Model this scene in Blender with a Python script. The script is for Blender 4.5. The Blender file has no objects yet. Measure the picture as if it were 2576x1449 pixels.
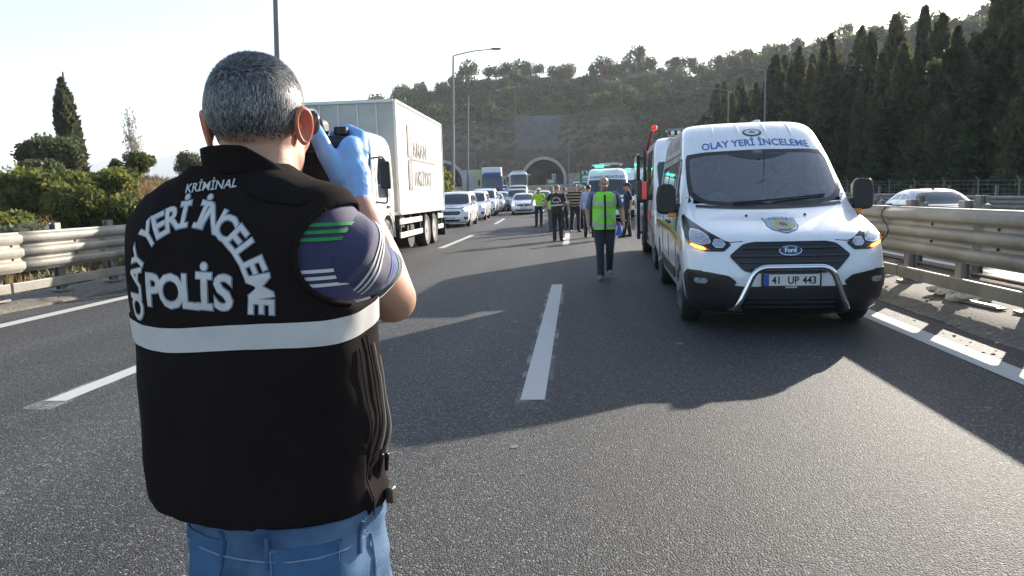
import bpy, bmesh, math, random
import numpy as np
from mathutils import Vector, Matrix, noise
R = math.radians
scene = bpy.context.scene
col = scene.collection
random.seed(7)

# ---------------------------------------------------------------- camera, sky, sun, exposure
CAM_H = 1.46
yaw, pitch, roll = R(-5.469), R(-7.505), 0.030
fw = Vector((math.sin(yaw)*math.cos(pitch), math.cos(yaw)*math.cos(pitch), math.sin(pitch)))
rt = fw.cross(Vector((0, 0, 1))).normalized()
up = rt.cross(fw)
r2 = rt*math.cos(roll) - up*math.sin(roll)
u2 = rt*math.sin(roll) + up*math.cos(roll)
cd = bpy.data.cameras.new('camera')
cam = bpy.data.objects.new('camera', cd)
col.objects.link(cam)
m = Matrix((r2, u2, -fw)).transposed().to_4x4()
m.translation = (0, 0, CAM_H)
cam.matrix_world = m
cd.sensor_width = 36
cd.lens = 36*1750/2576
cd.clip_start = 0.05
cd.clip_end = 60000
scene.camera = cam

SUN_AZ, SUN_EL = R(35), R(19.0)
w = bpy.data.worlds.new('World')
scene.world = w
w.use_nodes = True
nt = w.node_tree
sky = nt.nodes.new('ShaderNodeTexSky')
sky.sky_type = 'NISHITA'
sky.sun_disc = False
sky.sun_elevation = SUN_EL
sky.sun_rotation = SUN_AZ
sky.altitude = 50
sky.air_density = 1.0
sky.dust_density = 1.3
sky.ozone_density = 1.5
bg = nt.nodes['Background']
bg.inputs['Strength'].default_value = 0.10
nt.links.new(sky.outputs[0], bg.inputs['Color'])
sd = bpy.data.lights.new('sun', 'SUN')
sun = bpy.data.objects.new('sun', sd)
col.objects.link(sun)
sd.energy = 5.0
sd.angle = R(0.5)
sd.color = (1.0, 0.91, 0.79)
sv = Vector((math.sin(SUN_AZ)*math.cos(SUN_EL), math.cos(SUN_AZ)*math.cos(SUN_EL), math.sin(SUN_EL)))
sun.rotation_euler = sv.to_track_quat('Z', 'Y').to_euler()
sun.location = sv*60
vs = scene.view_settings
vs.view_transform = 'Standard'
vs.look = 'None'
vs.exposure = 1.48
vs.gamma = 1
scene.cycles.use_denoising = True
scene.cycles.max_bounces = 6
scene.cycles.transparent_max_bounces = 12
scene.cycles.volume_bounces = 1
scene.cycles.sample_clamp_indirect = 6

# ---------------------------------------------------------------- materials
MATS = {}
def mat(name, base, rough=.5, metal=0., var=0., vscale=6., bump=0., bscale=60., coat=0., emit=None, estr=0.,
        alpha=1., spec=.5, sheen=0., base2=None, v2scale=None, aniso=None, sss=0., stretch=None, dirt=0.):
    if name in MATS: return MATS[name]
    mt = bpy.data.materials.new(name); mt.use_nodes = True
    n = mt.node_tree.nodes; l = mt.node_tree.links
    p = n['Principled BSDF']
    c = tuple(base)+(1,)
    p.inputs['Base Color'].default_value = c
    p.inputs['Roughness'].default_value = rough
    p.inputs['Metallic'].default_value = metal
    p.inputs['Specular IOR Level'].default_value = spec
    p.inputs['Coat Weight'].default_value = coat
    p.inputs['Coat Roughness'].default_value = .06
    p.inputs['Sheen Weight'].default_value = sheen
    p.inputs['Alpha'].default_value = alpha
    if sss:
        p.inputs['Subsurface Weight'].default_value = sss
        p.inputs['Subsurface Radius'].default_value = (.012, .004, .002)
        p.inputs['Subsurface Scale'].default_value = 1.0
    if emit:
        p.inputs['Emission Color'].default_value = tuple(emit)+(1,)
        p.inputs['Emission Strength'].default_value = estr
    tc = None
    def coords():
        nonlocal tc
        if tc is None:
            tc = n.new('ShaderNodeTexCoord')
            if stretch:
                mp = n.new('ShaderNodeMapping'); mp.inputs['Scale'].default_value = stretch
                l.new(tc.outputs['Object'], mp.inputs['Vector']); tc = mp
        return tc.outputs[0] if stretch else tc.outputs['Object']
    if var or base2:
        nz = n.new('ShaderNodeTexNoise'); nz.inputs['Scale'].default_value = vscale
        nz.inputs['Detail'].default_value = 6; nz.inputs['Roughness'].default_value = .65
        l.new(coords(), nz.inputs['Vector'])
        mr = n.new('ShaderNodeMapRange'); mr.inputs[1].default_value = .3; mr.inputs[2].default_value = .7
        l.new(nz.outputs['Fac'], mr.inputs[0])
        mx = n.new('ShaderNodeMix'); mx.data_type = 'RGBA'
        b2 = base2 if base2 else [min(1, x*(1+var)) for x in base]
        b1 = base if base2 else [x*(1-var) for x in base]
        mx.inputs[6].default_value = tuple(b1)+(1,); mx.inputs[7].default_value = tuple(b2)+(1,)
        l.new(mr.outputs[0], mx.inputs[0]); l.new(mx.outputs[2], p.inputs['Base Color'])
        if rough > .05:
            mr2 = n.new('ShaderNodeMapRange'); mr2.inputs[3].default_value = rough*.85; mr2.inputs[4].default_value = min(1, rough*1.15)
            l.new(nz.outputs['Fac'], mr2.inputs[0]); l.new(mr2.outputs[0], p.inputs['Roughness'])
    if bump:
        nb = n.new('ShaderNodeTexNoise'); nb.inputs['Scale'].default_value = bscale; nb.inputs['Detail'].default_value = 5
        l.new(coords(), nb.inputs['Vector'])
        bp = n.new('ShaderNodeBump'); bp.inputs['Strength'].default_value = min(1, bump); bp.inputs['Distance'].default_value = .4/bscale
        l.new(nb.outputs['Fac'], bp.inputs['Height']); l.new(bp.outputs[0], p.inputs['Normal'])
    MATS[name] = mt
    return mt

def leafmat(name, c1, c2, trans=.35, rough=.55):
    if name in MATS: return MATS[name]
    mt = bpy.data.materials.new(name); mt.use_nodes = True
    n = mt.node_tree.nodes; l = mt.node_tree.links
    p = n['Principled BSDF']; out = n['Material Output']
    oi = n.new('ShaderNodeObjectInfo'); tc = n.new('ShaderNodeTexCoord')
    nz = n.new('ShaderNodeTexNoise'); nz.inputs['Scale'].default_value = 1.3; nz.inputs['Detail'].default_value = 3
    l.new(tc.outputs['Object'], nz.inputs['Vector'])
    ad = n.new('ShaderNodeMath'); ad.operation = 'MULTIPLY_ADD'; ad.inputs[1].default_value = .55; ad.inputs[2].default_value = -.28
    l.new(oi.outputs['Random'], ad.inputs[0])
    a2 = n.new('ShaderNodeMath'); a2.operation = 'ADD'; a2.use_clamp = True
    mr = n.new('ShaderNodeMapRange'); mr.inputs[1].default_value = .3; mr.inputs[2].default_value = .7
    l.new(nz.outputs['Fac'], mr.inputs[0])
    l.new(mr.outputs[0], a2.inputs[0]); l.new(ad.outputs[0], a2.inputs[1])
    mx = n.new('ShaderNodeMix'); mx.data_type = 'RGBA'
    mx.inputs[6].default_value = tuple(c1)+(1,); mx.inputs[7].default_value = tuple(c2)+(1,)
    l.new(a2.outputs[0], mx.inputs[0]); l.new(mx.outputs[2], p.inputs['Base Color'])
    p.inputs['Roughness'].default_value = rough; p.inputs['Specular IOR Level'].default_value = .3
    tr = n.new('ShaderNodeBsdfTranslucent'); l.new(mx.outputs[2], tr.inputs['Color'])
    ms = n.new('ShaderNodeMixShader'); ms.inputs[0].default_value = trans
    l.new(p.outputs[0], ms.inputs[1]); l.new(tr.outputs[0], ms.inputs[2]); l.new(ms.outputs[0], out.inputs['Surface'])
    MATS[name] = mt
    return mt

def glassmat(name, tint=(.8, .9, .88), mixfac=.5, rough=.02, ior=1.5):
    """sheet glass: see-through tint plus fresnel reflection (no refraction)"""
    if name in MATS: return MATS[name]
    mt = bpy.data.materials.new(name); mt.use_nodes = True
    n = mt.node_tree.nodes; l = mt.node_tree.links
    n.remove(n['Principled BSDF']); out = n['Material Output']
    tp = n.new('ShaderNodeBsdfTransparent'); tp.inputs[0].default_value = tuple(c*mixfac for c in tint)+(1,)
    gl = n.new('ShaderNodeBsdfGlossy'); gl.inputs['Roughness'].default_value = rough
    fr = n.new('ShaderNodeFresnel'); fr.inputs[0].default_value = ior
    ms = n.new('ShaderNodeMixShader')
    l.new(fr.outputs[0], ms.inputs[0]); l.new(tp.outputs[0], ms.inputs[1]); l.new(gl.outputs[0], ms.inputs[2])
    l.new(ms.outputs[0], out.inputs['Surface'])
    MATS[name] = mt
    return mt

WHITE = mat('white_paint', (.80, .81, .82), .28, coat=.7, var=.05, vscale=1.6)
WHITE2 = mat('dusty_white_paint', (.70, .69, .66), .4, coat=.25, var=.10, vscale=2)
CREAM = mat('weathered_white_panel', (.46, .45, .42), .55, var=.13, vscale=1.5, bump=.15, bscale=20)
BLACKP = mat('black_plastic', (.016, .016, .018), .5, bump=.25, bscale=400)
BLACKS = mat('satin_black', (.012, .012, .013), .3)
DARK = mat('dark_interior', (.012, .013, .014), .8)
RUBBER = mat('tyre_rubber', (.022, .021, .020), .75, var=.25, vscale=9)
ALLOY = mat('alloy_wheel', (.55, .56, .57), .3, metal=.9)
STEELW = mat('grey_steel_wheel', (.30, .30, .30), .5, metal=.3, var=.15)
CHROME = mat('chrome', (.72, .73, .74), .12, metal=1)
GLASSD = mat('dark_glass', (.012, .018, .022), .04, spec=.8, coat=.4)
GLASSM = mat('tinted_windscreen', (.030, .042, .050), .05, spec=.7, coat=.4)
LENS = mat('headlamp_glass', (.45, .47, .50), .12, metal=.55, var=.5, vscale=40)
LAMPON = mat('lit_headlamp', (1, .9, .75), .2, emit=(1, .86, .68), estr=6)
AMBER = mat('lit_amber_indicator', (.9, .30, .02), .2, emit=(1, .36, .02), estr=5)
AMBERD = mat('amber_lens', (.7, .22, .02), .2)
REDL = mat('red_lens', (.55, .02, .015), .2)
GREENL = mat('lit_green_beacon', (.05, .8, .45), .2, emit=(.05, 1, .55), estr=1.4)
CONC = mat('concrete', (.30, .29, .27), .85, var=.22, vscale=.8, bump=.4, bscale=15)
GALV = mat('weathered_galvanised_steel', (.25, .235, .20), .6, metal=.25, var=.35, vscale=1.6, bump=.12, bscale=6)
GALVD = mat('dull_grey_steel', (.24, .235, .225), .55, metal=.5, var=.2, vscale=4)
SKIN = mat('skin', (.48, .27, .19), .5, var=.10, vscale=14, bump=.12, bscale=160, sss=.25)
GREYMET = mat('grey_lamp_metal', (.20, .205, .21), .6, metal=.4, var=.12, vscale=2)

# ---------------------------------------------------------------- mesh helpers
def rotm(rx=0, ry=0, rz=0):
    return Matrix.Rotation(rz, 3, 'Z') @ Matrix.Rotation(ry, 3, 'Y') @ Matrix.Rotation(rx, 3, 'X')
def link(o, parent=None):
    col.objects.link(o)
    if parent is not None: o.parent = parent
    return o
def tag(o, label=None, cat=None, group=None, kind=None):
    if label: o['label'] = label
    if cat: o['category'] = cat
    if group: o['group'] = group
    if kind: o['kind'] = kind
    return o
def thing(name, label, cat, loc=(0, 0, 0), rz=0., group=None):
    o = bpy.data.objects.new(name, None); o.empty_display_size = .2
    link(o); o.location = loc; o.rotation_euler = (0, 0, rz)
    return tag(o, label, cat, group)
def mesh_obj(name, verts, faces, m, parent=None, smooth=True, ang=40):
    me = bpy.data.meshes.new(name)
    me.from_pydata([tuple(v) for v in verts], [], [tuple(f) for f in faces])
    me.validate(clean_customdata=False)
    if smooth:
        me.polygons.foreach_set('use_smooth', [True]*len(me.polygons))
        if ang < 180: me.set_sharp_from_angle(angle=R(ang))
    if m: me.materials.append(m)
    o = bpy.data.objects.new(name, me)
    return link(o, parent)
class MB:
    def __init__(s): s.v = []; s.f = []
    def add(s, vs_, fs, M=None, t=None):
        b = len(s.v)
        for q in vs_:
            q = Vector(q)
            if M is not None: q = M @ q
            if t is not None: q = q + Vector(t)
            s.v.append(q)
        for f in fs: s.f.append([i+b for i in f])
        return s
    def box(s, c, d, M=None):
        x, y, z = d[0]/2, d[1]/2, d[2]/2
        vs_ = [(-x,-y,-z),(x,-y,-z),(x,y,-z),(-x,y,-z),(-x,-y,z),(x,-y,z),(x,y,z),(-x,y,z)]
        return s.add(vs_, [(0,3,2,1),(4,5,6,7),(0,1,5,4),(1,2,6,5),(2,3,7,6),(3,0,4,7)], M, c)
    def bar(s, a, b, w_, h_=None, upv=(0, 0, 1)):
        a, b = Vector(a), Vector(b); h_ = h_ or w_
        d = (b-a); L = d.length; d.normalize()
        x = d.cross(Vector(upv))
        if x.length < 1e-4: x = d.cross(Vector((1, 0, 0)))
        x.normalize(); z = x.cross(d)
        return s.box((a+b)/2, (w_, L, h_), Matrix((x, d, z)).transposed())
    def tube(s, pts, rad, n=10, caps=True, closed=False):
        pts = [Vector(p) for p in pts]
        rs = rad if isinstance(rad, (list, tuple)) else [rad]*len(pts)
        b = len(s.v); nrm = None; m_ = len(pts)
        for i, p in enumerate(pts):
            if closed: d = pts[(i+1) % m_]-pts[i-1]
            else: d = pts[min(i+1, m_-1)]-pts[max(i-1, 0)]
            d.normalize()
            if nrm is None:
                nrm = d.cross(Vector((0, 0, 1)))
                if nrm.length < .05: nrm = d.cross(Vector((1, 0, 0)))
            nrm = (nrm-d*nrm.dot(d)).normalized()
            bn = d.cross(nrm)
            for k in range(n):
                a = 2*math.pi*k/n
                s.v.append(p+(nrm*math.cos(a)+bn*math.sin(a))*rs[i])
        segs = m_ if closed else m_-1
        for i in range(segs):
            j = (i+1) % m_
            for k in range(n):
                k2 = (k+1) % n
                s.f.append([b+i*n+k, b+i*n+k2, b+j*n+k2, b+j*n+k])
        if caps and not closed:
            s.f.append([b+k for k in range(n)][::-1]); s.f.append([b+(m_-1)*n+k for k in range(n)])
        return s
    def cyl(s, a, b, r0, r1=None, n=16): return s.tube([a, b], [r0, r0 if r1 is None else r1], n)
    def lathe(s, prof, n=24, M=None, t=None):
        """prof: (r, h) pairs round local X axis"""
        vs_ = []; fs = []
        for r_, h_ in prof:
            for k in range(n):
                a = 2*math.pi*k/n; vs_.append((h_, r_*math.cos(a), r_*math.sin(a)))
        for i in range(len(prof)-1):
            for k in range(n):
                k2 = (k+1) % n; fs.append((i*n+k, i*n+k2, (i+1)*n+k2, (i+1)*n+k))
        fs.append(tuple(range(n))[::-1]); fs.append(tuple((len(prof)-1)*n+k for k in range(n)))
        return s.add(vs_, fs, M, t)
    def ell(s, c, r, M=None, nu=14, nv=9):
        vs_ = []; fs = []
        for j in range(1, nv):
            t = math.pi*j/nv
            for i in range(nu):
                a = 2*math.pi*i/nu
                vs_.append((r[0]*math.sin(t)*math.cos(a), r[1]*math.sin(t)*math.sin(a), r[2]*math.cos(t)))
        for j in range(nv-2):
            for i in range(nu):
                i2 = (i+1) % nu; fs.append((j*nu+i, (j+1)*nu+i, (j+1)*nu+i2, j*nu+i2))
        top = len(vs_); vs_.append((0, 0, r[2])); bot = top+1; vs_.append((0, 0, -r[2]))
        for i in range(nu):
            i2 = (i+1) % nu; fs.append((top, i, i2)); fs.append((bot, (nv-2)*nu+i2, (nv-2)*nu+i))
        return s.add(vs_, fs, M, c)
    def caps_(s, a, b, ra, rb, n=14):
        """tapered capsule"""
        a, b = Vector(a), Vector(b); d = b-a; L = d.length or 1e-6; d /= L
        pts = []; rs = []
        for k in range(5):
            t = math.pi/2*(k/4); pts.append(a-d*ra*math.cos(t)*.999); rs.append(max(ra*math.sin(t), .0006))
        for k in range(5):
            t = math.pi/2*(1-k/4); pts.append(b+d*rb*math.cos(t)*.999); rs.append(max(rb*math.sin(t), .0006))
        return s.tube(pts, rs, n)
    def prism(s, poly, y0, y1, plane='xz'):
        n = len(poly)
        def mk(p, y): return (p[0], y, p[1]) if plane == 'xz' else ((y, p[0], p[1]) if plane == 'yz' else (p[0], p[1], y))
        vs_ = [mk(p, y0) for p in poly]+[mk(p, y1) for p in poly]
        fs = [list(range(n)), list(range(2*n-1, n-1, -1))]
        for i in range(n): fs.append([i, (i+1) % n, n+(i+1) % n, n+i])
        return s.add(vs_, fs)
    def grid(s, fn, nu, nv, cu=False):
        b = len(s.v)
        for j in range(nv):
            for i in range(nu): s.v.append(Vector(fn(i/(nu if cu else nu-1), j/(nv-1))))
        for j in range(nv-1):
            for i in range(nu if cu else nu-1):
                i2 = (i+1) % nu; s.f.append([b+j*nu+i, b+j*nu+i2, b+(j+1)*nu+i2, b+(j+1)*nu+i])
        return s
    def build(s, name, m, parent=None, smooth=True, ang=40, bevel=0, seg=2, sub=0, fixn=False):
        o = mesh_obj(name, s.v, s.f, m, parent, smooth, ang)
        if fixn:
            bm = bmesh.new(); bm.from_mesh(o.data); bmesh.ops.recalc_face_normals(bm, faces=bm.faces); bm.to_mesh(o.data); bm.free()
        if bevel:
            b = o.modifiers.new('bevel', 'BEVEL'); b.width = bevel; b.segments = seg; b.limit_method = 'ANGLE'; b.angle_limit = R(40)
        if sub:
            q = o.modifiers.new('sub', 'SUBSURF'); q.levels = sub; q.render_levels = sub
        return o
TMP = bpy.data.scenes.new('workbench')
def evaluated_mesh(o, extra=()):
    """evaluate one object in a small side scene, so that the big scene is not touched"""
    for q in (o, *extra): TMP.collection.objects.link(q)
    with bpy.context.temp_override(scene=TMP, view_layer=TMP.view_layers[0]):
        dg = bpy.context.evaluated_depsgraph_get(); dg.update()
        me = bpy.data.meshes.new_from_object(o.evaluated_get(dg))
    for q in (o, *extra): TMP.collection.objects.unlink(q)
    return me
def bake(o):
    """apply the modifiers of a freshly made object"""
    me = evaluated_mesh(o)
    old = o.data; o.modifiers.clear(); o.data = me; me.name = old.name
    bpy.data.meshes.remove(old)
    return o
def push_out(me, fn):
    """move every vertex along its normal by fn(co)"""
    n_ = len(me.vertices); co = np.empty(n_*3, np.float32); nm = np.empty(n_*3, np.float32)
    me.vertices.foreach_get('co', co); me.vertex_normals.foreach_get('vector', nm)
    co = co.reshape(-1, 3); k = np.array([fn(Vector(c)) for c in co.tolist()], np.float32)
    me.vertices.foreach_set('co', (co+nm.reshape(-1, 3)*k[:, None]).ravel()); me.update()
def children(o): return [c for c in bpy.data.objects if c.parent == o]
def copy_tree(o, parent=None, kids=None):
    if kids is None:
        kids = {}
        for c in bpy.data.objects:
            if c.parent: kids.setdefault(c.parent.name, []).append(c)
    c = o.copy(); col.objects.link(c)
    if parent is not None: c.parent = parent
    for ch in kids.get(o.name, []): copy_tree(ch, c, kids)
    return c

# flat 2D shapes wrapped on a surface
TEXTS = {}
def text2d(*a, **k):
    key = (a, tuple(sorted(k.items())))
    if key not in TEXTS: TEXTS[key] = text2d_(*a, **k)
    return TEXTS[key]
def text2d_(txt, size, bold=0., spacing=1., shear=0., width=1.):
    cu = bpy.data.curves.new('t', 'FONT'); cu.body = txt; cu.size = size; cu.offset = bold; cu.space_character = spacing
    cu.shear = shear; cu.resolution_u = 3; cu.fill_mode = 'FRONT'
    o = bpy.data.objects.new('t', cu); me = evaluated_mesh(o)
    vs_ = [(v.co.x*width, v.co.y) for v in me.vertices]; fs = [list(p.vertices) for p in me.polygons]
    bpy.data.objects.remove(o); bpy.data.curves.remove(cu); bpy.data.meshes.remove(me)
    if not vs_: return [], [], (0, 0)
    x0 = min(v[0] for v in vs_); x1 = max(v[0] for v in vs_); y0 = min(v[1] for v in vs_); y1 = max(v[1] for v in vs_)
    cx_ = (x0+x1)/2
    return [(v[0]-cx_, v[1]) for v in vs_], fs, (x1-x0, y1)
def wrap(name, vs2, fs, fn, m, parent, step=.06, thick=0., smooth=True):
    """cut a flat shape on a grid, then bend it on the surface fn(u, v, off)"""
    bm = bmesh.new()
    vv = [bm.verts.new((a, b, 0)) for a, b in vs2]
    for f in fs:
        try: bm.faces.new([vv[i] for i in f])
        except ValueError: pass
    us = [a for a, b in vs2]; ws = [b for a, b in vs2]
    for ax, lo, hi in ((0, min(us), max(us)), (1, min(ws), max(ws))):
        k = math.floor(lo/step)+1
        while k*step < hi:
            co = (k*step, 0, 0) if ax == 0 else (0, k*step, 0); no = (1, 0, 0) if ax == 0 else (0, 1, 0)
            bmesh.ops.bisect_plane(bm, geom=bm.verts[:]+bm.edges[:]+bm.faces[:], plane_co=co, plane_no=no)
            k += 1
    uv = {v: (v.co.x, v.co.y) for v in bm.verts}
    base = list(bm.verts)
    if thick:
        be = [e for e in bm.edges if len(e.link_faces) == 1]
        r_ = bmesh.ops.extrude_edge_only(bm, edges=be)
        nv = [g for g in r_['geom'] if isinstance(g, bmesh.types.BMVert)]
        low = [(v, (v.co.x, v.co.y)) for v in nv]
    for v in base: v.co = Vector(fn(uv[v][0], uv[v][1], 1.))
    if thick:
        for v, q in low: v.co = Vector(fn(q[0], q[1], 0.))
    bmesh.ops.recalc_face_normals(bm, faces=bm.faces)
    me = bpy.data.meshes.new(name); bm.to_mesh(me); bm.free()
    if smooth:
        me.polygons.foreach_set('use_smooth', [True]*len(me.polygons)); me.set_sharp_from_angle(angle=R(45))
    me.materials.append(m)
    return link(bpy.data.objects.new(name, me), parent)
def poly2(pts): return list(pts), [list(range(len(pts)))]
def rpoly(pts, r, n=4):
    """polygon with rounded corners"""
    out = []; N = len(pts)
    for i in range(N):
        p = Vector(pts[i]).to_2d(); a = Vector(pts[i-1]).to_2d(); b = Vector(pts[(i+1) % N]).to_2d()
        da = (a-p); db = (b-p); q = min(r, da.length*.45, db.length*.45)
        s = p+da.normalized()*q; e = p+db.normalized()*q
        for k in range(n+1):
            t = k/n; out.append(tuple(s*(1-t)**2+p*2*t*(1-t)+e*t*t))
    return out

def pchip(xs, ys):
    xs = np.array(xs, float); ys = np.array(ys, float); h = np.diff(xs); d = np.diff(ys)/h
    mm = np.zeros(len(xs)); mm[0] = d[0]; mm[-1] = d[-1]
    for i in range(1, len(xs)-1):
        if d[i-1]*d[i] > 0:
            w1 = 2*h[i]+h[i-1]; w2 = h[i]+2*h[i-1]; mm[i] = (w1+w2)/(w1/d[i-1]+w2/d[i])
    def f_(x):
        x = min(max(x, xs[0]), xs[-1]); i = min(max(int(np.searchsorted(xs, x)-1), 0), len(h)-1)
        t = (x-xs[i])/h[i]
        return float((2*t**3-3*t*t+1)*ys[i]+(t**3-2*t*t+t)*h[i]*mm[i]+(-2*t**3+3*t*t)*ys[i+1]+(t**3-t*t)*h[i]*mm[i+1])
    return f_

class Body:
    """vehicle body as a stack of rounded plan outlines; the nose points to local -Y"""
    def __init__(s, rows, n=2.6):
        z = [r_[0] for r_ in rows]; s.n = n; s.z0 = z[0]; s.z1 = z[-1]
        s.f = pchip(z, [r_[1] for r_ in rows]); s.w = pchip(z, [r_[2] for r_ in rows])
        s.cf = pchip(z, [r_[3] for r_ in rows]); s.r = pchip(z, [r_[4] for r_ in rows]); s.cr = pchip(z, [r_[5] for r_ in rows])
        s.cache = {}
    def ring(s, z, nf=14, ns=16, nr=8):
        """right half, from front centre to rear centre"""
        f_, w_, cf, r_, cr = s.f(z), s.w(z), s.cf(z), s.r(z), s.cr(z); e = 2/s.n; pts = []
        for i in range(nf+1):
            t = math.pi/2*i/nf
            pts.append((w_*math.sin(t)**e, f_+cf*(1-max(0, math.cos(t))**e)))
        ya, yb = f_+cf, r_-cr
        for i in range(1, ns): pts.append((w_, ya+(yb-ya)*i/ns))
        for i in range(nr+1):
            t = math.pi/2*(1-i/nr)
            pts.append((w_*math.sin(t)**e, r_-cr*(1-max(0, math.cos(t))**e)))
        return pts
    def levels(s, ds):
        zs = [s.z0]; z = s.z0; last = (z, s.f(z), s.w(z))
        while z < s.z1-1e-4:
            z = min(z+.004, s.z1); q = (z, s.f(z), s.w(z))
            if math.dist(q, last) >= ds or z >= s.z1-1e-4: zs.append(z); last = q
        return zs
    def mesh(s, name, m, parent, ds=.05, arches=(), nf=14, ns=20, nr=8, hole=None):
        vs_ = []; fs = []; zs = s.levels(ds); N = None
        for z in zs:
            rg = s.ring(z, nf, ns, nr)
            full = rg+[(-x, y) for x, y in rg[-2:0:-1]]
            N = len(full); vs_ += [(x, y, z) for x, y in full]
        for j in range(len(zs)-1):
            for i in range(N):
                i2 = (i+1) % N; fs.append((j*N+i, j*N+i2, (j+1)*N+i2, (j+1)*N+i))
        fs.append(tuple(range(N))[::-1]); L = len(zs)-1
        fs.append(tuple(L*N+k for k in range(N)))
        o = mesh_obj(name, vs_, fs, m, parent, True, 50)
        for (y, zc, rad) in arches:
            c = MB()
            for sx in (-1, 1):
                c.lathe([(rad, -.24), (rad, .24)], 28, None, (sx*(s.w(.6)-.02), y, zc))
            co = c.build('cutter', m, None, False, fixn=True)
            if parent: co.parent = parent
            b = o.modifiers.new('b', 'BOOLEAN'); b.object = co; b.operation = 'DIFFERENCE'; b.solver = 'EXACT'
            bake(o); bpy.data.objects.remove(co)
        me = o.data
        me.polygons.foreach_set('use_smooth', [True]*len(me.polygons)); me.set_sharp_from_angle(angle=R(42))
        if hole:
            bm = bmesh.new(); bm.from_mesh(me)
            bmesh.ops.delete(bm, geom=[f for f in bm.faces if hole(f.calc_center_median())], context='FACES')
            bm.to_mesh(me); bm.free()
        return o
    def arc(s, z):
        k = round(z, 3)
        if k not in s.cache:
            p = np.array(s.ring(z, 40, 10, 20)); d = np.r_[0, np.cumsum(np.hypot(*np.diff(p, axis=0).T))]
            s.cache[k] = (p, d)
        return s.cache[k]
    def P0(s, q, z):
        p, d = s.arc(z); a = abs(q)
        return Vector((math.copysign(1, q)*np.interp(a, d, p[:, 0]), np.interp(a, d, p[:, 1]), z))
    def P(s, q, z, off=0.):
        a = s.P0(q, z); du = s.P0(q+.01, z)-s.P0(q-.01, z); dv = s.P0(q, z+.01)-s.P0(q, z-.01)
        nrm = du.cross(dv)
        if nrm.length < 1e-9: nrm = Vector((0, -1, 0))
        return a+nrm.normalized()*off
    def S(s, y, z, side, off=0.):
        f_, w_, cf, r_, cr = s.f(z), s.w(z), s.cf(z), s.r(z), s.cr(z); x = w_
        if y < f_+cf: x = w_*max(0, 1-min(1, (f_+cf-y)/cf)**s.n)**(1/s.n)
        elif y > r_-cr: x = w_*max(0, 1-min(1, (y-r_+cr)/cr)**s.n)**(1/s.n)
        dw = (s.w(z+.02)-s.w(z-.02))/.04
        nn = Vector((1, 0, -dw)).normalized()
        return Vector((side*(x+off*nn.x), y, z+off*nn.z))
    def front(s, name, pts, m, parent, off=.006, thick=True, step=.07, rnd=0.):
        if rnd: pts = rpoly(pts, rnd)
        return wrap(name, *poly2(pts), lambda u, v, k: s.P(u, v, off if k else -.006), m, parent, step, thick)
    def side(s, name, pts, sd, m, parent, off=.006, thick=True, step=.25, rnd=0.):
        if rnd: pts = rpoly(pts, rnd)
        return wrap(name, *poly2(pts), lambda u, v, k: s.S(u, v, sd, off if k else -.006), m, parent, step, thick)
    def ftext(s, name, txt, size, sc, zc, m, parent, bold=0, off=.004, spacing=1., curve=0., width=1.):
        vs_, fs, (W_, H_) = text2d(txt, size, bold, spacing, 0, width)
        return wrap(name, vs_, fs, lambda u, v, k: s.P(sc+u, zc+v-curve*u*u, off), m, parent, .05, 0)
    def stext(s, name, txt, size, yc, zc, sd, m, parent, bold=0, off=.004, rev=1):
        vs_, fs, (W_, H_) = text2d(txt, size, bold)
        return wrap(name, vs_, fs, lambda u, v, k: s.S(yc+u*rev, zc+v, sd, off), m, parent, .2, 0)
# ================================================================ SETTING
def road_z(y):
    if y < 20: return 0.
    if y < 61: return .023/82*(y-20)**2
    return .4715+.023*(y-61)
def road_x(y): return 0. if y < 22 else -.0009*(y-22)**2
def road_x2(y): return 0. if y < 22 else -.00049*(y-22)**2
def sstep(a, b, x):
    t = min(1, max(0, (x-a)/(b-a))); return t*t*(3-2*t)
def fbm(x, y, s, seed=0): return noise.fractal(Vector((x*s+seed, y*s-seed, seed*.37)), 1.0, 2.0, 4)
ridge_x = [-420, -260, -160, -95, -60, -20, 20, 60, 100, 150, 220, 320, 520]
ridge_y = pchip(ridge_x, [420, 380, 345, 330, 330, 332, 332, 325, 305, 265, 225, 205, 200])
ridge_h = pchip(ridge_x, [-18, -6, 16, 42, 51, 55, 54, 50, 53, 56, 60, 62, 58])
foot_y = pchip(ridge_x, [330, 300, 262, 240, 240, 240, 240, 176, 132, 100, 85, 80, 80])
PORTAL_Y = 240.
TUNNELS = (-10.6, -44.5)
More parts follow.
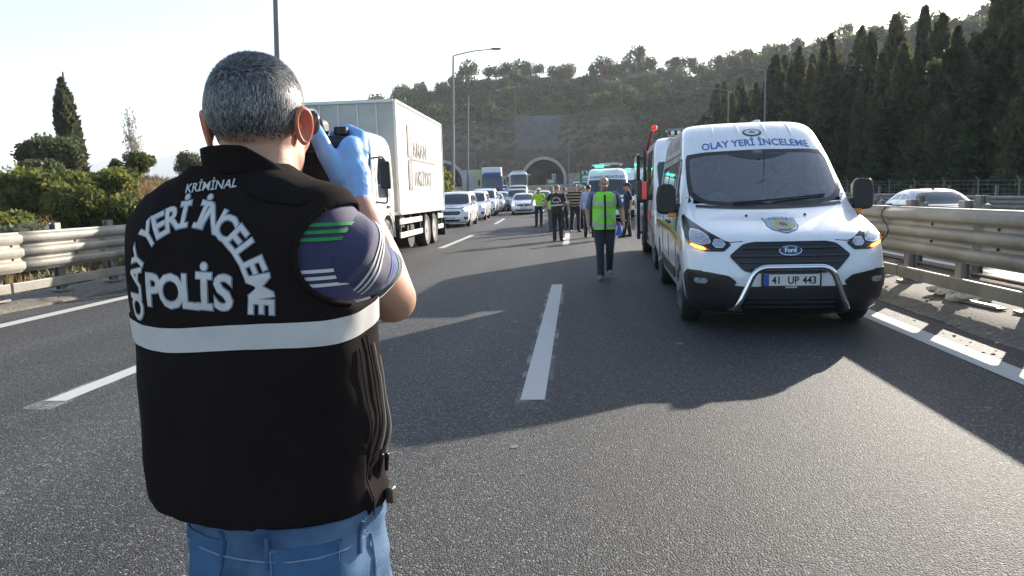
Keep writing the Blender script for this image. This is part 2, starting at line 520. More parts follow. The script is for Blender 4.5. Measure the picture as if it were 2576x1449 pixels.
def terrain(x, y):
    u = x-road_x(min(y, 240)); u2_ = x-road_x2(min(y, 240)); rz = road_z(y) if y < 300 else road_z(300)
    z = rz-.42
    if u < -9:
        z -= .9*sstep(-9.3, -11.5, u) if False else .9*sstep(9.3, 11.5, -u)
        z -= 7*sstep(45, 140, -u)*sstep(0, 60, 200-y+60)+16*sstep(140, 900, -u)
        z += 3.4*math.exp(-((x+25)/9.5)**2-((y-40)/17)**2)
        z += 2.2*math.exp(-((x+40)/14)**2-((y-46)/22)**2)
        z += .35*fbm(x, y, .16, 3)*sstep(10, 13, -u)
    if u2_ > 19.5:
        z += 1.2*sstep(20, 40, u2_)+.3*fbm(x, y, .1, 5)*sstep(20, 24, u2_)
    if u > 4.9 and u2_ < 19.5: z = rz-.30+.25*sstep(5.5, 8, u)*sstep(-6.2, -4.5, -u2_)
    fy, ry, rh = foot_y(x), ridge_y(x), ridge_h(x)
    if y > fy:
        t = (y-fy)/(ry-fy)
        if t <= 1:
            near = sstep(75, 45, abs(x+26))  if False else 1-sstep(40, 80, abs(x+24))
            prof = .72*t**.62+.28*sstep(0, 1, t)
            h0 = z
            z = h0+(rh-h0)*prof
            if near > 0:
                cut = h0+9.6+15*sstep(0, .16, t)
                z = max(z, h0+(cut-h0)*near)
            z += (2.0*fbm(x, y, .035, 9)+1.0*fbm(x, y, .11, 2))*sstep(0, .3, t)
        else:
            k = (y-ry)/260.
            z = z+(rh-z)*math.exp(-k*k*2)+2.0*fbm(x, y, .035, 9)*math.exp(-k)
    return z
def spaced(lo, hi, fine):
    out = [lo]
    while out[-1] < hi:
        x = out[-1]; out.append(min(hi, x+fine(x)))
    return out
tx = spaced(-7000, 7000, lambda x: 2.2 if -70 <= x < 70 else (5 if abs(x) < 240 else max(12, abs(x)*.12)))
ty = spaced(-60, PORTAL_Y-.5, lambda y: 2.5)
ty = ty+[PORTAL_Y+.02]+spaced(PORTAL_Y+2.2, 7000, lambda y: 2.6 if y < 345 else max(8, (y-330)*.2))
tv = [(x, y, terrain(x, y) if not (PORTAL_Y-.01 < y < PORTAL_Y+.1) else max(terrain(x, y+.02), terrain(x, y+.02))) for y in ty for x in tx]
nx = len(tx)
tf = []
for j in range(len(ty)-1):
    ym = (ty[j]+ty[j+1])/2
    for i in range(nx-1):
        xm = (tx[i]+tx[i+1])/2
        if abs(ym-PORTAL_Y) < 1.2 and any(abs(xm-c) < 9.9 for c in TUNNELS): continue
        tf.append((j*nx+i, j*nx+i+1, (j+1)*nx+i+1, (j+1)*nx+i))
def terrain_mat():
    mt = bpy.data.materials.new('dry_hillside'); mt.use_nodes = True
    n = mt.node_tree.nodes; l = mt.node_tree.links; p = n['Principled BSDF']
    p.inputs['Roughness'].default_value = .95; p.inputs['Specular IOR Level'].default_value = .1
    tc = n.new('ShaderNodeTexCoord')
    def nz(s, d=5):
        q = n.new('ShaderNodeTexNoise'); q.inputs['Scale'].default_value = s; q.inputs['Detail'].default_value = d
        q.inputs['Roughness'].default_value = .65; l.new(tc.outputs['Object'], q.inputs['Vector']); return q
    r1 = n.new('ShaderNodeValToRGB'); l.new(nz(.07).outputs['Fac'], r1.inputs[0])
    e = r1.color_ramp.elements
    e[0].position = .33; e[0].color = (.045, .055, .024, 1); e[1].position = .66; e[1].color = (.20, .14, .075, 1)
    k = e.new(.52); k.color = (.10, .085, .042, 1)
    r2_ = n.new('ShaderNodeValToRGB'); l.new(nz(1.7).outputs['Fac'], r2_.inputs[0])
    r2_.color_ramp.elements[0].position = .35; r2_.color_ramp.elements[0].color = (.35, .35, .35, 1)
    r2_.color_ramp.elements[1].position = .7; r2_.color_ramp.elements[1].color = (1.25, 1.2, 1.1, 1)
    mx = n.new('ShaderNodeMix'); mx.data_type = 'RGBA'; mx.blend_type = 'MULTIPLY'; mx.inputs[0].default_value = 1
    l.new(r1.outputs[0], mx.inputs[6]); l.new(r2_.outputs[0], mx.inputs[7])
    # steep faces show bare rock
    ge = n.new('ShaderNodeNewGeometry'); sx = n.new('ShaderNodeSeparateXYZ'); l.new(ge.outputs['Normal'], sx.inputs[0])
    mr = n.new('ShaderNodeMapRange'); mr.inputs[1].default_value = .82; mr.inputs[2].default_value = .6
    l.new(sx.outputs['Z'], mr.inputs[0])
    rk = n.new('ShaderNodeValToRGB'); l.new(nz(.5, 8).outputs['Fac'], rk.inputs[0])
    rk.color_ramp.elements[0].position = .35; rk.color_ramp.elements[0].color = (.04, .036, .028, 1)
    rk.color_ramp.elements[1].position = .68; rk.color_ramp.elements[1].color = (.22, .16, .11, 1)
    m2 = n.new('ShaderNodeMix'); m2.data_type = 'RGBA'; l.new(mr.outputs[0], m2.inputs[0])
    l.new(mx.outputs[2], m2.inputs[6]); l.new(rk.outputs[0], m2.inputs[7]); l.new(m2.outputs[2], p.inputs['Base Color'])
    b = n.new('ShaderNodeBump'); b.inputs['Strength'].default_value = .8; b.inputs['Distance'].default_value = .5
    l.new(nz(.9, 8).outputs['Fac'], b.inputs['Height']); l.new(b.outputs[0], p.inputs['Normal'])
    return mt
TERR = terrain_mat()
tag(mesh_obj('ground_terrain', tv, tf, TERR, None, True, 60), kind='structure')

# ---- asphalt
def asphalt_mat(name, c_lo, c_hi, dusty):
    mt = bpy.data.materials.new(name); mt.use_nodes = True
    n = mt.node_tree.nodes; l = mt.node_tree.links; p = n['Principled BSDF']
    tc = n.new('ShaderNodeTexCoord')
    vo = n.new('ShaderNodeTexVoronoi'); vo.inputs['Scale'].default_value = 125; vo.inputs['Randomness'].default_value = 1
    l.new(tc.outputs['Object'], vo.inputs['Vector'])
    n2 = n.new('ShaderNodeTexNoise'); n2.inputs['Scale'].default_value = 60; n2.inputs['Detail'].default_value = 6; n2.inputs['Roughness'].default_value = .7
    l.new(tc.outputs['Object'], n2.inputs['Vector'])
    n3 = n.new('ShaderNodeTexNoise'); n3.inputs['Scale'].default_value = .6; n3.inputs['Detail'].default_value = 5
    mp = n.new('ShaderNodeMapping'); mp.inputs['Scale'].default_value = (1.3, .07, 1)
    l.new(tc.outputs['Object'], mp.inputs['Vector']); l.new(mp.outputs[0], n3.inputs['Vector'])
    # each stone of the surface has its own tone
    sp = n.new('ShaderNodeSeparateColor'); l.new(vo.outputs['Color'], sp.inputs[0])
    rp = n.new('ShaderNodeValToRGB'); l.new(sp.outputs[0], rp.inputs[0])
    e = rp.color_ramp.elements
    e[0].position = .0; e[0].color = tuple(c*.32 for c in c_lo)+(1,); e[1].position = 1.; e[1].color = tuple(c_hi)+(1,)
    k = e.new(.75); k.color = tuple(c_lo)+(1,)
    k = e.new(.93); k.color = tuple(c*2.0 for c in c_lo)+(1,)
    mr = n.new('ShaderNodeMapRange'); mr.inputs[1].default_value = .3; mr.inputs[2].default_value = .7; mr.inputs[3].default_value = .68; mr.inputs[4].default_value = 1.36
    l.new(n3.outputs['Fac'], mr.inputs[0])
    mx = n.new('ShaderNodeVectorMath'); mx.operation = 'SCALE'; l.new(rp.outputs[0], mx.inputs[0]); l.new(mr.outputs[0], mx.inputs['Scale'])
    l.new(mx.outputs[0], p.inputs['Base Color'])
    p.inputs['Roughness'].default_value = .70; p.inputs['Specular IOR Level'].default_value = .30
    su = n.new('ShaderNodeMath'); su.operation = 'MULTIPLY_ADD'; su.inputs[1].default_value = .6
    l.new(n2.outputs['Fac'], su.inputs[0])
    iv = n.new('ShaderNodeMath'); iv.operation = 'SUBTRACT'; iv.inputs[0].default_value = 1.; l.new(vo.outputs['Distance'], iv.inputs[1])
    l.new(iv.outputs[0], su.inputs[2])
    b = n.new('ShaderNodeBump'); b.inputs['Strength'].default_value = 1.; b.inputs['Distance'].default_value = .0055
    l.new(su.outputs[0], b.inputs['Height']); l.new(b.outputs[0], p.inputs['Normal'])
    return mt
ASPH = asphalt_mat('asphalt', (.054, .054, .055), (.26, .255, .25), .2)
def strip(name, x0, x1, y0, y1, z, m, parent=None, step=2., nxs=2, kind='structure', curve=road_x):
    ys = spaced(y0, y1, lambda y: step); vs_ = []; fs = []
    for y in ys:
        for i in range(nxs):
            vs_.append((x0+(x1-x0)*i/(nxs-1)+(curve(y) if curve else 0), y, road_z(y)+z))
    for j in range(len(ys)-1):
        for i in range(nxs-1):
            a = j*nxs+i; fs.append((a, a+1, a+nxs+1, a+nxs))
    o = mesh_obj(name, vs_, fs, m, parent, True, 180)
    if kind: tag(o, kind=kind)
    return o
road = strip('road', -8.5, 4.1, -30, 300, 0, ASPH, nxs=6)
far_road = strip('opposite_carriageway', 6.6, 18.8, -30, 300, -.10, ASPH, nxs=4, curve=road_x2)

def paint_mat(name, wear, sc=55, pc=(.46, .455, .43, 1)):
    mt = bpy.data.materials.new(name); mt.use_nodes = True
    n = mt.node_tree.nodes; l = mt.node_tree.links; p = n['Principled BSDF']; out = n['Material Output']
    tc = n.new('ShaderNodeTexCoord')
    q = n.new('ShaderNodeTexNoise'); q.inputs['Scale'].default_value = sc; q.inputs['Detail'].default_value = 6; q.inputs['Roughness'].default_value = .75
    mp = n.new('ShaderNodeMapping'); mp.inputs['Scale'].default_value = (1, .5, 1)
    l.new(tc.outputs['Object'], mp.inputs[0]); l.new(mp.outputs[0], q.inputs['Vector'])
    q2 = n.new('ShaderNodeTexNoise'); q2.inputs['Scale'].default_value = 2.2; q2.inputs['Detail'].default_value = 3
    l.new(tc.outputs['Object'], q2.inputs['Vector'])
    ad = n.new('ShaderNodeMath'); ad.operation = 'MULTIPLY_ADD'; ad.inputs[1].default_value = .7; l.new(q2.outputs['Fac'], ad.inputs[0]); l.new(q.outputs['Fac'], ad.inputs[2])
    mr = n.new('ShaderNodeMapRange'); mr.inputs[1].default_value = wear-.05; mr.inputs[2].default_value = wear+.06
    l.new(ad.outputs[0], mr.inputs[0])
    p.inputs['Base Color'].default_value = pc; p.inputs['Roughness'].default_value = .7
    b = n.new('ShaderNodeBump'); b.inputs['Distance'].default_value = .004; l.new(q.outputs['Fac'], b.inputs['Height']); l.new(b.outputs[0], p.inputs['Normal'])
    tp = n.new('ShaderNodeBsdfTransparent'); ms = n.new('ShaderNodeMixShader')
    l.new(mr.outputs[0], ms.inputs[0]); l.new(tp.outputs[0], ms.inputs[1]); l.new(p.outputs[0], ms.inputs[2]); l.new(ms.outputs[0], out.inputs['Surface'])
    return mt
PAINT = paint_mat('worn_road_paint', .56)
PAINTW = paint_mat('faded_road_paint', .86, 150, (.20, .20, .195, 1))
for k in range(14):
    y0 = 4.75+15.4*k-15.4; 
    for xc in (-4.02, -.34):
        strip('lane_dash', xc-.088, xc+.088, y0+.1, y0+6.6, .005, PAINT, road, .8, kind=None)
        if k in (1, 2): strip('worn_paint_margin', xc-.125, xc+.13, y0-.12, y0+6.3, .0035, PAINTW, road, .8, kind=None)
strip('edge_line', 3.18, 3.44, -30, 232, .005, PAINT, road, kind=None)
strip('edge_line', -7.52, -7.28, -30, 232, .005, PAINT, road, kind=None)
for xc in (10.6, 14.4):
    for k in range(12):
        strip('lane_dash', xc-.08, xc+.08, 2+15.4*k, 8+15.4*k, .005-.10, PAINT, far_road, 1.5, kind=None, curve=road_x2)
strip('edge_line', 7.1, 7.3, -30, 220, .005-.10, PAINT, far_road, kind=None, curve=road_x2)
strip('edge_line', 18.0, 18.2, -30, 220, .005-.10, PAINT, far_road, kind=None, curve=road_x2)

TAR = mat('tar_seam', (.022, .022, .024), .95, var=.2, spec=.1, bump=1., bscale=90)
STAIN = mat('pale_scuff', (.13, .13, .125), .8, var=.3, vscale=12)
rt_ = random.Random(9)
for k in range(46):
    x_, y_ = rt_.uniform(-6, 3), 2.4+20*rt_.random()**1.6; r_ = rt_.uniform(.006, .03)*(2.2 if k < 5 else 1)
    b = MB(); m_ = 9; b.v = [Vector((x_+r_*rt_.uniform(.6, 1.2)*math.cos(a), y_+1.4*r_*rt_.uniform(.6, 1.2)*math.sin(a), .003)) for a in np.linspace(0, 6.28, m_+1)[:-1]]; b.f = [list(range(m_))]
    b.build('road_speck', STAIN, road, False)

# ---- kerbs with grit, as closed profiles
DIRTC = mat('gritty_concrete', (.085, .075, .062), .95, base2=(.22, .195, .16), vscale=11, bump=1., bscale=38)
EARTH = mat('dark_earth', (.045, .034, .027), .95, base2=(.11, .082, .06), vscale=2.2, bump=1., bscale=14)
def kerb(name, prof, y0, y1, m, step=.35, rough=.012, cv=None):
    cv = cv or road_x
    ys = spaced(y0, y1, lambda y: step if y < 25 else 3.); vs_ = []; fs = []; n = len(prof)
    for j, y in enumerate(ys):
        for i, (x, z) in enumerate(prof):
            q = rough*noise.noise(Vector((x*7+i*3, y*2.3, 1))) if 0 < i < n-1 else 0
            vs_.append((x+cv(y)+q, y, road_z(y)+z+q*.8))
    for j in range(len(ys)-1):
        for i in range(n-1): a = j*n+i; fs.append((a, a+1, a+n+1, a+n))
    return tag(mesh_obj(name, vs_, fs, m, None, True, 35), kind='structure')
kerb('kerb_right', [(3.80, -.2), (3.82, .012), (3.98, .03), (4.10, .085), (4.35, .10), (4.75, .11), (4.98, .10), (5.02, -.4)], -30, 232, DIRTC, rough=.035)
kerb('kerb_left', [(-9.55, -1.3), (-9.5, .06), (-9.2, .10), (-8.6, .09), (-8.35, .075), (-8.22, .02), (-8.1, -.2)], -30, 232, DIRTC, rough=.03)
kerb('median_strip', [(4.99, -.5), (5.03, -.06), (5.6, -.12), (6.2, -.10), (6.62, -.05), (6.64, -.5)], -30, 52, EARTH, rough=.08)
kerb('far_verge', [(18.7, -.5), (18.75, .02), (19.1, .04), (19.8, .0), (20.4, -.5)], -30, 200, DIRTC, rough=.03, cv=road_x2)
PIPE = mat('rusty_rail_steel', (.10, .065, .045), .6, metal=.4, base2=(.20, .13, .09), vscale=6)
for i, (x, z, r_) in enumerate(((5.25, -.02, .035), (5.62, -.05, .04), (6.02, -.04, .045), (6.36, .0, .03))):
    b = MB(); b.tube([(x+road_x(y)+.03*math.sin(y*.7+i), y, road_z(y)+z) for y in np.arange(-6, 60, 1.5)], r_, 8)
    tag(b.build('steel_pipe', PIPE), 'long rusty pipe lying in the earth median behind the right guard rail', 'pipe', 'pipes lying along the median')

# ---- tunnel portals
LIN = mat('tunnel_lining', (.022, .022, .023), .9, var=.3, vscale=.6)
RING = mat('pale_portal_concrete', (.40, .39, .365), .85, var=.15, vscale=.7, bump=.3, bscale=9)
def arch(r_, n=24, zb=0.):
    a0 = -.22
    return [(r_*math.cos(a0+(math.pi-2*a0)*k/n), 2.0+r_*math.sin(a0+(math.pi-2*a0)*k/n)) for k in range(n+1)]
def portal(xc, label):
    t = thing('tunnel_portal', label, 'tunnel', (xc, PORTAL_Y, road_z(PORTAL_Y)-.05))
    ai, ao = arch(6.6), arch(7.55)
    def sleeve(name, pin, pout, y0, y1, m):
        b = MB(); n = len(pin)
        vs_ = []
        for y in (y0, y1): vs_ += [(p[0], y, p[1]) for p in pin]+[(p[0], y, p[1]) for p in pout]
        fs = []
        for k in range(n-1):
            fs += [(k, k+1, n+k+1, n+k), (2*n+k, 3*n+k, 3*n+k+1, 2*n+k+1), (k, 2*n+k, 2*n+k+1, k+1), (n+k, n+k+1, 3*n+k+1, 3*n+k)]
        for k in (0, n-1): fs.append((k, n+k, 3*n+k, 2*n+k))
        b.add(vs_, fs); return b.build(name, m, t, True, 30, fixn=True)
    sleeve('portal_ring', ai, ao, -7.5, -6.6, RING)
    sleeve('tunnel_sleeve', arch(6.62), arch(7.2), -6.6, 1.0, LIN)
    sleeve('tunnel_lining', arch(6.5), arch(6.58), 0, 75, LIN)
    b = MB(); b.prism(arch(6.6), 75, 75.3); b.build('tunnel_dark_end', LIN, t, False, fixn=True)  # added dark sheet closing the tube, stands for the darkness deep inside
    # headwall round the sleeve
    b = MB(); n = len(ai); ao2 = arch(7.15); W_, H_ = 10.6, 12.5; out = []
    for p in ao2:
        k = min((W_/abs(p[0])) if abs(p[0]) > 1e-6 else 1e9, (H_/(p[1]) if p[1] > .1 else 1e9)); out.append((p[0]*k, min(H_, p[1]*k)))
    vs_ = [(p[0], .0, p[1]) for p in ao2]+[(p[0], .0, p[1]) for p in out]+[(p[0], .5, p[1]) for p in out]
    fs = [(k, k+1, n+k+1, n+k) for k in range(n-1)]+[(n+k, n+k+1, 2*n+k+1, 2*n+k) for k in range(n-1)]
    b.add(vs_, fs); b.build('headwall', mat('rough_rock_face', (.05, .043, .034), .95, base2=(.17, .13, .09), vscale=.7, bump=1., bscale=2), t, True, 30, fixn=True)
    for k in range(7):
        a = R(25+k*130/6); b = MB(); b.box((6.2*math.cos(a), -3.5, 2+6.2*math.sin(a)), (.5, .6, .25)); b.build('jet_fan_lamp', BLACKP, t)
    return t
portal(TUNNELS[0], 'dark concrete arched tunnel mouth behind the road signs and the coach')
portal(TUNNELS[1], 'concrete arched tunnel mouth behind the roadside tree and blue lorry')
for xa, xb, hh, yy, lab in ((-36.2, -18.4, 4.0, PORTAL_Y-6, 'low grey concrete retaining wall between the two tunnel mouths'),
                        (-2.8, 13, 4.2, PORTAL_Y-6, 'low grey concrete retaining wall beside the tunnel mouth, right of the arch')):
    t = thing('retaining_wall', lab, 'wall', ((xa+xb)/2, yy, road_z(PORTAL_Y)-.3))
    n_ = 5; L = (xb-xa)/n_
    for k in range(n_):
        b = MB(); b.box((xa-(xa+xb)/2+L*(k+.5), 0, hh/2), (L-.06, .5, hh+.1*(k % 2))); b.build('panel', CONC, t, False, bevel=.03)
    b = MB(); b.box((0, .6, hh/2-.2), (xb-xa, .6, hh-.4)); b.build('backing', CONC, t, False)
# sprayed concrete on the cut face above the arch
b = MB()
def shot(u, v):
    yy = PORTAL_Y+.6+v*13.5; hw = 6.9+1.3*v
    x = TUNNELS[0]-2.6+(u*2-1)*hw+1.3*noise.noise(Vector((v*3.1, u*2, 5)))+.6*noise.noise(Vector((v*11, u*3, 2))); yy += 1.6*v*noise.noise(Vector((u*5, 3, 1)))
    return (x, yy, terrain(x, yy)+.35+.35*fbm(x, yy, .5, 4))
b.grid(shot, 24, 14)
SHOT = mat('sprayed_concrete', (.075, .072, .066), .9, base2=(.135, .125, .112), vscale=.45, bump=.6, bscale=3, stretch=(1, .25, 1))
tag(b.build('sprayed_concrete_slope', SHOT, None, True, 180), kind='structure')

# ---- far mountains
b = MB()
def mtn(u, v):
    x = -7000+u*11000; 
    h_ = 345+70*noise.noise(Vector((x*.0009, 1.7, 0)))+30*noise.noise(Vector((x*.003, 4.2, 0)))
    h_ *= sstep(3200, -1500, x) if False else 1-sstep(-1200, 2500, x)
    yy = 3300+v*1300
    return (x, yy, -40+h_*math.sin(math.pi*min(1, v*1.0))*(1+.15*noise.noise(Vector((x*.004, v*5, 2)))))
b.grid(mtn, 120, 14)
tag(b.build('far_mountains', mat('far_mountain', (.26, .27, .25), .95, var=.3, vscale=.002), None, True, 180), kind='structure')
# ================================================================ GUARD RAILS, LAMPS, SIGNS
BEAMP = []
for k in range(3):
    c = (k-1)*.2
    BEAMP += [(c-.095, .003), (c-.078, .010), (c-.050, .062), (c-.034, .074), (c+.030, .077), (c+.048, .066), (c+.076, .012)]
BEAMP = [(-.30, -.012)]+BEAMP+[(.295, .006), (.30, -.012)]
def beam_mesh(L, sgn):
    b = MB(); n = len(BEAMP)
    for yy in np.linspace(-L/2, L/2, 6):
        for z, o in BEAMP: b.v.append(Vector((sgn*o, yy, z)))
    for j in range(5):
        for i in range(n-1): a = j*n+i; b.f.append([a, a+1, a+n+1, a+n])
    return b
def guard_rail(label, xface, xpost, sgn, y0, y1, top, low=True, group=None, post_step=1.333, blocks=False, near=40, phase=0., mat_=None, cv=None):
    cv = cv or road_x
    """sgn: side the waves bulge to (+1 = towards +X)"""
    M_ = mat_ or GALV
    t = thing('guard_rail', label, 'guard rail', (xface, 0, 0), 0, group)
    L = 4.0; zc = top-.30
    bm_ = None; y = y0; k = 0
    while y < y1-.1:
        if y > near: break
        yc = y+L/2; off = .004*(k % 2)*sgn
        if bm_ is None:
            o = beam_mesh(L+.3, sgn).build('beam', M_, t); s_ = o.modifiers.new('s', 'SOLIDIFY'); s_.thickness = .006; bm_ = o
        else: o = bm_.copy(); link(o, t)
        o.location = (cv(yc)+off, yc, road_z(yc)+zc+.002*(k % 3)); o.rotation_euler = (0, 0, -(cv(yc+1)-cv(yc-1))/2)
        y += L; k += 1
    far0 = y
    if far0 < y1:
        b = MB(); n = len(BEAMP); ys = spaced(far0, y1, lambda q: 4)
        for yy in ys:
            for z, o_ in BEAMP: b.v.append(Vector((cv(yy)+sgn*o_, yy, road_z(yy)+zc+z)))
        for j in range(len(ys)-1):
            for i in range(n-1): a = j*n+i; b.f.append([a, a+1, a+n+1, a+n])
        tag(b.build('distant_beam', M_, t), kind='stuff')
    pm = bolt = low_o = refl = blk = sp = None; y = y0+phase; k = 0; far = MB()
    dx = xpost-xface
    while y < y1:
        if y < near-10:
            if pm is None:
                b = MB(); b.box((0, 0, .5), (.10, .012, 1.5)); b.box((-.05, 0, .5), (.012, .13, 1.5)); b.box((.05, 0, .5), (.012, .13, 1.5)); b.box((0, 0, .125), (.26, .22, .03))
                pm = o = b.build('post', GALVD, t, False)
                b = MB(); x0, x1 = (sgn*.01, dx-.06*(1 if dx > 0 else -1)); b.box(((x0+x1)/2, 0, zc), (abs(x1-x0), .14, .30)); sp = b.build('spacer', GALVD, t, False)
                b = MB(); b.cyl((0, 0, .1), (sgn*.03, 0, .1), .016, n=8); bolt = b.build('bolt', BLACKP, t)
                bolt2 = bolt.copy(); link(bolt2, t)
                ps = [pm, sp, bolt, bolt2]
                if blocks:
                    b = MB(); b.box((dx, 0, top+.02), (.09, .42, .13)); b.box((dx, .0, top+.092), (.14, .28, .015)); blk = b.build('post_head', GALVD, t, False); ps.append(blk)
            else:
                ps = []
                for q in [pm, sp, bolt, bolt2]+([blk] if blk else []):
                    c = q.copy(); link(c, t); ps.append(c)
            for q in ps:
                q.location = (cv(y), y, road_z(y))
            ps[0].location.x += dx
            ps[2].location.z += zc; ps[3].location.z += zc-.2
        else:
            far.box((dx+cv(y), y, road_z(y)+top*.45), (.10, .12, top*.9))
        y += post_step; k += 1
    if far.v: tag(far.build('distant_post', GALVD, t, False), kind='stuff')
    # triangular reflectors in the waves, one pair to a beam
    y = y0+2.0
    while y < min(near, y1):
        for zz in (-.1, .1):
            if refl is None:
                b = MB(); b.add([(0, -.08, -.055), (0, -.08, .06), (sgn*.075, -.02, .055), (sgn*.065, -.02, -.02), (0, .06, 0)], [(0, 1, 2, 3), (1, 4, 2), (2, 4, 3), (3, 4, 0)])
                refl = o = b.build('reflector', mat('rusty_reflector', (.22, .17, .14), .6, var=.3), t, False)
            else: o = refl.copy(); link(o, t)
            o.location = (cv(y)+sgn*.006, y, road_z(y)+zc+zz)
        y += 4.0
    if low:
        y = y0; k = 0; lo = None
        while y < min(near, y1):
            if lo is None:
                b = MB(); b.box((0, 0, 0), (.05, 3.96, .15)); lo = o = b.build('lower_rail', M_, t, False, bevel=.012)
            else: o = lo.copy(); link(o, t)
            yc = y+2; o.location = (cv(yc)+.08*(-sgn), yc, road_z(yc)+.31); o.rotation_euler = (0, 0, -(cv(yc+1)-cv(yc-1))/2)
            y += 4
    return t
guard_rail('three-wave steel guard rail right of the police van, lower bar and posts in rubble', 4.24, 4.60, -1, -6.2, 200, 1.18, near=36, phase=.3)
guard_rail('three-wave steel guard rail in front of the bushy mound', -8.38, -8.70, 1, -6.4, 200, 1.145, near=36, phase=.0)
guard_rail('median guard rail with block heads on its posts, behind the rail by the van', 6.86, 6.52, 1, -6, 200, 1.02, low=False, blocks=True, near=44, post_step=2.0, cv=road_x2)
guard_rail('far guard rail at the foot of the wire fence and cypress trees', 18.86, 19.2, -1, 10, 200, .80, low=False, near=76, post_step=4., cv=road_x2)
# cable hanging on the right rail
b = MB(); b.tube([(4.16, 9.9+.12*math.sin(k*.9), 1.17-.06*k) for k in range(9)], .008, 6)
tag(b.build('loose_cable', BLACKS), 'thin black cable looped over the right guard rail', 'cable')

# wire fence
t = thing('wire_fence', 'tall wire mesh fence in front of the cypress row', 'fence', (21.6, 0, -.3))
pf = None
for k in range(30):
    y = 16+3.4*k
    if pf is None:
        b = MB(); b.box((0, 0, .85), (.05, .05, 1.9)); b.bar((0, 0, 1.78), (-.15, 0, 1.95), .04); pf = o = b.build('post', GALVD, t, False)
    else: o = pf.copy(); link(o, t)
    o.location = (road_x2(y), y, road_z(y))
b = MB()
for z in np.linspace(.15, 1.75, 8):
    b.tube([(road_x2(y), y, road_z(y)+z) for y in np.arange(16, 116, 3.4)], .008, 4)
for y in np.arange(16, 116, .45):
    b.bar((road_x2(y), y, road_z(y)+.15), (road_x2(y), y, road_z(y)+1.75), .006)
tag(b.build('wire_mesh', GALVD, t, False), kind='stuff')

# rubble and litter along the right rail
ROCK = mat('pale_stone', (.55, .50, .42), .9, var=.2, vscale=20, bump=.5, bscale=40)
ROCKD = mat('brown_stone', (.22, .17, .12), .9, var=.2, vscale=20, bump=.5, bscale=40)
def stone(r_, seed, sq=(1, 1, .6)):
    bm = bmesh.new(); bmesh.ops.create_icosphere(bm, subdivisions=2, radius=r_)
    for v in bm.verts:
        k = 1+.35*noise.noise(v.co/r_*1.3+Vector((seed*3.1, 0, 0))); v.co = Vector((v.co.x*k*sq[0], v.co.y*k*sq[1], v.co.z*k*sq[2]))
    me = bpy.data.meshes.new('stone'); bm.to_mesh(me); bm.free()
    me.polygons.foreach_set('use_smooth', [True]*len(me.polygons)); me.set_sharp_from_angle(angle=R(30)); return me
rnd = random.Random(3)
SM = [stone(.07, i) for i in range(5)]
for me in SM: me.materials.append(ROCK)
SM2 = [stone(.05, i+9) for i in range(4)]
for me in SM2: me.materials.append(ROCKD)
def put_stone(me, x, y, s, z=.11, lab='pale stone in the rubble heap under the right guard rail', g='stones heaped under the right guard rail'):
    o = bpy.data.objects.new('stone', me); link(o); o.location = (x, y, z); o.rotation_euler = (rnd.uniform(-.3, .3), rnd.uniform(-.3, .3), rnd.uniform(0, 6)); o.scale = (s,)*3
    tag(o, lab, 'stone', g)
for k in range(26):
    y = rnd.uniform(8.25, 9.15); put_stone(SM[k % 5], 4.52+rnd.uniform(-.17, .2), y, rnd.uniform(.5, 1.5), .12+rnd.uniform(0, .07))
for k in range(12): put_stone(SM[k % 5], 4.6+rnd.uniform(-.15, .2), rnd.uniform(10.6, 11.3), rnd.uniform(.3, .8), .12)
for k in range(150): put_stone(SM2[k % 4], rnd.uniform(3.62, 4.6), 4.2+7.5*rnd.random(), rnd.uniform(.10, .42)**1.0, .06+.05*rnd.random(), 'small brown stone scattered on the gritty kerb', 'small stones on the kerb')
for k in range(14): put_stone(SM2[k % 4], rnd.uniform(-9.2, -8.0), rnd.uniform(8.5, 13), rnd.uniform(.15, .4), .09, 'small brown stone on the kerb under the left guard rail', 'small stones under the left rail')
put_stone(stone(.13, 31, (1, 1.3, .7)), 5.3, 10.6, 1., .02, 'orange brown lump of sponge on the pipes behind the right guard rail', None)
bpy.data.objects[-1] if False else None
_o = [o for o in bpy.data.objects if o.get('label', '').startswith('orange brown lump')][0]
_o.data.materials.append(mat('orange_sponge', (.45, .20, .07), .95, var=.2, vscale=20, bump=.6, bscale=60)); _o.name = 'sponge_lump'; _o['category'] = 'debris'
if 'group' in _o: del _o['group']
b = MB(); b.box((0, 0, .0), (.10, .62, .02)); b.box((.0, .0, .015), (.07, .5, .012))
o = b.build('metal_strip', GALVD, None, False, bevel=.004); o.location = (4.42, 8.0, .125); o.rotation_euler = (0, 0, .12); tag(o, 'bent flat metal strip lying by a post foot', 'scrap metal')

# ---- street lamps
def street_lamp(x, y, h_, arm, label, dirx=1, group='street lamps along the motorway', rise=.55):
    zb = terrain(x, y)
    t = thing('street_lamp', label, 'street lamp', (x, y, zb), 0, group); t.rotation_euler = (0, .045 if x < 0 else .0, 0)
    H_ = h_+max(0, road_z(y))-zb
    b = MB(); b.tube([(0, 0, -.3), (0, 0, H_*.5), (0, 0, H_)], [.14, .11, .075], 10); b.box((0, 0, .0), (.4, .4, .06)); b.build('pole', GREYMET, t)
    b = MB(); b.tube([(0, 0, H_-.02), (dirx*.12, 0, H_+.06), (dirx*arm*.5, 0, H_+.12+rise*.5), (dirx*arm, 0, H_+rise)], [.06, .055, .05, .04], 8); b.build('arm', GREYMET, t)
    b = MB(); b.ell((dirx*(arm+.35), 0, H_+rise+.03), (.48, .17, .10)); o = b.build('lamp_head', GREYMET, t)
    b = MB(); b.ell((dirx*(arm+.38), 0, H_+rise-.02), (.36, .13, .085)); b.build('lamp_glass', mat('lamp_bowl', (.8, .8, .78), .2), o)
    return t
street_lamp(-10.95, 25, 12.7, 3.2, 'tall street lamp pole rising behind the lorry and the photographer')
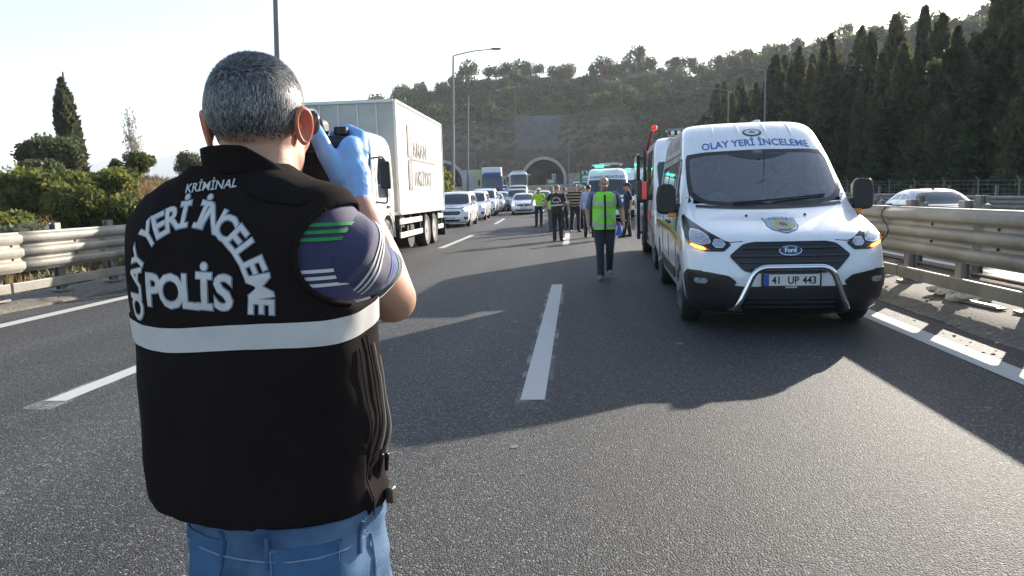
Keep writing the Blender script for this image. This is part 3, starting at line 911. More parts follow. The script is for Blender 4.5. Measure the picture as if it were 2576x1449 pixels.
street_lamp(-10.55, 59, 12.7, 3.2, 'street lamp with long arm over the road, beside the roadside tree')
street_lamp(-13.3, 85, 12.7, 3.2, 'street lamp standing just past the roadside tree, near the blue lorry')
street_lamp(-22.5, 128, 12.7, 3.2, 'street lamp on the verge left of the blue lorry')
street_lamp(-2.0, 175, 12, 3.2, 'thin street lamp in the median just right of the tunnel arch', 1)
street_lamp(18.6, 89, 12.2, 3.2, 'street lamp across the opposite carriageway, before the near cypresses', -1)
street_lamp(19.6, 76, 12.6, 3.2, 'street lamp across the opposite carriageway, nearest the cypress row', -1)
# masts on the ridge
for x, y, h_, lab in ((-39, 328, 13, 'thin aerial mast on the ridge beside the long lamp arm'), (17, 262, 12, 'thin pole on the slope right of the tunnel'), (-21.5, 258, 9, 'thin pole at the edge of the sprayed concrete slope')):
    t = thing('mast', lab, 'mast', (x, y, terrain(x, y)))
    b = MB(); b.tube([(0, 0, -.5), (0, 0, h_)], [.16, .10], 6); b.build('pole', GREYMET, t)
    b = MB(); b.box((0, 0, h_), (.35, .2, .5)); b.build('antenna', GREYMET, t)

# ---- road signs
SGREEN = mat('sign_green', (.01, .17, .10), .45); SBLUE = mat('sign_blue', (.03, .12, .38), .45); SWHITE = mat('sign_white', (.75, .75, .73), .5)
def sign(x, y, zc, w_, h_, panels, label):
    zb = terrain(x, y); t = thing('road_sign', label, 'road sign', (x, y, zb))
    for sx in (-.35, .35):
        b = MB(); b.cyl((sx*w_, .1, -.4), (sx*w_, .1, zc+h_/2-zb), .07, n=8); b.build('post', GALVD, t)
    for (px, pz, pw, ph, m_) in panels:
        b = MB(); b.box((px*w_, 0 if m_ is SGREEN or m_ is SBLUE else -.04, zc-zb+pz*h_), (pw*w_, .05, ph*h_)); b.build('panel', m_, t, False)
    return t
def glyph_rows(rows): return [(x, z, w_, h_, SWHITE) for x, z, w_, h_ in rows]
s = sign(-5.3, 150, 4.35, 2.0, 1.05, [(0, 0, 1, 1, SGREEN)]+glyph_rows([(-.02, .22, .7, .10), (.0, -.02, .55, .10), (-.05, -.25, .62, .10)]), 'green direction sign low in front of the tunnel mouth')
s = sign(-4.8, 152, 5.45, .9, 1.2, [(0, 0, 1, 1, SBLUE)]+glyph_rows([(0, .2, .8, .42)])+[(0, -.32, .7, .1, SWHITE)], 'blue sign with a white tunnel square, above the green sign')
b = MB(); a = [(.24*math.cos(k*math.pi/8), .24*math.sin(k*math.pi/8)) for k in range(9)]+[(-.24, -.2), (.24, -.2)]
b.prism(a, -.07, -.09); o = b.build('tunnel_symbol', SBLUE, s, False, fixn=True); o.location = (0, 0, 5.45-terrain(-4.8, 152)+.22)
s = sign(1.7, 105, 4.0, 2.3, 2.1, [(0, 0, 1, 1, SGREEN)]+glyph_rows([(-.18, .30, .36, .22), (.05, .0, .75, .16)])+[(.0, -.16, .8, .05, SWHITE), (-.1, -.33, .5, .08, SWHITE), (.25, .3, .2, .12, SWHITE)], 'tall green tunnel sign beside the municipal minibus')
b = MB(); b.prism([(.2*math.cos(k*math.pi/8), .2*math.sin(k*math.pi/8)) for k in range(9)]+[(-.2, -.2), (.2, -.2)], -.07, -.09); o = b.build('tunnel_symbol', BLACKS, s, False, fixn=True); o.location = (-.42, 0, 4.0-terrain(1.7, 105)+.63)
# low posts of the fence in front of the tunnel
t = thing('low_fence', 'low white post fence on the dry verge before the tunnel mouth', 'fence', (0, 0, 0)); pf = None
for k in range(26):
    x = -11.0+.75*k; y = 165-.02*k
    if pf is None: b = MB(); b.box((0, 0, .5), (.12, .12, 1.1)); pf = o = b.build('post', SWHITE, t, False)
    else: o = pf.copy(); link(o, t)
    o.location = (x, y, road_z(y)+.0)
b = MB(); b.bar((-11.0, 165.1, road_z(165)+.85), (8, 164.6, road_z(165)+.85), .05, .12); b.build('rail', SWHITE, t, False)
# ================================================================ VEGETATION
def diamonds(C, A, B, L, Wd):
    """leaf blades: centres C, long axes A, side axes B"""
    n = len(C); V = np.empty((n, 4, 3))
    V[:, 0] = C-A*L[:, None]/2; V[:, 1] = C+B*Wd[:, None]/2; V[:, 2] = C+A*L[:, None]/2; V[:, 3] = C-B*Wd[:, None]/2
    return V.reshape(-1, 3), np.arange(n*4).reshape(-1, 4)
def quick_mesh(name, V, F, m):
    me = bpy.data.meshes.new(name); nf = len(F)
    me.vertices.add(len(V)); me.vertices.foreach_set('co', V.astype(np.float32).ravel())
    me.loops.add(nf*4); me.loops.foreach_set('vertex_index', F.astype(np.int32).ravel())
    me.polygons.add(nf); me.polygons.foreach_set('loop_start', np.arange(0, nf*4, 4, dtype=np.int32))
    me.update(calc_edges=True); me.materials.append(m); return me
def runit(rs, n):
    v = rs.normal(size=(n, 3)); return v/np.linalg.norm(v, axis=1)[:, None]
def crown(name, lobes, n, size, m, seed, shell=2.2, flat=.0, upb=.0):
    rs = np.random.RandomState(seed); lobes = np.array(lobes, float)
    vol = lobes[:, 3]*lobes[:, 4]*lobes[:, 5]; k = rs.choice(len(lobes), n, p=vol**.75/np.sum(vol**.75))
    # leaves gather in sprays
    sp = rs.randint(0, 60, n); d0 = runit(rs, 60*len(lobes)).reshape(len(lobes), 60, 3); dd = d0[k, sp]+.45*rs.normal(size=(n, 3))
    dd /= np.linalg.norm(dd, axis=1)[:, None]
    rr = (rs.rand(len(lobes), 60)**(1/shell))[k, sp]*(1+.10*rs.normal(size=n))
    rr = np.clip(rr, .1, 1.16)
    C = lobes[k, :3]+dd*rr[:, None]*lobes[k, 3:6]
    A = runit(rs, n); A[:, 2] += upb; A += dd*.5; A /= np.linalg.norm(A, axis=1)[:, None]
    B = np.cross(A, runit(rs, n)); B /= np.linalg.norm(B, axis=1)[:, None]
    s = size*(.6+.8*rs.rand(n))
    return quick_mesh(name, *diamonds(C, A, B, s*1.5, s*.8), m)
def cypress_crown(name, h_, rmax, n, m, seed, tips=1, ragged=.25):
    rs = np.random.RandomState(seed); C = []
    tipx = [(0, 0, 1.)]+[(rs.uniform(-.5, .5)*rmax, rs.uniform(-.5, .5)*rmax, rs.uniform(.78, .95)) for _ in range(tips-1)]
    t = rs.rand(n)**.85; which = rs.randint(0, len(tipx), n); T = np.array(tipx)[which]
    hh = .04+t*.96
    prof = rmax*np.minimum(1, (hh/.12)**.6)*np.clip(1-hh, 0, 1)**.72*1.35
    prof = np.minimum(prof, rmax)
    ang = rs.rand(n)*2*np.pi
    lump = 1+ragged*np.sin(ang*3+hh*17+seed)*np.sin(hh*29+ang*2)+ragged*.5*np.sin(hh*61+ang*5)
    r_ = prof*lump*(.45+.55*rs.rand(n)**.5)
    blend = np.clip((hh-.45)/.5, 0, 1)
    C = np.stack([r_*np.cos(ang)+T[:, 0]*blend, r_*np.sin(ang)+T[:, 1]*blend, hh*h_*T[:, 2]], 1)
    A = np.stack([np.cos(ang)*.55, np.sin(ang)*.55, np.ones(n)], 1)+.45*rs.normal(size=(n, 3)); A /= np.linalg.norm(A, axis=1)[:, None]
    B = np.cross(A, runit(rs, n)); B /= np.linalg.norm(B, axis=1)[:, None]
    s = .26*(.6+.9*rs.rand(n))
    return quick_mesh(name, *diamonds(C, A, B, s*2.0, s*.75), m)
BARK = mat('bark', (.10, .08, .06), .95, base2=(.20, .165, .13), vscale=9, bump=1., bscale=30)
def trunk_mesh(h_, r_, limbs, seed, lean=.0):
    rr = random.Random(seed); b = MB()
    pts = [(lean*h_*(k/5)**1.5+.04*h_*rr.uniform(-.3, .3)*(k > 0), .03*h_*rr.uniform(-.3, .3)*(k > 0), h_*k/5-(.3 if k == 0 else 0)) for k in range(6)]
    b.tube(pts, [r_*(1.25-.95*k/5) for k in range(6)], 8)
    for k in range(limbs):
        i = rr.randint(1, 4); p = Vector(pts[i]); a = rr.uniform(0, 6.28); L = h_*rr.uniform(.25, .5)
        q = p+Vector((math.cos(a)*L*.8, math.sin(a)*L*.8, L*.7)); mid = (p+q)/2+Vector((0, 0, -.06*L))
        b.tube([p, mid, q], [r_*.5, r_*.33, r_*.12], 5)
    o = b.build('trunk_src', BARK); me = o.data; bpy.data.objects.remove(o); return me
def tree(name, label, cat, loc, crown_me, trunk_me, s=1., sz=None, rz=0., group=None, tilt=(0, 0)):
    t = thing(name, label, cat, loc, rz, group); t.scale = (s, s, sz or s); t.rotation_euler = (tilt[0], tilt[1], rz)
    link(bpy.data.objects.new('trunk', trunk_me), t); link(bpy.data.objects.new('crown', crown_me), t)
    return t
L_CYP = leafmat('cypress_leaf', (.050, .064, .038), (.15, .15, .07), .5)
L_HILL = leafmat('scrub_oak_leaf', (.036, .068, .025), (.170, .190, .048), .4)
L_BROWN = leafmat('browned_leaf', (.070, .055, .034), (.17, .12, .055), .3)
L_PINE = leafmat('pine_leaf', (.036, .058, .027), (.115, .13, .052), .45)
L_OLIVE = leafmat('olive_leaf', (.09, .10, .062), (.20, .205, .12), .4)
L_BUSH = leafmat('bush_leaf', (.052, .082, .021), (.23, .235, .052), .55)
L_DRY = leafmat('dry_twig', (.30, .26, .20), (.42, .38, .32), .3)
# -- tall cypress row on the right
CY = [cypress_crown('cypress_crown', 13.5, 1.75, 10000, L_CYP, 1, 2, .3), cypress_crown('cypress_crown', 13.5, 1.5, 9000, L_CYP, 2, 3, .35),
      cypress_crown('cypress_crown', 13.5, 1.95, 11000, L_CYP, 3, 2, .32), cypress_crown('cypress_crown', 13.5, 1.15, 7500, L_CYP, 4, 1, .45)]
CT = [trunk_mesh(11.5, .2, 0, 5), trunk_mesh(11.5, .22, 0, 6)]
rc = random.Random(11)
ROWLAB = 'dark ragged cypress in the dense row behind the wire fence'
pos = []
for row, (x0, y0, y1, st, hs) in enumerate(((26.5, 33, 118, 2.5, .95), (29.8, 38, 126, 3.1, 1.0), (33.5, 44, 134, 3.9, 1.04))):
    y = y0
    while y < y1:
        pos.append((x0+rc.uniform(-.9, .9)+road_x2(y), y+rc.uniform(-.7, .7), hs*rc.choice([.7, .8, .86, .92, 1.0, 1.08, 1.16]), row)); y += st*rc.uniform(.7, 1.3)
pos = [q for q in pos if q[0]/q[1] < .645]
for i, (x, y, s, row) in enumerate(pos):
    s *= 1.0+.10*sstep(60, 100, y)
    if y < 62: s = min(s, (x-5.2)/1.67/13.5)
    px = x/y
    lab = ROWLAB
    tree('cypress_tree', lab, 'tree', (x, y, terrain(x, y)-.1), CY[rc.randrange(4)], CT[i % 2], s*rc.uniform(.95, 1.15), s, rc.uniform(0, 6), 'cypress row behind the fence', (rc.uniform(-.03, .03), rc.uniform(-.03, .03)))
for (x, y, s) in ((28.0, 46.5, .98), (28.2, 44.2, 1.02), (30.6, 48.3, 1.09)):
    tree('cypress_tree', 'tallest cypress of the dense row, rising above its neighbours', 'tree', (x, y, terrain(x, y)-.1), CY[2], CT[0], s*1.2, s, x, 'tallest cypresses of the row')
tree('cypress_tree', 'very tall cypress standing behind the row at its near end', 'tree', (33.0, 57.4, terrain(33.0, 57.4)-.1), CY[2], CT[0], 1.5, 1.38, 2.)
# -- broader, looser conifers mixed into the row
CC = [crown('conifer_crown', [(.25*math.sin(k*2.1+q), .25*math.cos(k*1.7+q), 2.2+1.15*k, max(.5, 1.75-.17*k)*(1+.2*math.sin(k*3+q)), max(.5, 1.75-.17*k), .85) for k in range(9)], 5200, .30, [L_PINE, L_CYP, L_PINE][q], 60+q, 1.5, upb=.5) for q in range(3)]
rd = random.Random(21)
for i in range(34):
    y = 40+88*(i+rd.random())/34; x = rd.choice([25.2, 27.5, 30.5])+rd.uniform(-1, 1)+road_x2(y)
    if x/y > .64: continue
    h_ = rd.uniform(.62, 1.02)
    if y < 62: h_ = min(h_, (x-5.2)/1.67/12.6)
    tree('conifer_tree', 'loose irregular conifer with ragged branches among the cypress row', 'tree', (x, y, terrain(x, y)-.1), CC[i % 3], CT[0], h_*rd.uniform(.95, 1.3), h_, rd.uniform(0, 6), 'loose conifers in the cypress row', (rd.uniform(-.05, .05), rd.uniform(-.05, .05)))
# -- cypresses on the hill slope
for (x, y, h_, lab) in ((53, 250, 15, 'tall lone cypress on the slope above the municipal minibus'), (27, 268, 11, 'slim cypress on the slope, smaller one nearest the tunnel'),
                        (62, 262, 11, 'small cypress on the ridge beside the tall lone one'), (-33.5, 252, 6.5, 'little dark cypress on the bare cut left of the sprayed concrete'), (-29.5, 250, 7, 'little dark cypress nearest the sprayed concrete')):
    tree('cypress_tree', lab, 'tree', (x, y, terrain(x, y)-.3), CY[3], CT[0], h_/13.5*1.35, h_/13.5, x)
# -- trees and scrub over the hill
def blobs(seed, n, w_, h_, z0=.35):
    rr = random.Random(seed); out = []
    for k in range(n):
        a = rr.uniform(0, 6.28); d = rr.uniform(.2, .62)*w_
        out.append((d*math.cos(a), d*math.sin(a), h_*rr.uniform(z0, .8), w_*rr.uniform(.32, .55), w_*rr.uniform(.32, .55), h_*rr.uniform(.2, .34)))
    return out
HC = [crown('oak_crown', blobs(k, 6, 2.6, 4.6), 900, .34, L_HILL, 20+k) for k in range(4)]
HC += [crown('pine_crown', blobs(k+9, 5, 2.3, 5.2, .55), 800, .30, L_PINE, 30+k, upb=.4) for k in range(2)]
HC += [crown('olive_crown', blobs(k+19, 5, 2.4, 4.2), 850, .32, L_OLIVE, 40+k) for k in range(2)]
HC += [crown('brown_crown', blobs(29, 6, 2.4, 4.4), 850, .32, L_BROWN, 46)]
HT = [trunk_mesh(3.2, .16, 3, 50+k) for k in range(3)]
NAM = ['oak_tree']*4+['pine_tree']*2+['olive_tree']*2+['browned_tree']
LAB = {'oak_tree': 'bushy green scrub oak growing on the tunnel hill', 'pine_tree': 'dark pine growing on the tunnel hill', 'olive_tree': 'grey green olive tree growing on the tunnel hill', 'browned_tree': 'brownish half-dry tree among the green ones on the tunnel hill'}
rh = random.Random(5); placed = []; tries = 0; scrub = []
def visible(x, y): return -.30*y < x+.02*y and x < .62*y
while len(placed) < 285 and tries < 9000:
    tries += 1
    y = rh.uniform(120, 345); x = rh.uniform(-115, 175)
    fy, ry = foot_y(x), ridge_y(x)
    t = (y-fy)/(ry-fy)
    if t < .05 or t > 1.12 or not visible(x, y): continue
    if abs(x+24) < 46 and y < 262: continue
    if -26 < x < 4 and y < 262: continue
    dens = noise.noise(Vector((x*.022, y*.022, 3.3)))
    if dens < -.42 and t < .9: continue
    # taller rim of the skyline
    s = rh.uniform(1.15, 2.2)*(1.1 if t > .85 else 1)
    if any((x-a)**2+(y-b_)**2 < (1.9*s)**2 for a, b_, _ in placed): continue
    placed.append((x, y, s))
for i, (x, y, s) in enumerate(placed):
    k = rh.choice([0, 1, 2, 3, 0, 1, 2, 3, 4, 5, 6, 7, 8]); nm = NAM[k]
    tree(nm, LAB[nm], 'tree', (x, y, terrain(x, y)-.4*s), HC[k], HT[i % 3], s*rh.uniform(.9, 1.25), s*rh.uniform(.85, 1.25), rh.uniform(0, 6), 'trees over the tunnel hill')
# low scrub too dense to count
def scrub_mesh(n, seed, m, fn, per=70, size=.34):
    rs = np.random.RandomState(seed); rr = random.Random(seed); Cs = []; cnt = 0; tr = 0
    while cnt < n and tr < n*30:
        tr += 1; q = fn(rr)
        if q is None: continue
        x, y, s = q; z = terrain(x, y)
        d = runit(rs, per); d[:, 2] = np.abs(d[:, 2])*.85
        r_ = rs.rand(per)**.4
        Cs.append(np.array([x, y, z])+d*r_[:, None]*s*np.array([1, 1, .9])); cnt += 1
    C = np.concatenate(Cs); A = runit(rs, len(C)); B = np.cross(A, runit(rs, len(C))); B /= np.linalg.norm(B, axis=1)[:, None]
    s = size*(.6+.8*rs.rand(len(C)))
    return quick_mesh('hillside_scrub', *diamonds(C, A, B, s*1.5, s), m)
def hill_pick(lo):
    def f_(rr):
        y = rr.uniform(120, 350); x = rr.uniform(-120, 180); fy, ry = foot_y(x), ridge_y(x); t = (y-fy)/(ry-fy)
        if t < .06 or t > 1.1 or not visible(x, y): return None
        if abs(x+24) < 44 and y < 257 and rr.random() > .40: return None
        if -21 < x < 0 and y < 258: return None
        if noise.noise(Vector((x*.03, y*.03, 8.1))) < lo and rr.random() > .22: return None
        return x, y, rr.uniform(.9, 2.8)
    return f_
tag(link(bpy.data.objects.new('hillside_scrub', scrub_mesh(5200, 3, L_HILL, hill_pick(-.35), 64, .42))), 'low green scrub covering the hill over the tunnel', 'scrub', kind='stuff')
tag(link(bpy.data.objects.new('hillside_scrub', scrub_mesh(1100, 8, L_OLIVE, hill_pick(-.05), 60, .4))), 'pale grey green scrub in patches over the tunnel hill', 'scrub', kind='stuff')
# -- left mound
def bush(name, label, x, y, w_, h_, m, seed, n=4200, leaf=.15, group=None, th=.5, cat='bush', z0=.3):
    c = crown(name+'_crown', blobs(seed, 8, w_, h_, z0), n, leaf, m, seed, 2.6)
    return tree(name, label, cat, (x, y, terrain(x, y)-.15), c, trunk_mesh(h_*th, .03*h_, 6, seed), 1, 1, 0, group)
bush('leafy_bush', 'large bright green bush rising over the left guard rail', -19.0, 26.0, 2.0, 2.6, L_BUSH, 101, 9000, .17)
bush('leafy_bush', 'wide dark bush in front of the stone pine', -23.5, 29.0, 2.1, 2.6, L_BUSH, 102, 9000, .17)
bush('leafy_bush', 'green bush on the mound below the tall lone cypress', -24.0, 33.5, 2.0, 1.7, L_BUSH, 103, 8000, .17)
bush('leafy_bush', 'low dark bush behind the left guard rail, right of the big bush', -16.2, 25.5, 1.4, 1.8, L_BUSH, 104, 6000, .15)
bush('olive_bush', 'pale grey green bush just behind the left guard rail', -17.6, 20.8, 1.2, 1.9, L_OLIVE, 105, 5000, .14)
bush('olive_bush', 'grey green bush under the left rail by its post', -12.6, 16.6, 1.4, 1.4, L_OLIVE, 106, 4000, .11)
bush('olive_bush', 'low olive bush between the left rail posts', -11.6, 13.4, .9, 1.0, L_OLIVE, 107, 3500, .09)
bush('leafy_bush', 'yellow green low bush at the foot of the mound', -14.0, 21.5, 1.1, 1.1, L_BUSH, 108, 4200, .12)
bush('leafy_bush', 'dark bush left of the pale grey green bush', -20.5, 22.5, 1.7, 1.9, L_BUSH, 109, 7000, .16)
bush('leafy_tree', 'small round green tree on the dry mound', -24.7, 38.0, 1.15, 2.1, L_BUSH, 110, 3600, .12, cat='tree', z0=.5, th=.7)
bush('leafy_tree', 'feathery tree at the end of the mound, beside the photographer shoulder', -24.2, 42.0, 1.3, 2.1, L_OLIVE, 111, 3000, .11, cat='tree', z0=.5, th=.7)
bush('leafy_bush', 'small green bush on the dry slope under the feathery tree', -19.5, 35.0, 0.8, 1.1, L_BUSH, 112, 3600, .12)
bush('leafy_bush', 'thin upright bush beside the small round tree', -21.4, 36.0, 0.4, 1.4, L_BUSH, 113, 2600, .12)
bush('leafy_tree', 'slim small tree on the mound top', -27.5, 40.0, 0.5, 1.6, L_PINE, 114, 1800, .13, cat='tree', z0=.55, th=.75)
bush('stone_pine', 'umbrella shaped stone pine left of the tall lone cypress', -34.5, 44.0, 2.0, 4.3, L_PINE, 115, 12000, .19, cat='tree', z0=.62, th=.75)
bush('leafy_bush', 'dark bush under the stone pine', -30.0, 38.0, 2.0, 2.0, L_PINE, 116, 7000, .17)
c = cypress_crown('cypress_crown', 10.9, 1.0, 9000, L_CYP, 77, 3, .34)
tree('cypress_tree', 'tall lone dark cypress on the left mound', 'tree', (-40.6, 53.5, terrain(-40.6, 53.5)-.2), c, CT[0], 1.15, 1., 1.)
# bare poplar
b = MB(); rp_ = random.Random(4)
for k in range(34):
    z0 = rp_.uniform(1.5, 8.5); a = rp_.uniform(0, 6.28); L = rp_.uniform(1.5, 3.2)
    b.tube([(0, 0, z0), (.3*math.cos(a)*L*.6, .3*math.sin(a)*L*.6, z0+L*.5), (.42*math.cos(a)*L, .42*math.sin(a)*L, z0+L)], [.05, .03, .012], 4)
t = thing('poplar_tree', 'pale bare poplar with upright twigs behind the mound', 'tree', (-46.2, 70, terrain(-46.2, 70)+.3))
b2 = MB(); b2.tube([(0, 0, -.3), (.05, 0, 5), (0, 0, 11.2)], [.16, .10, .02], 6); b2.build('trunk', mat('pale_bark', (.42, .38, .32), .9, var=.15), t)
b.build('bare_crown', MATS['pale_bark'], t)
link(bpy.data.objects.new('crown', crown('poplar_crown', [(0, 0, 4.2, .9, .9, 2.2), (.2, .1, 7.0, 1.15, 1.15, 2.6), (0, 0, 9.6, .75, .75, 1.8)], 2600, .13, L_DRY, 9, 1.6, upb=1.)), t)
# roadside tree past the lorry
bush('roadside_tree', 'dense glossy green tree on the verge just past the white lorry', -11.9, 58, 1.9, 6.0, L_BUSH, 120, 9000, .17, cat='tree', z0=.18, th=.6)
bush('roadside_tree', 'lower green bush behind the dense roadside tree', -13.2, 63, 1.7, 4.6, L_BUSH, 121, 6000, .17, cat='tree', z0=.2, th=.6)
# dry grass on the mound and by the left rail
def grass(n, pick, seed, m, hgt):
    rs = np.random.RandomState(seed); P_ = []
    while len(P_) < n:
        q = pick(rs)
        if q is not None: P_.append((q[0], q[1], terrain(q[0], q[1])))
    P_ = np.array(P_); a = rs.rand(n)*6.28; h_ = hgt*(.5+rs.rand(n))
    A = np.stack([np.cos(a)*.35, np.sin(a)*.35, np.ones(n)], 1)+.25*rs.normal(size=(n, 3)); A /= np.linalg.norm(A, axis=1)[:, None]
    B = np.stack([-np.sin(a), np.cos(a), np.zeros(n)], 1)
    return quick_mesh('dry_grass', *diamonds(P_+A*h_[:, None]*.4, A, B, h_, np.full(n, .03)+.02*rs.rand(n)), m)
L_GRASS = leafmat('dry_grass_blade', (.28, .19, .085), (.42, .31, .15), .35)
def pick_mound(rs):
    x = rs.uniform(-32, -10.5); y = rs.uniform(10, 48)
    return (x, y) if (-.9*y < x < -.42*y+1) else None
tag(link(bpy.data.objects.new('dry_grass', grass(24000, pick_mound, 2, L_GRASS, .42))), 'dry straw coloured grass on the mound behind the left rail', 'grass', kind='stuff')
def pick_tun(rs):
    x = rs.uniform(-20, 8); y = rs.uniform(70, 225)
    return (x, y) if x-road_x(y) > 5.6 and x-road_x2(y) < 6 else None
tag(link(bpy.data.objects.new('dry_grass', grass(9000, pick_tun, 6, L_GRASS, .5))), 'dry yellow grass on the verge before the tunnel', 'grass', kind='stuff')
# ================================================================ VEHICLES
def wheel(parent, x, y, r_, wd, sd, rim=ALLOY, spokes=5, n=26):
    """sd: +1 outer face towards +X"""
    b = MB(); h_ = wd/2
    b.lathe([(r_*.62, -h_*.9*sd), (r_*.9, -h_*sd), (r_*.985, -h_*.75*sd), (r_, -h_*.3*sd), (r_, h_*.3*sd), (r_*.985, h_*.75*sd), (r_*.9, h_*sd), (r_*.66, h_*.92*sd), (r_*.62, h_*.6*sd)], n)
    o = b.build('wheel', RUBBER, parent, True, 50, fixn=True); o.location = (x, y, r_)
    b = MB(); b.lathe([(r_*.64, h_*.84*sd), (r_*.60, h_*.70*sd), (r_*.55, h_*.45*sd), (r_*.15, h_*.40*sd)], n); b.build('rim_barrel', BLACKS if spokes else rim, o, True, 40, fixn=True)
    b = MB()
    for k in range(spokes):
        a = 2*math.pi*k/spokes+.3
        b.bar((h_*.78*sd, 0, 0), (h_*.66*sd, r_*.60*math.cos(a), r_*.60*math.sin(a)), .15*r_*2 if spokes < 6 else .1*r_*2, .03)
    b.lathe([(r_*.17, h_*.55*sd), (r_*.15, h_*.92*sd), (r_*.05, h_*.96*sd)], 12)
    b.lathe([(r_*.645, h_*.70*sd), (r_*.645, h_*.90*sd), (r_*.59, h_*.90*sd), (r_*.59, h_*.70*sd)], n)
    b.build('rim', rim, o, True, 40)
    return o
def plate(parent, txt, w_, loc, rot=0., tr=True):
    b = MB(); b.box((0, 0, 0), (w_, .012, w_*.215)); p_ = b.build('number_plate', mat('plate_white', (.72, .72, .70), .4), parent, False, bevel=.004); p_.location = loc; p_.rotation_euler = (rot, 0, 0)
    h_ = w_*.215
    def flat(name, s, size, cx_, m_, bold=0, width=1.):
        vs_, fs, (W_, H_) = text2d(s, size, bold, 1., 0, width)
        return wrap(name, vs_, fs, lambda u, v, k: (cx_+u, -.0075, v-size*.36), m_, p_, 5, 0, False)
    if tr:
        b = MB(); b.box((-w_/2+w_*.045, -.0068, 0), (w_*.09, .002, h_*.98)); b.build('country_band', mat('plate_blue', (.02, .10, .50), .4), p_, False)
        flat('country_letters', 'TR', h_*.30, -w_*.455, mat('plate_band_letters', (.5, .6, .85), .5))
    parts = txt.split(' '); xs = [-.29, .03, .31] if len(parts) == 3 else [0]
    for q, s in zip(xs, parts): flat('plate_characters', s, h_*.90, w_*q, BLACKS, .0022*h_/.1, .86)
    return p_
def disc(n=28, rx=1., rz=1., cx_=0., cz=0.): return [(cx_+rx*math.cos(2*math.pi*k/n), cz+rz*math.sin(2*math.pi*k/n)) for k in range(n)]
def tube_part(name, pts, r_, m_, parent, n=10):
    b = MB(); b.tube(pts, r_, n); return b.build(name, m_, parent)
def smooth_path(pts, n=6, r_=.1):
    out = [Vector(pts[0])]
    for i in range(1, len(pts)-1):
        p = Vector(pts[i]); a = (Vector(pts[i-1])-p); c = (Vector(pts[i+1])-p); ra = min(r_, a.length*.5); rc_ = min(r_, c.length*.5)
        s = p+a.normalized()*ra; e = p+c.normalized()*rc_
        for k in range(n+1): t = k/n; out.append(s*(1-t)**2+p*2*t*(1-t)+e*t*t)
    out.append(Vector(pts[-1])); return out
def mirror_pts(pts): return [(-a, b_) for a, b_ in pts][::-1]
def door_mirror(parent, body, y, z, sd, size, m_, reach=.25, tall=1.):
    p = body.S(y, z, sd)
    b = MB(); b.bar(p+Vector((-.02*sd, 0, 0)), p+Vector((sd*reach*.6, -.02, size*.15)), size*.35, size*.3)
    a = b.build('door_mirror', m_, parent)
    b = MB(); b.ell((p.x+sd*(reach*.55+size*.35), p.y-.02, p.z+size*.35*tall), (size*.5, size*.38, size*.55*tall), None, 16, 10); b.build('mirror_housing', m_, a)
    b = MB(); b.box((p.x+sd*(reach*.55+size*.35), p.y+size*.31, p.z+size*.35*tall), (size*.72, .012, size*.8*tall)); b.build('mirror_glass', GLASSD, a, False)
    return a

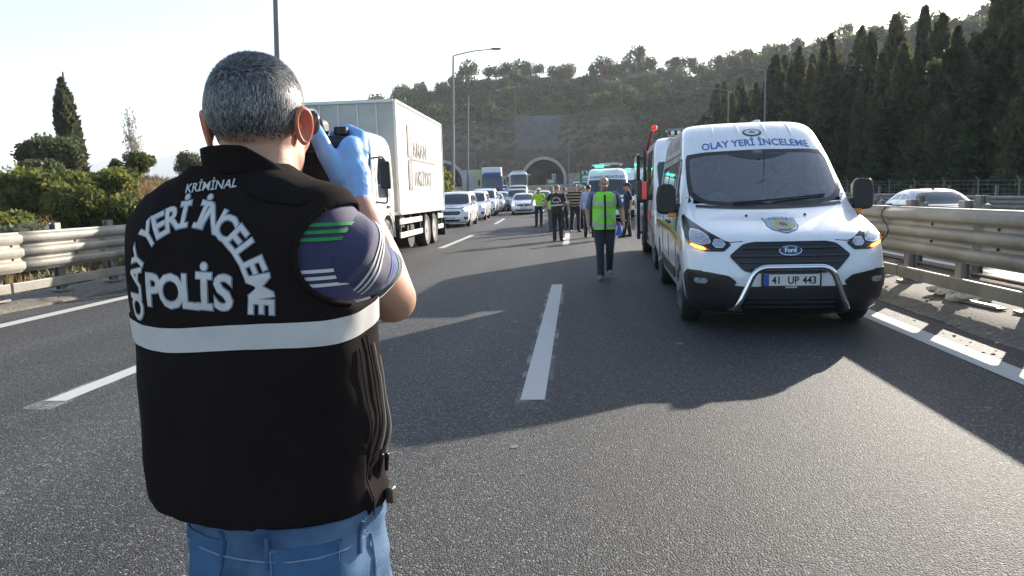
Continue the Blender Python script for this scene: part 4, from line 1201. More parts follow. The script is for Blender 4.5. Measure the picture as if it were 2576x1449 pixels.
# ---------------------------------------------------------------- police van
def police_van():
    t = thing('police_van', 'white high-roof police van with chrome bull bar and lit amber indicators', 'van', (2.075, 6.98, 0), R(-3.0))
    L = 5.3
    rows = [(.20, .17, .84, .50, L-.05, .2), (.27, .07, .92, .50, L, .2), (.36, .015, .955, .50, L, .2), (.48, .0, .975, .50, L, .2), (.60, .0, .985, .50, L, .2),
            (.74, .03, .99, .52, L, .2), (.88, .075, .992, .55, L, .2), (.965, .12, .99, .58, L, .2), (1.01, .19, .988, .60, L, .2), (1.06, .33, .982, .60, L, .2),
            (1.12, .54, .972, .58, L, .2), (1.18, .75, .962, .54, L, .2), (1.24, .93, .952, .48, L, .2), (1.29, 1.03, .944, .44, L, .2), (1.40, 1.16, .928, .42, L, .2),
            (1.60, 1.39, .898, .40, L, .2), (1.80, 1.62, .868, .39, L, .2), (1.91, 1.75, .85, .40, L, .2), (2.02, 1.90, .835, .42, L, .2), (2.16, 2.10, .812, .45, L, .2),
            (2.25, 2.28, .785, .48, L-.05, .25), (2.31, 2.50, .735, .50, L-.1, .3), (2.345, 2.80, .64, .5, L-.2, .3), (2.36, 3.1, .5, .45, L-.5, .3)]
    B = Body(rows, 2.7); ax1, ax2 = .98, 4.30
    def hole(c): return 1.30 < c.z < 1.90 and c.y < B.P0(.86, c.z).y+.03 and abs(c.x) < .80
    body = B.mesh('body', WHITE, t, .045, ((ax1, .36, .40), (ax2, .36, .40)), 20, 26, 8, hole)
    # windscreen: black border, then glass
    def wsq(i): # half outline, bottom centre to top centre
        return [(0, 1.275+i), (.45, 1.278+i), (.66, 1.30+i), (.80-i*1.4, 1.345+i), (.872-i*1.5, 1.42+i*.6), (.885-i*1.5, 1.55), (.885-i*1.5, 1.72), (.880-i*1.5, 1.84-i*.6), (.845-i*1.6, 1.895-i), (.6, 1.918-i), (0, 1.93-i)]
    o_ = wsq(0); i_ = wsq(.042)
    full = lambda h_: h_+[(-a, b_) for a, b_ in h_[-2:0:-1]]
    fo, fi = full(o_), full(i_); n = len(fo)
    vs_ = fo+fi; fs = [(k, (k+1) % n, n+(k+1) % n, n+k) for k in range(n)]
    wrap('windscreen_border', vs_, fs, lambda u, v, k: B.P(u, v, .006 if k else -.01), BLACKS, t, .08, .01)
    sh = [(-.35, 1.875), (-.22, 1.835), (-.08, 1.805), (.08, 1.805), (.22, 1.835), (.35, 1.875)]
    wrap('windscreen_shade_band', *poly2(sh), lambda u, v, k: B.P(u, v, .0065), mat('shade_dots', (.02, .03, .035), .3), t, .08, 0)
    B.front('windscreen', fi, glassmat('windscreen_glass', (.78, .92, .96), .9, .02, 3.2), t, .004, False, .06)
    # cab interior seen through the glass
    cab = MB(); cab.add([(-.86, 1.05, 1.02), (.86, 1.05, 1.02), (.86, 2.9, 1.0), (-.86, 2.9, 1.0), (-.80, 2.75, 2.2), (.80, 2.75, 2.2), (-.92, 1.3, 1.30), (.92, 1.3, 1.30)], [(0, 1, 2, 3), (3, 2, 5, 4)])
    cab.build('bulkhead', mat('grey_bulkhead', (.34, .40, .42), .8), t, False)
    b = MB(); b.grid(lambda u, v: ((u*2-1)*.84, B.P0(min(.84, abs(u*2-1)*.86), 1.29).y+.03+v*.55, 1.245+.05*math.sin(v*math.pi)+.015*math.cos(u*9)), 18, 8)
    dash = b.build('dashboard', mat('dash_plastic', (.09, .105, .11), .65), t)
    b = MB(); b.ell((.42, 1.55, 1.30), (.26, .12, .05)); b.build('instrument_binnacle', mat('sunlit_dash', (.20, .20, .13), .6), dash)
    b = MB(); b.tube([(.42+.19*math.cos(a), 1.80+.05*math.sin(a), 1.33+.18*math.sin(a)) for a in np.linspace(0, 6.283, 22)[:-1]], .016, 8, closed=True); b.bar((.25, 1.8, 1.33), (.59, 1.8, 1.33), .04, .05); b.build('steering_wheel', BLACKP, t)
    for sx in (-.45, .45):
        b = MB(); b.box((sx, 2.42, 1.32), (.46, .14, .62), rotm(-.2)); b.build('seat_back', mat('seat_cloth', (.12, .14, .15), .9), t, bevel=.05)
        b = MB(); b.ell((sx, 2.50, 1.74), (.13, .06, .10)); b.build('headrest', MATS['seat_cloth'], t)
    b = MB(); b.box((0, 1.67, 1.76), (.22, .03, .065)); b.cyl((0, 1.66, 1.78), (0, 1.62, 1.83), .012); b.build('rear_view_mirror', BLACKP, t, bevel=.01)
    bag = MB(); bag.ell((0, 0, .07), (.21, .12, .09), None, 18, 10)
    bo = bag.build('plastic_bag', mat('white_plastic_bag', (.70, .70, .68), .4, base2=(.5, .25, .22), vscale=7, bump=.6, bscale=12))
    for v in bo.data.vertices: v.co += Vector((.03, .02, .02))*noise.noise(v.co*9)*1.4
    bo.location = t.matrix_world @ Vector((0, 0, 0)); wl = Matrix.Rotation(R(-3), 3, 'Z') @ Vector((-.52, 1.52, 1.275)) + Vector((2.075, 6.98, 0)); bo.location = wl
    tag(bo, 'crumpled white plastic bag on the dashboard of the police van', 'bag')
    b = MB(); b.add([(-.035, 0, 0), (.035, .01, 0), (.0, .01, .085), (0, .04, 0)], [(0, 1, 2), (1, 3, 2), (3, 0, 2)])
    po = b.build('paper_note', SWHITE, None, False); po.location = Matrix.Rotation(R(-3), 3, 'Z') @ Vector((.02, 1.42, 1.30)) + Vector((2.075, 6.98, 0)); tag(po, 'folded white paper standing on the police van dashboard', 'paper')
    b = MB(); b.tube([(.30, 1.45, 1.31), (.45, 1.42, 1.345), (.6, 1.45, 1.34)], [.004, .018, .006], 6)
    po = b.build('yellow_cloth', mat('yellow_cloth', (.6, .55, .22), .8)); po.location = (2.075, 6.98, 0); po.rotation_euler = (0, 0, R(-3)); tag(po, 'yellowish crumpled cloth on the police van dashboard by the wheel', 'cloth')
    # wipers
    for sx, a, c in ((-1, (-.38, .0), (.12, .03)), (1, (.10, .03), (.62, .07))):
        pts = [B.P(a[0]+(c[0]-a[0])*k/6, 1.285+a[1]+(c[1]-a[1])*k/6+.01, .022) for k in range(7)]
        tube_part('wiper', pts, .011, BLACKS, t, 6)
    b = MB(); b.grid(lambda u, v: B.P((u*2-1)*.80, 1.238+.03*v+.03*(u*2-1)**2*1.0, .008), 30, 3); b.build('cowl_panel', BLACKP, t)
    # grille
    g = [(0, .935), (.34, .935), (.44, .915), (.575, .80), (.44, .655), (.36, .635), (0, .625)]
    gf = g+[(-a, b_) for a, b_ in g[-2:0:-1]]
    B.front('grille', gf, BLACKS, t, .012, True, .08, .03)
    gr_ = children(t)[-1]
    for z in (.675, .735, .795, .87):
        hw = np.interp(z, [.64, .80, .93], [.36, .55, .36])
        pts = [B.P(u, z, .022) for u in np.linspace(-hw, hw, 21)]
        tube_part('grille_bar', pts, .009, mat('grille_grey', (.05, .05, .055), .35), gr_, 6)
    bd = B.front('oval_badge_rim', disc(32, .108, .046, 0, .845), CHROME, t, .026, True, .05)
    B.front('oval_badge', disc(32, .100, .039, 0, .845), mat('badge_blue', (.01, .025, .12), .2, coat=.6), bd, .030, True, .05)
    B.ftext('badge_script', 'Ford', .062, 0, .827, mat('badge_silver', (.8, .8, .8), .3), bd, .0012, .033, .92)
    # bonnet shut lines, nozzles
    LINE = mat('panel_gap', (.03, .03, .03), .8)
    for sx in (-1, 1):
        pts = [B.P(sx*s_, z_, .0) for s_, z_ in ((.44, .945), (.56, .935), (.66, .96), (.80, 1.02))]
        tube_part('bonnet_gap', pts, .005, LINE, t, 6)
        p = B.P(sx*.30-.0, 1.17, .01); b = MB(); b.ell(p, (.016, .016, .012)); b.build('washer_nozzle', BLACKP, t)
    # headlamps
    for sx in (1, -1):
        hl = [(.545, .915), (.62, .845), (.80, .845), (.98, .895), (1.09, .955), (1.12, 1.06), (1.08, 1.17), (1.02, 1.20), (.90, 1.12), (.72, 1.01)]
        P_ = hl if sx > 0 else mirror_pts(hl)
        h_ = B.front('headlamp', P_, BLACKS, t, .006, True, .06, .02)
        def hp(nm, pts, m_, off, rnd=.01):
            return B.front(nm, pts if sx > 0 else mirror_pts(pts), m_, h_, off, True, .05, rnd)
        hp('main_reflector', [(.74, .925), (.77, .995), (.86, 1.045), (.97, 1.06), (1.01, 1.0), (.99, .93), (.85, .905)], CHROME, .012, .03)
        hp('main_lens', [(.755, .93), (.785, .99), (.865, 1.035), (.96, 1.045), (.995, .995), (.975, .935), (.85, .915)], LENS, .016, .03)
        hp('inner_reflector', [(.60, .915), (.635, .96), (.71, .965), (.735, .915), (.70, .88), (.63, .88)], CHROME, .012)
        hp('inner_lens', [(.61, .915), (.64, .952), (.705, .957), (.725, .915), (.695, .887), (.635, .887)], LENS, .016)
        hp('indicator', [(.75, .855), (.80, .885), (.97, .925), (1.07, .965), (1.075, .94), (.98, .895), (.82, .855)], AMBERD, .012, .005)
        hp('lit_indicator', [(.80, .862), (.83, .885), (.96, .915), (.985, .91), (.93, .885), (.84, .862)], AMBER, .018, .005)
        hp('upper_reflector', [(1.03, 1.10), (1.07, 1.14), (1.075, 1.10), (1.05, 1.06)], CHROME, .012)
        # fog lamp pod
        fg = [(.50, .545), (.58, .61), (.80, .645), (.98, .645), (1.03, .60), (1.03, .47), (.62, .43)]
        f_ = B.front('fog_lamp_surround', fg if sx > 0 else mirror_pts(fg), BLACKS, t, .020, True, .06, .03)
        fl = [(.78, .555), (.80, .585), (.92, .585), (.93, .545), (.90, .53), (.80, .53)]
        B.front('fog_lamp', fl if sx > 0 else mirror_pts(fl), LENS, f_, .026, True, .04, .012)
        # wing mirrors
        a = MB(); a.add([B.S(1.28, 1.08, sx, .01), B.S(1.62, 1.12, sx, .01), B.S(1.62, 1.33, sx, .01), B.S(1.50, 1.42, sx, .01), B.S(1.30, 1.35, sx, .01)], [(0, 1, 2, 3, 4)])
        ma = MB(); p = B.S(1.45, 1.27, sx)
        ma.bar(p+Vector((-.03*sx, 0, 0)), p+Vector((sx*.20, -.02, -.01)), .16, .10)
        mo = ma.build('wing_mirror', BLACKP, t, bevel=.03)
        b = MB(); b.prism(rpoly([(sx*.0, -.12), (sx*.235, -.10), (sx*.25, .10), (sx*.22, .255), (sx*.05, .265), (sx*-.0, .20)], .05), -.07, .07)
        mh = b.build('mirror_housing', BLACKP, mo, True, 30, bevel=.03, fixn=True); mh.location = p+Vector((sx*.035, -.03, .03)); mh.scale = (.92, 1, .95)
        b = MB(); b.box((0, .075, .08), (.18, .006, .28)); mg = b.build('mirror_glass', GLASSD, mo, False); mg.location = p+Vector((sx*.15, -.03, .03))
        b = MB(); b.box((0, 0, 0), (.09, .05, .05)); mi = b.build('mirror_indicator', AMBERD, mo, bevel=.012); mi.location = p+Vector((sx*.08, -.09, -.085))
    # lower bumper in black plastic
    lb = [(0, .50), (.44, .505), (.58, .52), (.70, .60), (.86, .655), (1.04, .66), (1.14, .60), (1.10, .30), (.95, .225), (0, .215)]
    lf = lb+[(-a, b_) for a, b_ in lb[-2:0:-1]]
    B.front('lower_bumper', lf, BLACKP, t, .012, True, .07)
    for z in (.30, .345, .39):
        tube_part('intake_slat', [B.P(u, z, .016) for u in np.linspace(-.42, .42, 15)], .008, BLACKS, t, 6)
    # chrome bar
    cb = smooth_path([(-.56, .10, .27), (-.52, -.10, .30), (-.345, -.115, .705), (.345, -.115, .705), (.50, -.10, .30), (.54, .10, .27)], 8, .11)
    tube_part('bull_bar', cb, .029, CHROME, t, 16)
    for sx in (-1, 1):
        b = MB(); b.bar((sx*.5, -.06, .29), (sx*.5, .2, .30), .06, .05); b.build('bar_bracket', BLACKP, t)
    # number plate
    b = MB(); b.box((0, -.018, .558), (.56, .02, .15)); pf = b.build('plate_holder', BLACKP, t, False, bevel=.006)
    plate(t, '41 UP 443', .52, (0, -.034, .572))
    vs_, fs, _ = text2d('ERDEĞER', .026, .0008); wrap('holder_letters', vs_, fs, lambda u, v, k: (u, -.0292, v+.492), SWHITE, pf, 5, 0, False)
    # roof lettering, round badge, bonnet shield
    BL = mat('lettering_blue', (.05, .10, .42), .5)
    B.ftext('roof_lettering', 'OLAY YERİ İNCELEME', .118, 0, 1.985, BL, t, .0022, .004, 1.02, .10, 1.06)
    rb = B.front('round_crest', disc(32, .115, .052, 0, 2.155), mat('crest_navy', (.02, .025, .05), .4), t, .004, False, .05)
    B.front('crest_field', disc(32, .088, .038, 0, 2.157), mat('crest_white', (.7, .7, .7), .4), rb, .007, False, .05)
    st = []
    for k in range(16): q = .030 if k % 2 == 0 else .013; a = 2*math.pi*k/16; st.append((1.9*q*math.cos(a), 2.157+.85*q*math.sin(a)))
    B.front('crest_star', st, mat('crest_red', (.42, .16, .14), .5), rb, .010, False, .05)
    def shield(k): return [(x*k, 1.10+(z-1.10)*k) for x, z in ((-.165, 1.152), (-.155, 1.163), (-.08, 1.160), (0, 1.172), (.08, 1.160), (.155, 1.163), (.165, 1.152), (.15, 1.12), (.158, 1.09), (.12, 1.055), (.05, 1.035), (0, 1.022), (-.05, 1.035), (-.12, 1.055), (-.158, 1.09), (-.15, 1.12))]
    def SH(x, z): return (x, z-.012)
    dk = mat('shield_navy', (.015, .02, .045), .4); yl = mat('shield_gold', (.55, .42, .06), .5); lb_ = mat('shield_blue', (.22, .42, .62), .5)
    s0 = B.front('bonnet_shield', [SH(*q) for q in shield(1.)], dk, t, .003, False, .04)
    B.front('shield_rim', [SH(*q) for q in shield(.93)], SWHITE, s0, .005, False, .04)
    B.front('shield_field', [SH(*q) for q in shield(.86)], lb_, s0, .007, False, .04)
    ring_o = disc(26, .105, .041, 0, 1.085); ring_i = disc(26, .070, .027, 0, 1.086)
    wrap('shield_wreath', ring_o+ring_i, [(k, (k+1) % 26, 26+(k+1) % 26, 26+k) for k in range(26)], lambda u, v, k: B.P(u, v, .009), yl, s0, .04, 0)
    B.front('shield_globe', disc(24, .066, .025, 0, 1.086), mat('globe_grey', (.32, .34, .36), .5), s0, .009, False, .04)
    B.front('shield_head', [(-.03, 1.094), (.0, 1.102), (.035, 1.098), (.05, 1.08), (.03, 1.066), (.015, 1.08), (-.005, 1.072), (-.02, 1.085)], dk, s0, .012, False, .04)
    B.ftext('shield_letters', 'POLİS', .030, 0, 1.127, mat('lettering_steel', (.12, .2, .36), .5), s0, .001, .010, 1.5, 0, 1.7)
    B.front('shield_ribbon', [(-.07, 1.046), (.07, 1.046), (.055, 1.033), (-.055, 1.033)], mat('ribbon_blue', (.04, .10, .25), .5), s0, .010, False, .04)
    # sides
    for sd in (-1, 1):
        w1 = B.side('cab_window', [(1.62, 1.27), (2.36, 1.27), (2.33, 1.84), (1.98, 1.86), (1.80, 1.70)], sd, GLASSD, t, .004, True, .25, .04)
        B.side('cab_window_divider', [(1.93, 1.28), (1.965, 1.28), (2.01, 1.83), (1.975, 1.83)], sd, mat('bright_trim', (.4, .4, .38), .3, metal=.6), w1, .010)
        B.side('sliding_door_window', [(2.52, 1.28), (3.42, 1.28), (3.42, 1.84), (2.50, 1.85)], sd, GLASSD, t, .004, True, .25, .05)
        B.side('rear_side_window', [(3.58, 1.28), (4.9, 1.28), (4.86, 1.82), (3.58, 1.84)], sd, GLASSD, t, .004, True, .25, .05)
        B.side('mirror_sail', [(1.28, 1.0), (1.60, 1.18), (1.64, 1.29), (1.60, 1.44), (1.36, 1.24)], sd, BLACKP, t, .010, True, .12, .01)
        for y in (1.34, 2.44, 3.50):
            tube_part('door_gap', [B.S(y, z, sd, .0) for z in np.linspace(.36, 1.9, 10)], .006, LINE, t, 5)
        tube_part('roof_gap', [B.S(y, 1.93, sd, .0) for y in np.linspace(2.2, 5.0, 8)], .007, LINE, t, 5)
        B.side('side_moulding', [(1.55, .42), (3.75, .42), (3.75, .56), (1.52, .56)], sd, BLACKP, t, .018, True, .5, .03)
        ST = mat('gold_stripe', (.55, .40, .05), .4, coat=.4); DS = mat('dark_stripe', (.06, .035, .02), .4, coat=.4); GS = mat('green_stripe', (.10, .40, .14), .4, coat=.4)
        B.side('gold_stripe', [(.72, .80), (.60, .86), (.66, .93), (1.05, .985), (2.2, 1.03), (5.05, 1.04), (5.05, .94), (2.2, .93), (1.2, .86)], sd, ST, t, .004, False, .2)
        B.side('dark_stripe', [(1.0, .90), (1.5, .935), (2.2, .965), (5.05, .975), (5.05, 1.01), (2.2, .995), (1.4, .965)], sd, DS, t, .006, False, .2)
        B.side('green_stripe', [(1.25, .99), (1.6, 1.12), (2.0, 1.14), (1.75, 1.03)], sd, GS, t, .005, False, .2)
        for y in (2.25, 2.62): b = MB(); b.box(B.S(y, 1.07, sd, .02), (.035, .18, .035)); b.build('door_handle', BLACKP, t, bevel=.01)
        B.stext('roof_side_lettering', 'SERVİSİ-1', .16, 3.0, 2.02, sd, mat('lettering_slate', (.14, .18, .36), .5), t, .003, .004, -1 if sd < 0 else 1)
        B.side('painted_shade_strip', [(2.35, 1.955), (4.9, 1.955), (4.9, 2.01), (2.30, 2.01)], sd, mat('roof_edge_shade', (.45, .44, .40), .4), t, .003, False, .3)  # greyer strip, the shade along the roof edge put into colour
        wheel(t, sd*.865, ax1, .345, .22, sd); wheel(t, sd*.865, ax2, .345, .22, sd)
        b = MB(); b.lathe([(.405, -.1*sd), (.425, -.1*sd), (.425, .008*sd), (.395, .008*sd)], 30, None, (sd*.98, ax1, .37))
        tube_part('roof_rib', [B.P(sd*.16, 2.06+.02*k, -.006+.012*math.sin(k/12*math.pi)) for k in range(13)], .012, WHITE, t, 8)
        tube_part('roof_rib', [B.P(sd*.46, 2.06+.02*k, -.006+.012*math.sin(k/12*math.pi)) for k in range(13)], .012, WHITE, t, 8)
    # aerials
    p = B.P(-.86, 1.31, .03); tube_part('aerial', [p, p+Vector((.0, .02, .06)), p+Vector((-.01, .14, .34))], [.022, .006, .003], BLACKS, t, 8)
    b = MB(); b.box((.25, 3.2, 2.375), (.08, .3, .05)); b.build('roof_vent', WHITE, t, bevel=.015)
    B.front('front_skirt_gap', [(-.3, .222), (.3, .222), (.3, .232), (-.3, .232)], LINE, t, .018, False)
    b = MB(); b.box((0, 2.6, .27), (1.5, 4.4, .1)); b.build('underbody', BLACKP, t, False)
    return t
police_van()
# ---------------------------------------------------------------- ordinary cars and vans
GAP = mat('panel_gap', (.03, .03, .03), .8)
def full_half(h_): return h_+[(-a, b_) for a, b_ in h_[-2:0:-1]]
def car(name, label, cat, loc, rz, rows, paint, ws, sidew, lamp, grille, intake, fog, pl, wheels, group=None, lit=None, rails=False, badge=None, mir=(1.35, 1.0, .17), n=2.6, ds=.07, plate_z=.45, bar=None):
    t = thing(name, label, cat, loc, rz, group); B = Body(rows, n)
    B.mesh('body', paint, t, ds, [(y, r_*1.0+.02, r_+.05) for y, r_ in wheels], 12, 16, 7)
    z1, w1, z2, w2 = ws
    half = [(0, z1), (w1*.75, z1+.01), (w1*.96, z1+.05), (w1, z1+.12), (w2, z2-.06), (w2*.93, z2-.015), (0, z2)]
    B.front('windscreen', full_half(half), GLASSM, t, .006, True, .12)
    for sd in (-1, 1):
        for k, pts in enumerate(sidew): B.side('side_window', pts, sd, GLASSD, t, .005, True, .3, .03)
        h_ = B.front('headlamp', lamp if sd > 0 else mirror_pts(lamp), LENS, t, .008, True, .09, .02)
        if lit:
            B.front('lit_bulb', disc(14, lit[2], lit[2]*.85, sd*lit[0], lit[1]), LAMPON, h_, .014, True, .06)
        if fog:
            f_ = B.front('fog_lamp_surround', fog if sd > 0 else mirror_pts(fog), BLACKS, t, .010, True, .1, .02)
            cx_ = sum(p[0] for p in fog)/len(fog)*sd; cz = sum(p[1] for p in fog)/len(fog)
            B.front('fog_lamp', disc(12, .035, .03, cx_, cz), LENS, f_, .016, True, .06)
        door_mirror(t, B, mir[0], mir[1], sd, mir[2], paint, .12)
        for y, r_ in wheels: wheel(t, sd*(B.w(.5)-.10), y, r_, .19, sd, ALLOY, 5, 20)
        ys = sorted({round(p[0], 2) for pts in sidew for p in pts})
        for y in (ys[0]-.02, (sidew[0][1][0]+.06), ys[-1]-.05):
            tube_part('door_gap', [B.S(y, z, sd) for z in np.linspace(.34, z1-.02, 6)], .006, GAP, t, 4)
        if rails:
            tube_part('roof_rail', [B.S(y, B.z1-.09, sd, .02+.035*math.sin(math.pi*min(1, max(0, (y-1.9)/(rows[-1][4]-2.2))))) for y in np.linspace(1.95, rows[-1][4]-.25, 8)], .02, WHITE2, t, 6)
    g = B.front('grille', full_half(grille), BLACKS, t, .010, True, .1, .02)
    zs = [p[1] for p in grille]; za, zb = min(zs), max(zs); wm = max(p[0] for p in grille)*.8
    for k in range(2):
        z = za+(zb-za)*(k+1)/3; tube_part('grille_bar', [B.P(u, z, .016) for u in np.linspace(-wm, wm, 9)], .008, STEELW, g, 5)
    if intake: B.front('lower_intake', full_half(intake), BLACKS, t, .010, True, .1, .02)
    if badge: B.front('badge', badge[1], CHROME, t, .022, True, .05)
    if bar: B.front('bonnet_guard', full_half(bar), BLACKP, t, .014, True, .1)
    if pl: plate(t, pl, .50, B.P(0, plate_z, .03))
    return t
L = 4.16
MPV = [(.20, .14, .76, .45, L-.05, .2), (.32, .03, .83, .45, L, .2), (.48, .0, .865, .46, L, .2), (.66, .02, .88, .48, L, .2), (.80, .07, .882, .5, L, .2), (.88, .14, .88, .52, L, .2),
       (.94, .30, .872, .52, L, .2), (1.0, .58, .862, .5, L, .2), (1.05, .84, .853, .46, L, .2), (1.10, .98, .845, .42, L, .2), (1.30, 1.22, .805, .36, L-.02, .2), (1.52, 1.50, .755, .34, L-.05, .2),
       (1.62, 1.66, .725, .36, L-.08, .25), (1.69, 1.88, .66, .4, L-.12, .3), (1.73, 2.2, .54, .4, L-.3, .3), (1.745, 2.5, .4, .3, L-.6, .3)]
MPV_S = [[(1.50, 1.12), (2.30, 1.12), (2.30, 1.52), (1.86, 1.53), (1.62, 1.34)], [(2.40, 1.12), (3.25, 1.12), (3.22, 1.52), (2.40, 1.53)], [(3.36, 1.13), (3.85, 1.15), (3.72, 1.50), (3.34, 1.51)]]
def mpv(label, loc, rz, pl, lit, bar=None, group='white vans queueing in the outer lane', name='compact_van', paint=None):
    return car(name, label, 'van', loc, rz, MPV, paint or WHITE, (1.09, .80, 1.60, .70), MPV_S, [(.52, .80), (.60, .90), (.80, .965), (1.02, 1.0), (1.06, .94), (.86, .83), (.66, .775)],
               [(0, .775), (.40, .775), (.50, .71), (.42, .62), (.34, .60), (0, .60)], [(0, .38), (.48, .38), (.42, .30), (0, .29)], [(.62, .47), (.70, .50), (.86, .50), (.86, .40), (.70, .37)],
               pl, [(.82, .30), (3.45, .30)], group, (.74, .86, .085) if lit else None, True, None, (1.45, 1.10, .19), plate_z=.47, bar=bar)
mpv('white compact van with dark bonnet guard, first in the queue behind the lorry', (-6.05, 33.2, road_z(33)), R(1.0), '41 LC 007', True, [(0, .905), (.45, .90), (.62, .93), (.60, .955), (.42, .93), (0, .935)])
mpv('white compact van, second in the queue behind the lorry', (-6.15, 40.2, road_z(40)), R(2.), '34 KJ 512', True)
# taller van
def grow(rows, kz, kw, ky): return [(r_[0]*kz, r_[1]*ky, r_[2]*kw, r_[3], r_[4]*ky, r_[5]) for r_ in rows]
BIG = grow(MPV, 1.07, 1.03, 1.06)
car('panel_van', 'taller white van with dark lower bumper, third in the queue behind the lorry', 'van', (-6.25, 46.2, road_z(46)), R(3), BIG, WHITE, (1.16, .82, 1.70, .72), [[(a*1.06, b_*1.07) for a, b_ in q] for q in MPV_S],
    [(.56, .86), (.64, .96), (.86, 1.03), (1.06, 1.06), (1.08, 1.0), (.90, .88)], [(0, .80), (.42, .80), (.48, .74), (.40, .68), (0, .68)], [(0, .50), (.60, .52), (.70, .30), (0, .28)], [(.72, .52), (.90, .54), (.92, .40), (.74, .38)],
    '41 DV 884', [(.88, .31), (3.62, .31)], 'white vans queueing in the outer lane', None, True, None, (1.55, 1.18, .2))
L = 4.3
SED = [(.19, .14, .74, .45, L-.08, .25), (.30, .03, .81, .46, L, .25), (.45, .0, .85, .48, L, .25), (.60, .02, .862, .5, L, .25), (.72, .07, .865, .52, L, .28), (.80, .18, .86, .54, L-.02, .3), (.85, .36, .852, .54, L-.04, .3),
       (.90, .68, .845, .5, L-.08, .3), (.945, .98, .835, .44, L-.35, .3), (.985, 1.14, .825, .40, L-.72, .3), (1.10, 1.33, .775, .36, L-.90, .3), (1.25, 1.58, .70, .34, L-1.12, .3), (1.36, 1.80, .64, .34, L-1.32, .3),
       (1.43, 2.02, .56, .34, L-1.5, .3), (1.465, 2.28, .44, .3, L-1.7, .3), (1.48, 2.45, .3, .2, L-1.85, .2)]
SED_S = [[(1.62, .97), (2.38, .97), (2.34, 1.31), (2.05, 1.30), (1.80, 1.16)], [(2.46, .97), (3.22, .97), (3.0, 1.24), (2.78, 1.31), (2.44, 1.32)]]
LOZ = [(0, .70), (.055, .61), (0, .52), (-.055, .61)]
def sedan(label, loc, rz, paint, pl, lit, group='cars queueing in the middle lane', name='saloon_car', badge=None, rows=SED):
    return car(name, label, 'car', loc, rz, rows, paint, (.985, .76, 1.36, .60), SED_S, [(.50, .62), (.56, .70), (.78, .77), (.98, .78), (1.02, .71), (.86, .62), (.66, .585)],
               [(0, .70), (.30, .70), (.50, .665), (.46, .61), (.14, .545), (0, .54)], [(0, .345), (.62, .355), (.58, .265), (0, .26)], None, pl, [(.80, .29), (3.38, .29)], group, (.74, .685, .07) if lit else None, False, badge, (1.55, .97, .16), plate_z=.44)
sedan('white saloon car with lit headlamps and lozenge badge heading the middle lane', (-3.55, 47.2, road_z(47)), R(4), WHITE, '34 BSN 354', True, badge=('lozenge', LOZ))
SILV = mat('silver_grey_paint', (.30, .32, .33), .3, metal=.6, coat=.5); BEI = mat('beige_paint', (.42, .38, .31), .35, metal=.3, coat=.5); PALE = mat('pale_blue_paint', (.45, .52, .56), .3, metal=.3, coat=.5)
mpv('grey family car close behind the white saloon with lozenge badge', (-4.55, 54.3, road_z(54)), R(5), None, False, None, 'cars queueing in the middle lane', 'family_car', SILV)
mpv('beige off-roader between the grey family car and the coach', (-5.4, 66, road_z(66)), R(6), None, False, None, 'cars queueing in the middle lane', 'off_roader', BEI).scale = (1.12, 1.1, 1.12)
sedan('white saloon half hidden behind the heading white saloon', (-2.75, 58.5, road_z(58)), R(5), WHITE, None, False)
sedan('pale blue saloon behind the taller white van', (-6.35, 53.0, road_z(53)), R(4), PALE, None, False, 'cars queueing in the outer lane')
sedan('white saloon last before the blue lorry in the outer lane', (-6.55, 60.0, road_z(60)), R(5), WHITE, None, False, 'cars queueing in the outer lane')
sedan('white saloon between the blue lorry and the coach', (-8.2, 82, road_z(82)), R(7), WHITE, None, False, 'cars between the lorry and the coach')
mpv('white van between the blue lorry and the coach, farther back', (-10.4, 100, road_z(100)), R(8), None, False, None, 'cars between the lorry and the coach')
mpv('white van on the opposite carriageway by the tall green sign', (.4, 148, road_z(148)-.1), R(6), None, False, None, 'cars leaving the tunnel')
mpv('white van nearer the municipal minibus on the opposite carriageway', (2.0, 122, road_z(122)-.1), R(6), None, False, None, 'cars leaving the tunnel')
# passing saloon on the far carriageway, seen from behind
PEARL = mat('pearl_grey_paint', (.50, .53, .57), .22, metal=.5, coat=1.)
L2 = 4.7
SED2 = [(r_[0]*.97, r_[1]*1.08, r_[2]*1.05, r_[3], r_[4]*1.09, r_[5]) for r_ in SED]
o = car('passing_saloon', 'pale silver saloon driving away beyond the median rail', 'car', (10.9, 25.2, road_z(23)-.10), R(176), SED2, PEARL, (.96, .80, 1.315, .63), [[(a*1.08, b_*.965) for a, b_ in q] for q in SED_S],
    [(.50, .62), (.56, .70), (.98, .78), (1.02, .71), (.66, .585)], [(0, .66), (.40, .66), (.36, .52), (0, .51)], None, None, None, [(.86, .31), (3.65, .31)], None, None, False, None, (1.7, .95, .17))
B = Body(SED2, 2.6)
def rear(u, v, off):
    y = B.r(v)-B.cr(v)*(1-(1-min(.98, abs(u)/B.w(v))**2.6)**(1/2.6)); return (u, y+off, v)
wrap('rear_window', *poly2(full_half([(0, .96), (.62, .965), (.54, 1.28), (.45, 1.32), (0, 1.335)])), lambda u, v, k: rear(u, v, .02 if k else -.01), GLASSM, o, .1, .01)
for sd in (-1, 1): wrap('tail_lamp', *poly2([(sd*.45, .62), (sd*.80, .64), (sd*.80, .78), (sd*.5, .76)]), lambda u, v, k: rear(u, v, .015 if k else -.01), REDL, o, .1, .01)
b = MB(); b.add([(-.02, 2.85, 1.41), (.02, 2.85, 1.41), (.02, 3.05, 1.40), (-.02, 3.05, 1.40), (0, 3.0, 1.47)], [(0, 1, 4), (1, 2, 4), (2, 3, 4), (3, 0, 4)]); b.build('shark_fin_aerial', BLACKP, o)

